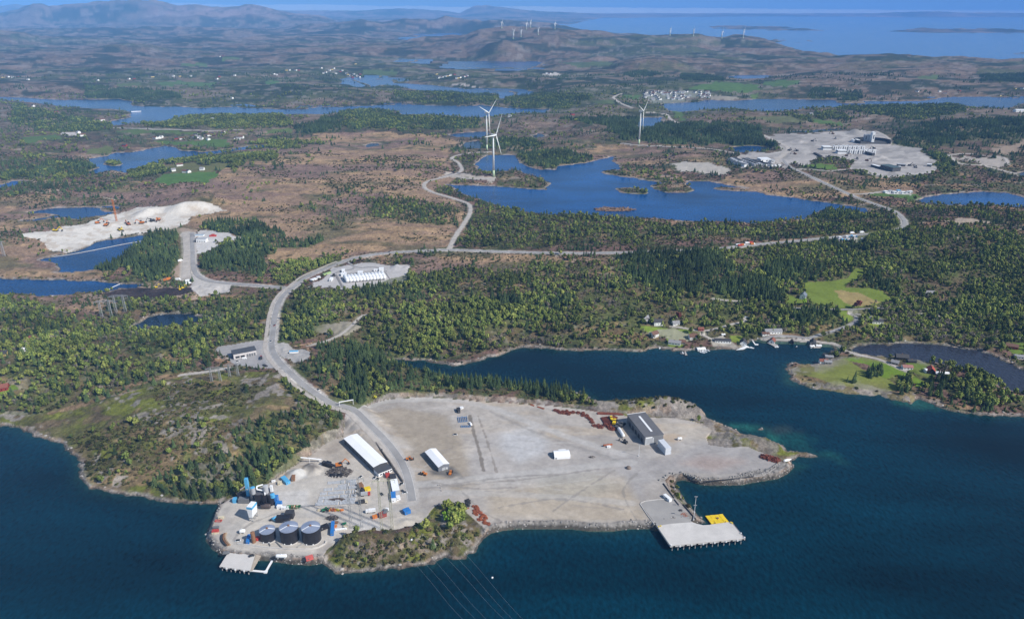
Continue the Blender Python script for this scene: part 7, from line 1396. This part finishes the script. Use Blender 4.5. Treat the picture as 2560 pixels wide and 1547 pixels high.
for i, (t_, p, rz_, L_, lb, m) in enumerate([('v',(1285,840),-30,7,'left of the three white boats before the white flat boathouse',WHITE),('v',(1330,822),-30,7,'middle of the three white boats before the white flat boathouse',WHITE),('v',(1392,800),-30,6,'right of the three white boats before the white flat boathouse',WHITE),('v',(405,750),70,5,'small white boat alone off the left village shore',WHITE),('v',(2275,742),-25,9,'white boat right of the pale slipway',WHITE),('v',(2410,560),0,6,'white boat at the beach right of the pale slipway',WHITE),('w',(385,1105),10,6,'white boat at the end of the red roofed boathouse jetty',WHITE),('w',(85,985),0,5,'white boat above the bent floating jetty',WHITE),('v',(870,845),0,6,'grey boat left of the grey village jetty',GREY),('v',(880,865),0,6,'second grey boat left of the grey village jetty',GREY),('w',(690,1105),60,5,'dim boat on the water between the jetties',GREY)]): boat(t_, p, rz_, L_, lb, m)
g = gnd('v', (2225,115)); t = thing('covered_boat', 'boat under a bright light blue cover at the end of the forest road', 'boat', g, R(-10)); MB().lathe([(.2,0),(1.6,1.5),(1.8,5),(.6,9)], 8).build('cover', mat('cyan_tarp', (.08,.45,.70), .5), t).rotation_euler = (0,R(90),0); MB().box(-5,-1,-1,1,0,1.4).build('trailer', WHITE, t)
boat('E',(0,0),0,5,'x') if False else None
# red beech and single notable trees
def special_tree(t_, p, h, w_, crownm, label, key='leafy', name='broadleaf_tree'):
    g = gnd(t_, p); e = thing(name, label, 'tree', g, RNG.random()*6.28); e.scale = (w_, w_, h); me = one_mesh(name+'_special', leafy_mesh(int(h*10)+3, 260, .075), crownm); o = bpy.data.objects.new('crown', me); sc.collection.objects.link(o); o.parent = e
    o = bpy.data.objects.new('trunk', KIND['leafy']['trunk']); sc.collection.objects.link(o); o.parent = e
REDL = leaf_mat('copper_leaves', (.10,.030,.028), (.13,.035,.03), (.15,.05,.04)); LIME = leaf_mat('lime_leaves', (.17,.29,.03), (.20,.33,.035), (.23,.36,.04)); YELB = leaf_mat('yellow_blossom', (.45,.42,.02), (.5,.46,.03), (.5,.45,.03))
special_tree('w', (1640,510), 14, 15, REDL, 'dark red copper beech beside the meadow road'); special_tree('v', (790,150), 11, 12, REDL, 'reddish brown tree above the village garage')
for i, (p, h) in enumerate([((1560,380),8),((1600,340),9),((1650,330),9),((1700,350),8),((1590,400),7),((1640,400),8),((1730,330),7),((1540,340),7),((1690,300),7),((1620,290),8),((1760,350),6)]): special_tree('8', p, h*.8, h*.85, LIME, '%s bright green bush in the clump at the back of the mossy headland' % ordn(i), name='bush')
special_tree('r', (615,450), 5, 6, YELB, 'bright yellow bush on the island meadow', name='bush'); special_tree('E', (255,1395), 5, 6, YELB, 'bright yellow bush by the yard entrance', name='bush')
special_tree('w', (800,455), 11, 9, LIME, 'lime green tree below the white farmhouse')
# ---------------- gas tank park
for k in range(12):
    f = k/11; n_ = (905+755*f, 560-62*f); fr_ = (835+765*f, 452-68*f); z = LNGz; a = np.array(at_z(px('l', n_), z)[:2]); b = np.array(at_z(px('l', fr_), z)[:2]); L_ = float(np.linalg.norm(b-a)); r = 3.0
    t = thing('gas_tank', '%s white gas tank from the left in the row of twelve' % ORD[k], 'gas tank', (a[0], a[1], z), ang(a, b), 'row of white gas tanks')
    o = MB().lathe([(.05,0),(r*.55,.35),(r*.88,1.3),(r,2.6),(r,L_-2.6),(r*.88,L_-1.3),(r*.55,L_-.35),(.05,L_)], 18).build('shell', WHITE, t, True); o.rotation_euler = (0,R(90),0); o.location = (0,0,r+.7)
    for fq in (.15, .5, .85): MB().box(L_*fq-.5,L_*fq+.5,-r*.8,r*.8,0,r*.6).build('saddle', CONC, t)
a = at_z(px('l', (850,455)), LNGz+6); b = at_z(px('l', (1620,378)), LNGz+6); mb = MB(); mb.tube((a[0],a[1],LNGz+7),(b[0],b[1],LNGz+7),.5,n=6); mb.tube((a[0],a[1],LNGz+5),(b[0],b[1],LNGz+5),.4,n=6)
t = thing('pipe_rack', 'pale pipe rack along the back of the gas tank row', 'pipe rack', (0,0,0)); mb.build('pipes', WHITE, t)
for f in np.linspace(0,1,10): x_, y_ = a[0]+(b[0]-a[0])*f, a[1]+(b[1]-a[1])*f; MB().tube((x_,y_,LNGz),(x_,y_,LNGz+7.2),.22,n=5).build('post', WHITE, t)
for p0, p1, h, d_, m, lb, nm in [((765,420),(880,410),4,7,WHITE,'white pump house left behind the gas tank row','pump_house'),((778,345),(845,340),4,7,WHITE,'small white hut with domed roof above the pump house','hut'),((1105,400),(1210,395),4.5,9,WHITE,'white building behind the middle of the gas tank row','control_building'),((1435,320),(1525,315),3,4,WHITE,'white trailer behind the right end of the gas tank row','trailer'),((1545,325),(1640,320),5,7,WHITE,'white cabin block at the right end behind the gas tanks','cabin'),((172,520),(280,480),2,6,WHITE,'flat white slab of covers at the left end of the gas park','cover_stack'),((270,465),(345,450),2,5,WHITE,'smaller flat white cover left in the gas park','cover_stack'),((410,400),(560,350),2.2,3,LGRN,'long pale green container by the road side hedge','shipping_container'),((515,525),(565,525),3.2,12,WHITE,'white trailer with green side on the gas park gravel','trailer'),((585,430),(625,430),4,5,CHAR,'dark block beside the red frame in the gas park','machine')]:
    a = np.array(at_z(px('l', p0), LNGz)[:2]); b = np.array(at_z(px('l', p1), LNGz)[:2]); L_ = float(np.linalg.norm(b-a)); t = thing(nm, lb, nm.replace('_', ' '), (a[0], a[1], LNGz), ang(a, b)); MB().box(0,L_,0,d_,0,h-.25).build('wall' if 'h' in nm else 'body', m, t); MB().box(-.2,L_+.2,-.2,d_+.2,h-.25,h).build('roof', m, t); MB().box(L_*.3,L_*.3+1.2,-.08,.03,.2,min(2.2,h-.5)).build('door', GREY, t)
for p0, p1, lb in [((650,380),(800,655),'left'),((1675,340),(1810,545),'right')]:
    W = catmull([at_z(px('l', p0), LNGz), at_z(px('l', p1), LNGz)], 6); W[:,2] = LNGz; o = ribbon('dark_service_strip', W, 3.4 if lb == 'left' else 1.2, mat('dark_strip', (.22,.21,.21), .9), .12)
for P_, wd in [([(900,130),(960,170),(1040,215),(1200,240),(1400,225),(1550,240),(1640,290),(1700,315)], 4),([(660,350),(760,300),(900,290),(1000,270),(1040,215)], 4),([(860,365),(1100,355),(1400,330),(1700,318)], 5)]:
    W = catmull([at_z(px('l', p), LNGz) for p in P_], 6); W[:,2] = np.maximum([hz(x, y) for x, y, _ in W], LNGz); ribbon('service_road', W, wd, M_ASPH, .16)
# ---------------- depot building
a = np.array(at_z(px('D', (1675,1112)), STAz)[:2]); b = np.array(at_z(px('D', (1838,1080)), STAz)[:2]); L_ = float(np.linalg.norm(b-a)); t = thing('depot_building', 'grey roofed depot with pale gate front beside the main road', 'depot', (a[0], a[1], STAz), ang(a, b))
MB().box(0,L_,0,12,0,6.4).build('wall', mat('pale_pink_wall', (.62,.58,.57), .6), t); MB().box(-.6,L_+.4,-.6,12.6,6.4,6.9).build('roof', DGREY, t); MB().box(-.5,.0,-.4,12,0,6.3).build('side_wall', CHAR, t)
for k in range(4): MB().box(L_*.56+k*L_*.105,L_*.56+k*L_*.105+L_*.085,-.12,.05,.1,3.6).build('gate', GREY, t)
for k in range(2): MB().box(L_*.08+k*L_*.22,L_*.26+k*L_*.22,-.12,.05,.8,3.2).build('window', GLASS, t)
car(at_z(px('D', (1750,1108)), STAz), .1, WHITE, 'white van parked before the grey roofed depot', van=True); car(at_z(px('D', (1700,1130)), STAz), .4, WHITE, 'white car parked at the left front of the depot'); truck(at_z(px('D', (1872,1110)), STAz), 1.9, RED, CHAR, 'dark truck with red cab right of the depot'); truck(at_z(px('D', (1900,1170)), STAz), 2.4, CHAR, CHAR, 'black truck below the depot apron')
g = gnd('D', (2105,1065)); t = thing('container', 'white flat container on the gravel pad east of the main road', 'container', g, R(5)); MB().box(-5,5,-1.5,1.5,.1,2.4).build('body', WHITE, t); MB().box(-5.1,5.1,-1.6,1.6,2.4,2.55).build('roof', SKYB, t)
for k, (p, q, w_) in enumerate([((2120,1025),(2230,1005),5),((2200,1040),(2250,1085),5)]):
    a, b = gnd('D', p), gnd('D', q); rs = random.Random(k); mb = MB(); L_ = math.hypot(b[0]-a[0], b[1]-a[1])
    for i in range(26): x_ = rs.uniform(0, L_); mb.tube((x_-2.5,rs.uniform(-w_/2,w_/2),.3+rs.random()*1.6),(x_+2.5,rs.uniform(-w_/2,w_/2),.3+rs.random()*1.6),.3,n=5)
    o = mb.build('timber_stack', TIMB); o.location = a; o.rotation_euler = (0,0,ang(a, b)); tag(o, ['upper long timber stack by the gravel pad east of the road','lower timber stack beside the dark conifer wood'][k], 'timber')
# ---------------- left quarry
for i, (p, m, lb) in enumerate([((400,195),YELL,'leftmost yellow excavator on the white quarry floor'),((700,140),ORNG,'orange excavator left of the crane in the white quarry'),((760,155),ORNG,'excavator just below left of the crane'),((920,150),RUST2,'reddish excavator right of the crane'),((1015,140),ORNG,'orange excavator in the middle right of the quarry'),((1090,125),CHAR,'dark machine beside the orange one in the quarry'),((1135,118),ORNG,'bright orange machine right in the white quarry'),((860,190),YELL,'small digger on the lower quarry floor')]): excavator('D', p, i*.8, m, lb, 2.0, z=0)
g = gnd('D', (835,122)); t = thing('tower_crane', 'orange tower crane standing in the white quarry', 'crane', g, R(150)); hh = 44; o = mast(hh, 2.4, 2.2, .28, 12).build('mast', ORNG, t); jb = mast(30, 1.8, .8, .2, 8).build('jib', CREAM, t); jb.rotation_euler = (0,R(90),0); jb.location = (0,0,hh); MB().box(-9,-.5,-.8,.8,hh-.6,hh+.6).build('counterweight', CREAM, t); MB().box(-1.2,1.2,-1.2,1.2,hh-2.5,hh-.4).build('cab', ORNG, t)
g = gnd('D', (1440,275)); t = thing('site_building', 'dark and white two storey building on the pad by the side road', 'site building', g, R(-4)); MB().box(-9,9,0,9,0,6).build('wall', WHITE, t); MB().box(-11,-9,0,9,0,6.2).build('side_wall', CHAR, t); MB().box(-9.2,9.2,-.2,9.2,6,6.4).build('roof', LGREY, t); [MB().box(-7+4*k,-5+4*k,-.1,.05,1,2.4).build('window', GLASS, t) for k in range(4)]
g = gnd('D', (1425,235)); t = thing('cabin', 'pale cabin with light blue roof behind the two storey building', 'cabin', g, R(-4)); MB().box(-8,8,0,6,0,3).build('wall', WHITE, t); MB().box(-8.2,8.2,-.2,6.2,3,3.3).build('roof', mat('pale_blue_roof', (.40,.5,.58), .5), t)
g = gnd('D', (1525,232)); t = thing('red_machine', 'bright red machine on the pad by the side road', 'machine', g, R(5)); MB().box(-6,6,-2,2,0,2.6).build('body', RED, t); MB().box(-2,3,-1.5,1.5,2.6,4.4).build('cab', RED, t)
for i, (p, m, rz_) in enumerate([((1345,555),WHITE,.5),((1350,572),WHITE,.5),((1290,410),WHITE,1),((1275,545),WHITE,0),((1120,600),YELL,1),((1290,615),YELL,2),((1310,605),YELL,1),((1210,540),ORNG,.5),((1190,550),ORNG,.2)]):
    if i in (4,5,6): excavator('D', p, rz_, m, ['yellow excavator on the left rim of the dark peat field','yellow excavator at the right end of the peat field','second yellow excavator at the right end of the peat field'][i-4], 1.2, z=0)
    else: car(gnd('D', p), rz_, m, ['white van where the side road bends','second white van where the side road bends','white car by the brown strip road','white car on the brown ground by the bend','','','','orange dump car above the peat field','second orange dump car above the peat field'][i], van=True).scale = (1.6,1.6,1.6)
def line_float(t_, P, label, r=.5, z=.3, m=WHITE, name='floating_boom'):
    W = catmull([at_z(px(t_, p), z) for p in P], 12); mb = MB()
    for a, b in zip(W[:-1], W[1:]): mb.tube(tuple(a), tuple(b), r, n=5, cap=False)
    tag(mb.build(name, m), label, 'floating boom')
line_float('D', [(385,378),(500,362),(700,325),(900,285),(1040,262)], 'thin pale boom floating across the quarry lake', .55, .4, CONC); line_float('D', [(760,625),(800,598),(858,572)], 'short pale boom reaching into the lake above the peat field', .5, .5, WHITE); line_float('A', [(940,802),(1010,799)], 'short white boom on the far fjord beside the point', 2.2, .8, WHITE)
heap(at_z(px('E', (1965,40)), 0), 40, 14, .8, 150, mat('reed_debris', (.22,.14,.09), .95), 'brown drift of branches floating in the big blue lake', 'driftwood', 'driftwood_raft', 31, (8,22), 0.0, .7)
# ---------------- construction field by the big lake
def cbox(t_, p0, p1, d_, h, m, roofm, lb, nm, cat, rz=None):
    a, b = np.array(gnd(t_, p0)), np.array(gnd(t_, p1)); L_ = float(np.linalg.norm((b-a)[:2])); t = thing(nm, lb, cat, tuple(a), ang(a, b)); MB().box(0,L_,0,d_,-1,h).build('wall', m, t); MB().box(-.5,L_+.5,-.5,d_+.5,h,h+.6).build('roof', roofm, t)
    for k in range(max(1, int(L_/12))): MB().box(k*12+3,k*12+6,-.15,.05,h*.35,h*.75).build('window', GLASS, t)
    return t
k = 0
for (x0, y0, x1, y1, n) in [(155,335,225,375,1),(180,330,250,368,1),(215,325,290,362,1),(235,375,330,402,1),(250,365,345,392,1),(300,335,440,392,1),(340,332,450,378,1),(360,360,430,395,1),(400,345,470,380,1),(440,345,520,385,1),(455,380,490,395,1),(480,365,540,395,1),(530,378,600,400,1)]:
    cbox('q', (x0, y0), (x1, y1), 7, 6, [WHITE, LGREY, WHITE][k % 3], [DGREY, LGREY, CHAR][k % 3], '%s barrack block from the left beside the white hall at the lake end' % ordn(k), 'barrack', 'barrack'); k += 1
cbox('q', (500,358), (600,356), 26, 9, WHITE, WHITE, 'white hall among the barracks by the far road', 'hall', 'hall'); cbox('q', (610,362), (645,358), 16, 7, LGREY, LGREY, 'small grey hall right of the white hall among the barracks', 'hall', 'hall')
for k in range(9): g = gnd('q', (655+k % 5*16, 392+(k//5)*9)); car(g, .2, [WHITE, GREY, WHITE][k % 3], '%s vehicle from the left parked right of the barracks' % ORD[k], 'vehicles parked by the barracks', van=True).scale = (1.7,1.7,1.7)
cbox('q', (1450,152), (1515,152), 16, 8, WHITE, WHITE, 'white shed left of the dark pit on the construction field', 'shed', 'shed'); cbox('q', (1560,140), (1630,142), 14, 20, LGREY, LGREY, 'grey concrete block at the edge of the dark pit', 'concrete_block_building', 'building'); cbox('q', (1635,150), (1662,150), 14, 30, WHITE, WHITE, 'tall white tower block in the dark pit', 'tower_block', 'building')
a = gnd('q', (1640,160)); t = thing('pit_wall', 'dark curved pit wall round the tall white tower block', 'wall', a); mb = MB(); P = []
for i in range(25): th = R(-40+250*i/24); P.append((52*math.cos(th)+8, 46*math.sin(th)+16))
for p, q in zip(P[:-1], P[1:]): d = np.array(q)-np.array(p); n = np.array((-d[1], d[0]))/np.linalg.norm(d); mb.prism([tuple(np.array(p)+n*1.5), tuple(np.array(p)-n*1.5), tuple(np.array(q)-n*1.5), tuple(np.array(q)+n*1.5)], -2, 9)
mb.build('wall', CHAR, t); MB().prism([(p[0]*.96-.4, p[1]*.96) for p in P], -.5, 1.2).build('pit_floor', mat('dark_pit', (.07,.07,.07), .9), t)
for (x0, y0, n, lb) in [((1140),(228),7,'rear'),((1290),(266),6,'front')]:
    x0 = x0
    g = gnd('q', (x0, y0)); t = thing('frame_building', '%s white framed building under construction on the bare field' % lb, 'building', g, R(-3)); t.scale = (.75,.8,.8); MB().box(0,32,0,26,0,5).build('floor', WHITE, t); MB().box(1,31,1,25,6.5,8.5).build('floor', LGREY, t); MB().box(0,32,0,26,10,12).build('floor', WHITE, t); MB().box(2,30,2,24,0,11).build('core', GREY, t)
    for i in range(n):
        x_ = 44+i*17; fr = MB(); fr.box(x_,x_+3.5,0,3,0,13).box(x_+7,x_+10.5,0,3,0,13).box(x_,x_+10.5,0,3,13,16).box(x_,x_+3.5,22,25,0,13).box(x_,x_+3.5,3,22,13,15); fr.build('portal_frame', WHITE, t)
    MB().box(36,44+n*17,26,30,0,6).build('rear_wall', GREY, t)
cbox('q', (1725,420), (1850,452), 26, 10, DGREY, mat('dark_green_roof', (.075,.11,.11), .5), 'long dark green roofed hall at the front of the bare field', 'hall', 'hall'); cbox('q', (1628,395), (1715,420), 8, 5, CHAR, WHITE, 'narrow white roofed shed left of the dark green hall', 'shed', 'shed'); cbox('q', (1905,395), (1985,398), 10, 5, CHAR, LGREY, 'grey shed behind the dark green hall', 'shed', 'shed'); cbox('q', (1915,415), (1940,415), 6, 4, RED, WHITE, 'small red cabin behind the dark green hall', 'cabin', 'cabin'); cbox('q', (2205,398), (2250,402), 10, 6, GREY, WHITE, 'grey shed at the right end of the bare field', 'shed', 'shed'); cbox('q', (1570,268), (1640,288), 9, 8, CHAR, LGREY, 'dark long shed right of the framed buildings', 'shed', 'shed'); cbox('q', (1040,265), (1110,300), 6, 3, CHAR, CHAR, 'low dark wall building left of the framed buildings', 'shed', 'shed')
for i, p in enumerate([(1030,140),(1265,115),(1240,65),(1660,215),(1490,320),(1590,340),(2030,390),(2090,410),(850,272),(870,240),(1200,300),(1380,290),(790,235)]): excavator('q', p, i*1.1, [CHAR, GREY, BROWN][i % 3], '%s machine from the list on the far bare construction field' % ordn(i) if False else '%s machine %s on the far bare construction field' % (['dark','grey','brown'][i % 3], ['near the heaps','by the frames','by the barracks','behind the halls','at the left end'][i % 5]), 1.9, z=0)
for i, p in enumerate([(1470,1385),(1500,1380),(1530,1388),(1560,1378),(1590,1390),(1620,1388),(1645,1385)]): cbox('C', p, (p[0]+20, p[1]+1), 8, 4, WHITE, [WHITE, LGREY, WHITE, SKYB][i % 4], '%s pale shed from the left in the small green clearing by the far road' % ORD[i], 'shed', 'shed')
for i, p in enumerate([(1100,258),(1150,262),(1160,268),(1190,245),(1205,242),(1225,240),(1240,243),(1255,238),(1185,270),(1210,268),(1300,262),(1345,243),(1140,250)]): cbox('F', p, (p[0]+14, p[1]), 5, 3, [WHITE, SKYB, LGREY][i % 3], [WHITE, LGREY, SKYB][i % 3], '%s cabin from the left on the depot lot beside the main road bend' % ordn(i), 'cabin', 'cabin')
for i, p in enumerate([(415,298),(430,302),(450,298),(480,285),(505,282),(520,292)]): truck(gnd('F', p), .3, [WHITE, RED, WHITE][i % 3], [WHITE, RED, ORNG][i % 3], '%s truck from the left at the lay by of the straight main road' % ORD[i])
for i, p in enumerate([(1230,212),(1300,208)]): car(gnd('F', p), .2, WHITE, ['white van left above the depot lot','white van right above the depot lot'][i], van=True).scale = (1.7,1.7,1.7)
for i, (t_, p) in enumerate([('D',(2280,1330)),('D',(1965,870)),('E',(350,345)),('2',(1000,380)),('D',(1940,985)),('E',(1500,350)),('F',(900,245))]):
    car((w5(t_, p) if t_ == '2' else gnd(t_, p)), [-.9,1.5,.1,-.9,1.5,0,.1][i], [WHITE, RED, GREY, CHAR, WHITE, WHITE, RED][i], ['white car driving on the road beside the headland','red car on the road above the depot','grey car on the road by the gas park','black car on the road above the white warehouse','white car at the depot junction','white car on the straight road in the heath','red car on the straight road right of the lay by'][i])
# gate barrier over the road at the yard junction
g = w5('N', (868,1030)); t = thing('road_gantry', 'pale barrier gantry over the road at the yard junction', 'gantry', (g[0], g[1], hz(g[0], g[1])), R(20)); MB().tube((-7,0,0),(-7,0,5.4),.25,n=6).tube((7,0,0),(7,0,5.4),.25,n=6).build('post', WHITE, t); MB().box(-7.5,7.5,-.4,.4,5.2,5.9).build('beam', WHITE, t)
polywall('shaded_road_wall', [(600,50),(760,140),(900,260),(1000,400),(1100,530),(1180,650),(1240,740),(1300,830)], 2.1, 1.0, mat('rock_wall_with_shade', (.13,.12,.11), .95, var=.4, scale=.6, bump=.6), 'rock wall painted dark as embankment shade between the white warehouse and the road', 'wall', '2')  # wall stands in for the raised road bank; its dark colour includes the bank's shade
# a dark gravel bank below the gable hall
# ---------------- loose stones of the filled shore
def stone_mesh(seed):
    rs = random.Random(seed); V = []; n = 6
    for z_, q in ((-.3,.5),(0,.9),(.35,.75),(.6,.3)):
        for k in range(n): a = 6.2832*k/n; r_ = q*rs.uniform(.6,1.1); V.append((r_*math.cos(a), r_*math.sin(a), z_*rs.uniform(.8,1.2)))
    Fc = [(l*n+k, l*n+(k+1) % n, (l+1)*n+(k+1) % n, (l+1)*n+k) for l in range(3) for k in range(n)]+[tuple(range(3*n,4*n))]; return V, Fc
m_, tt, bb = nmat('riprap_rock'); oi = tt.nodes.new('ShaderNodeObjectInfo'); cr = tt.nodes.new('ShaderNodeValToRGB'); cr.color_ramp.elements[0].color = (.09,.085,.08,1); cr.color_ramp.elements[1].color = (.50,.47,.44,1); tt.links.new(oi.outputs['Random'], cr.inputs[0]); tt.links.new(cr.outputs[0], bb.inputs['Base Color']); bb.inputs['Roughness'].default_value = .9
KIND['stone'] = dict(objs=[bpy.data.objects.new('stone_source', one_mesh('stone', stone_mesh(s_), m_)) for s_ in (1,2,3)])
dst = riprap*(Yg < 900)*.26*(SD > -.6)*(SD < ripw)
P5 = scatter(dst, 950); n5 = len(P5); s5 = .4+.7*RNG.random(n5)**2; gn_forest('riprap_stones', P5, np.stack([s5*1.2, s5, s5], 1), 'stone', 'loose grey boulders banked along the filled yard shore', 'boulders')
dst2 = shore*(Yg < 1100)*(SD > 0)*.03*(1-riprap)*(~yin); P6 = scatter(dst2, 1100); n6 = len(P6); s6 = .5+1.3*RNG.random(n6)**2; gn_forest('shore_boulders', P6, np.stack([s6*1.4, s6, s6*.8], 1), 'stone', 'rock fragments scattered along the natural shores', 'boulders')
build_haze()
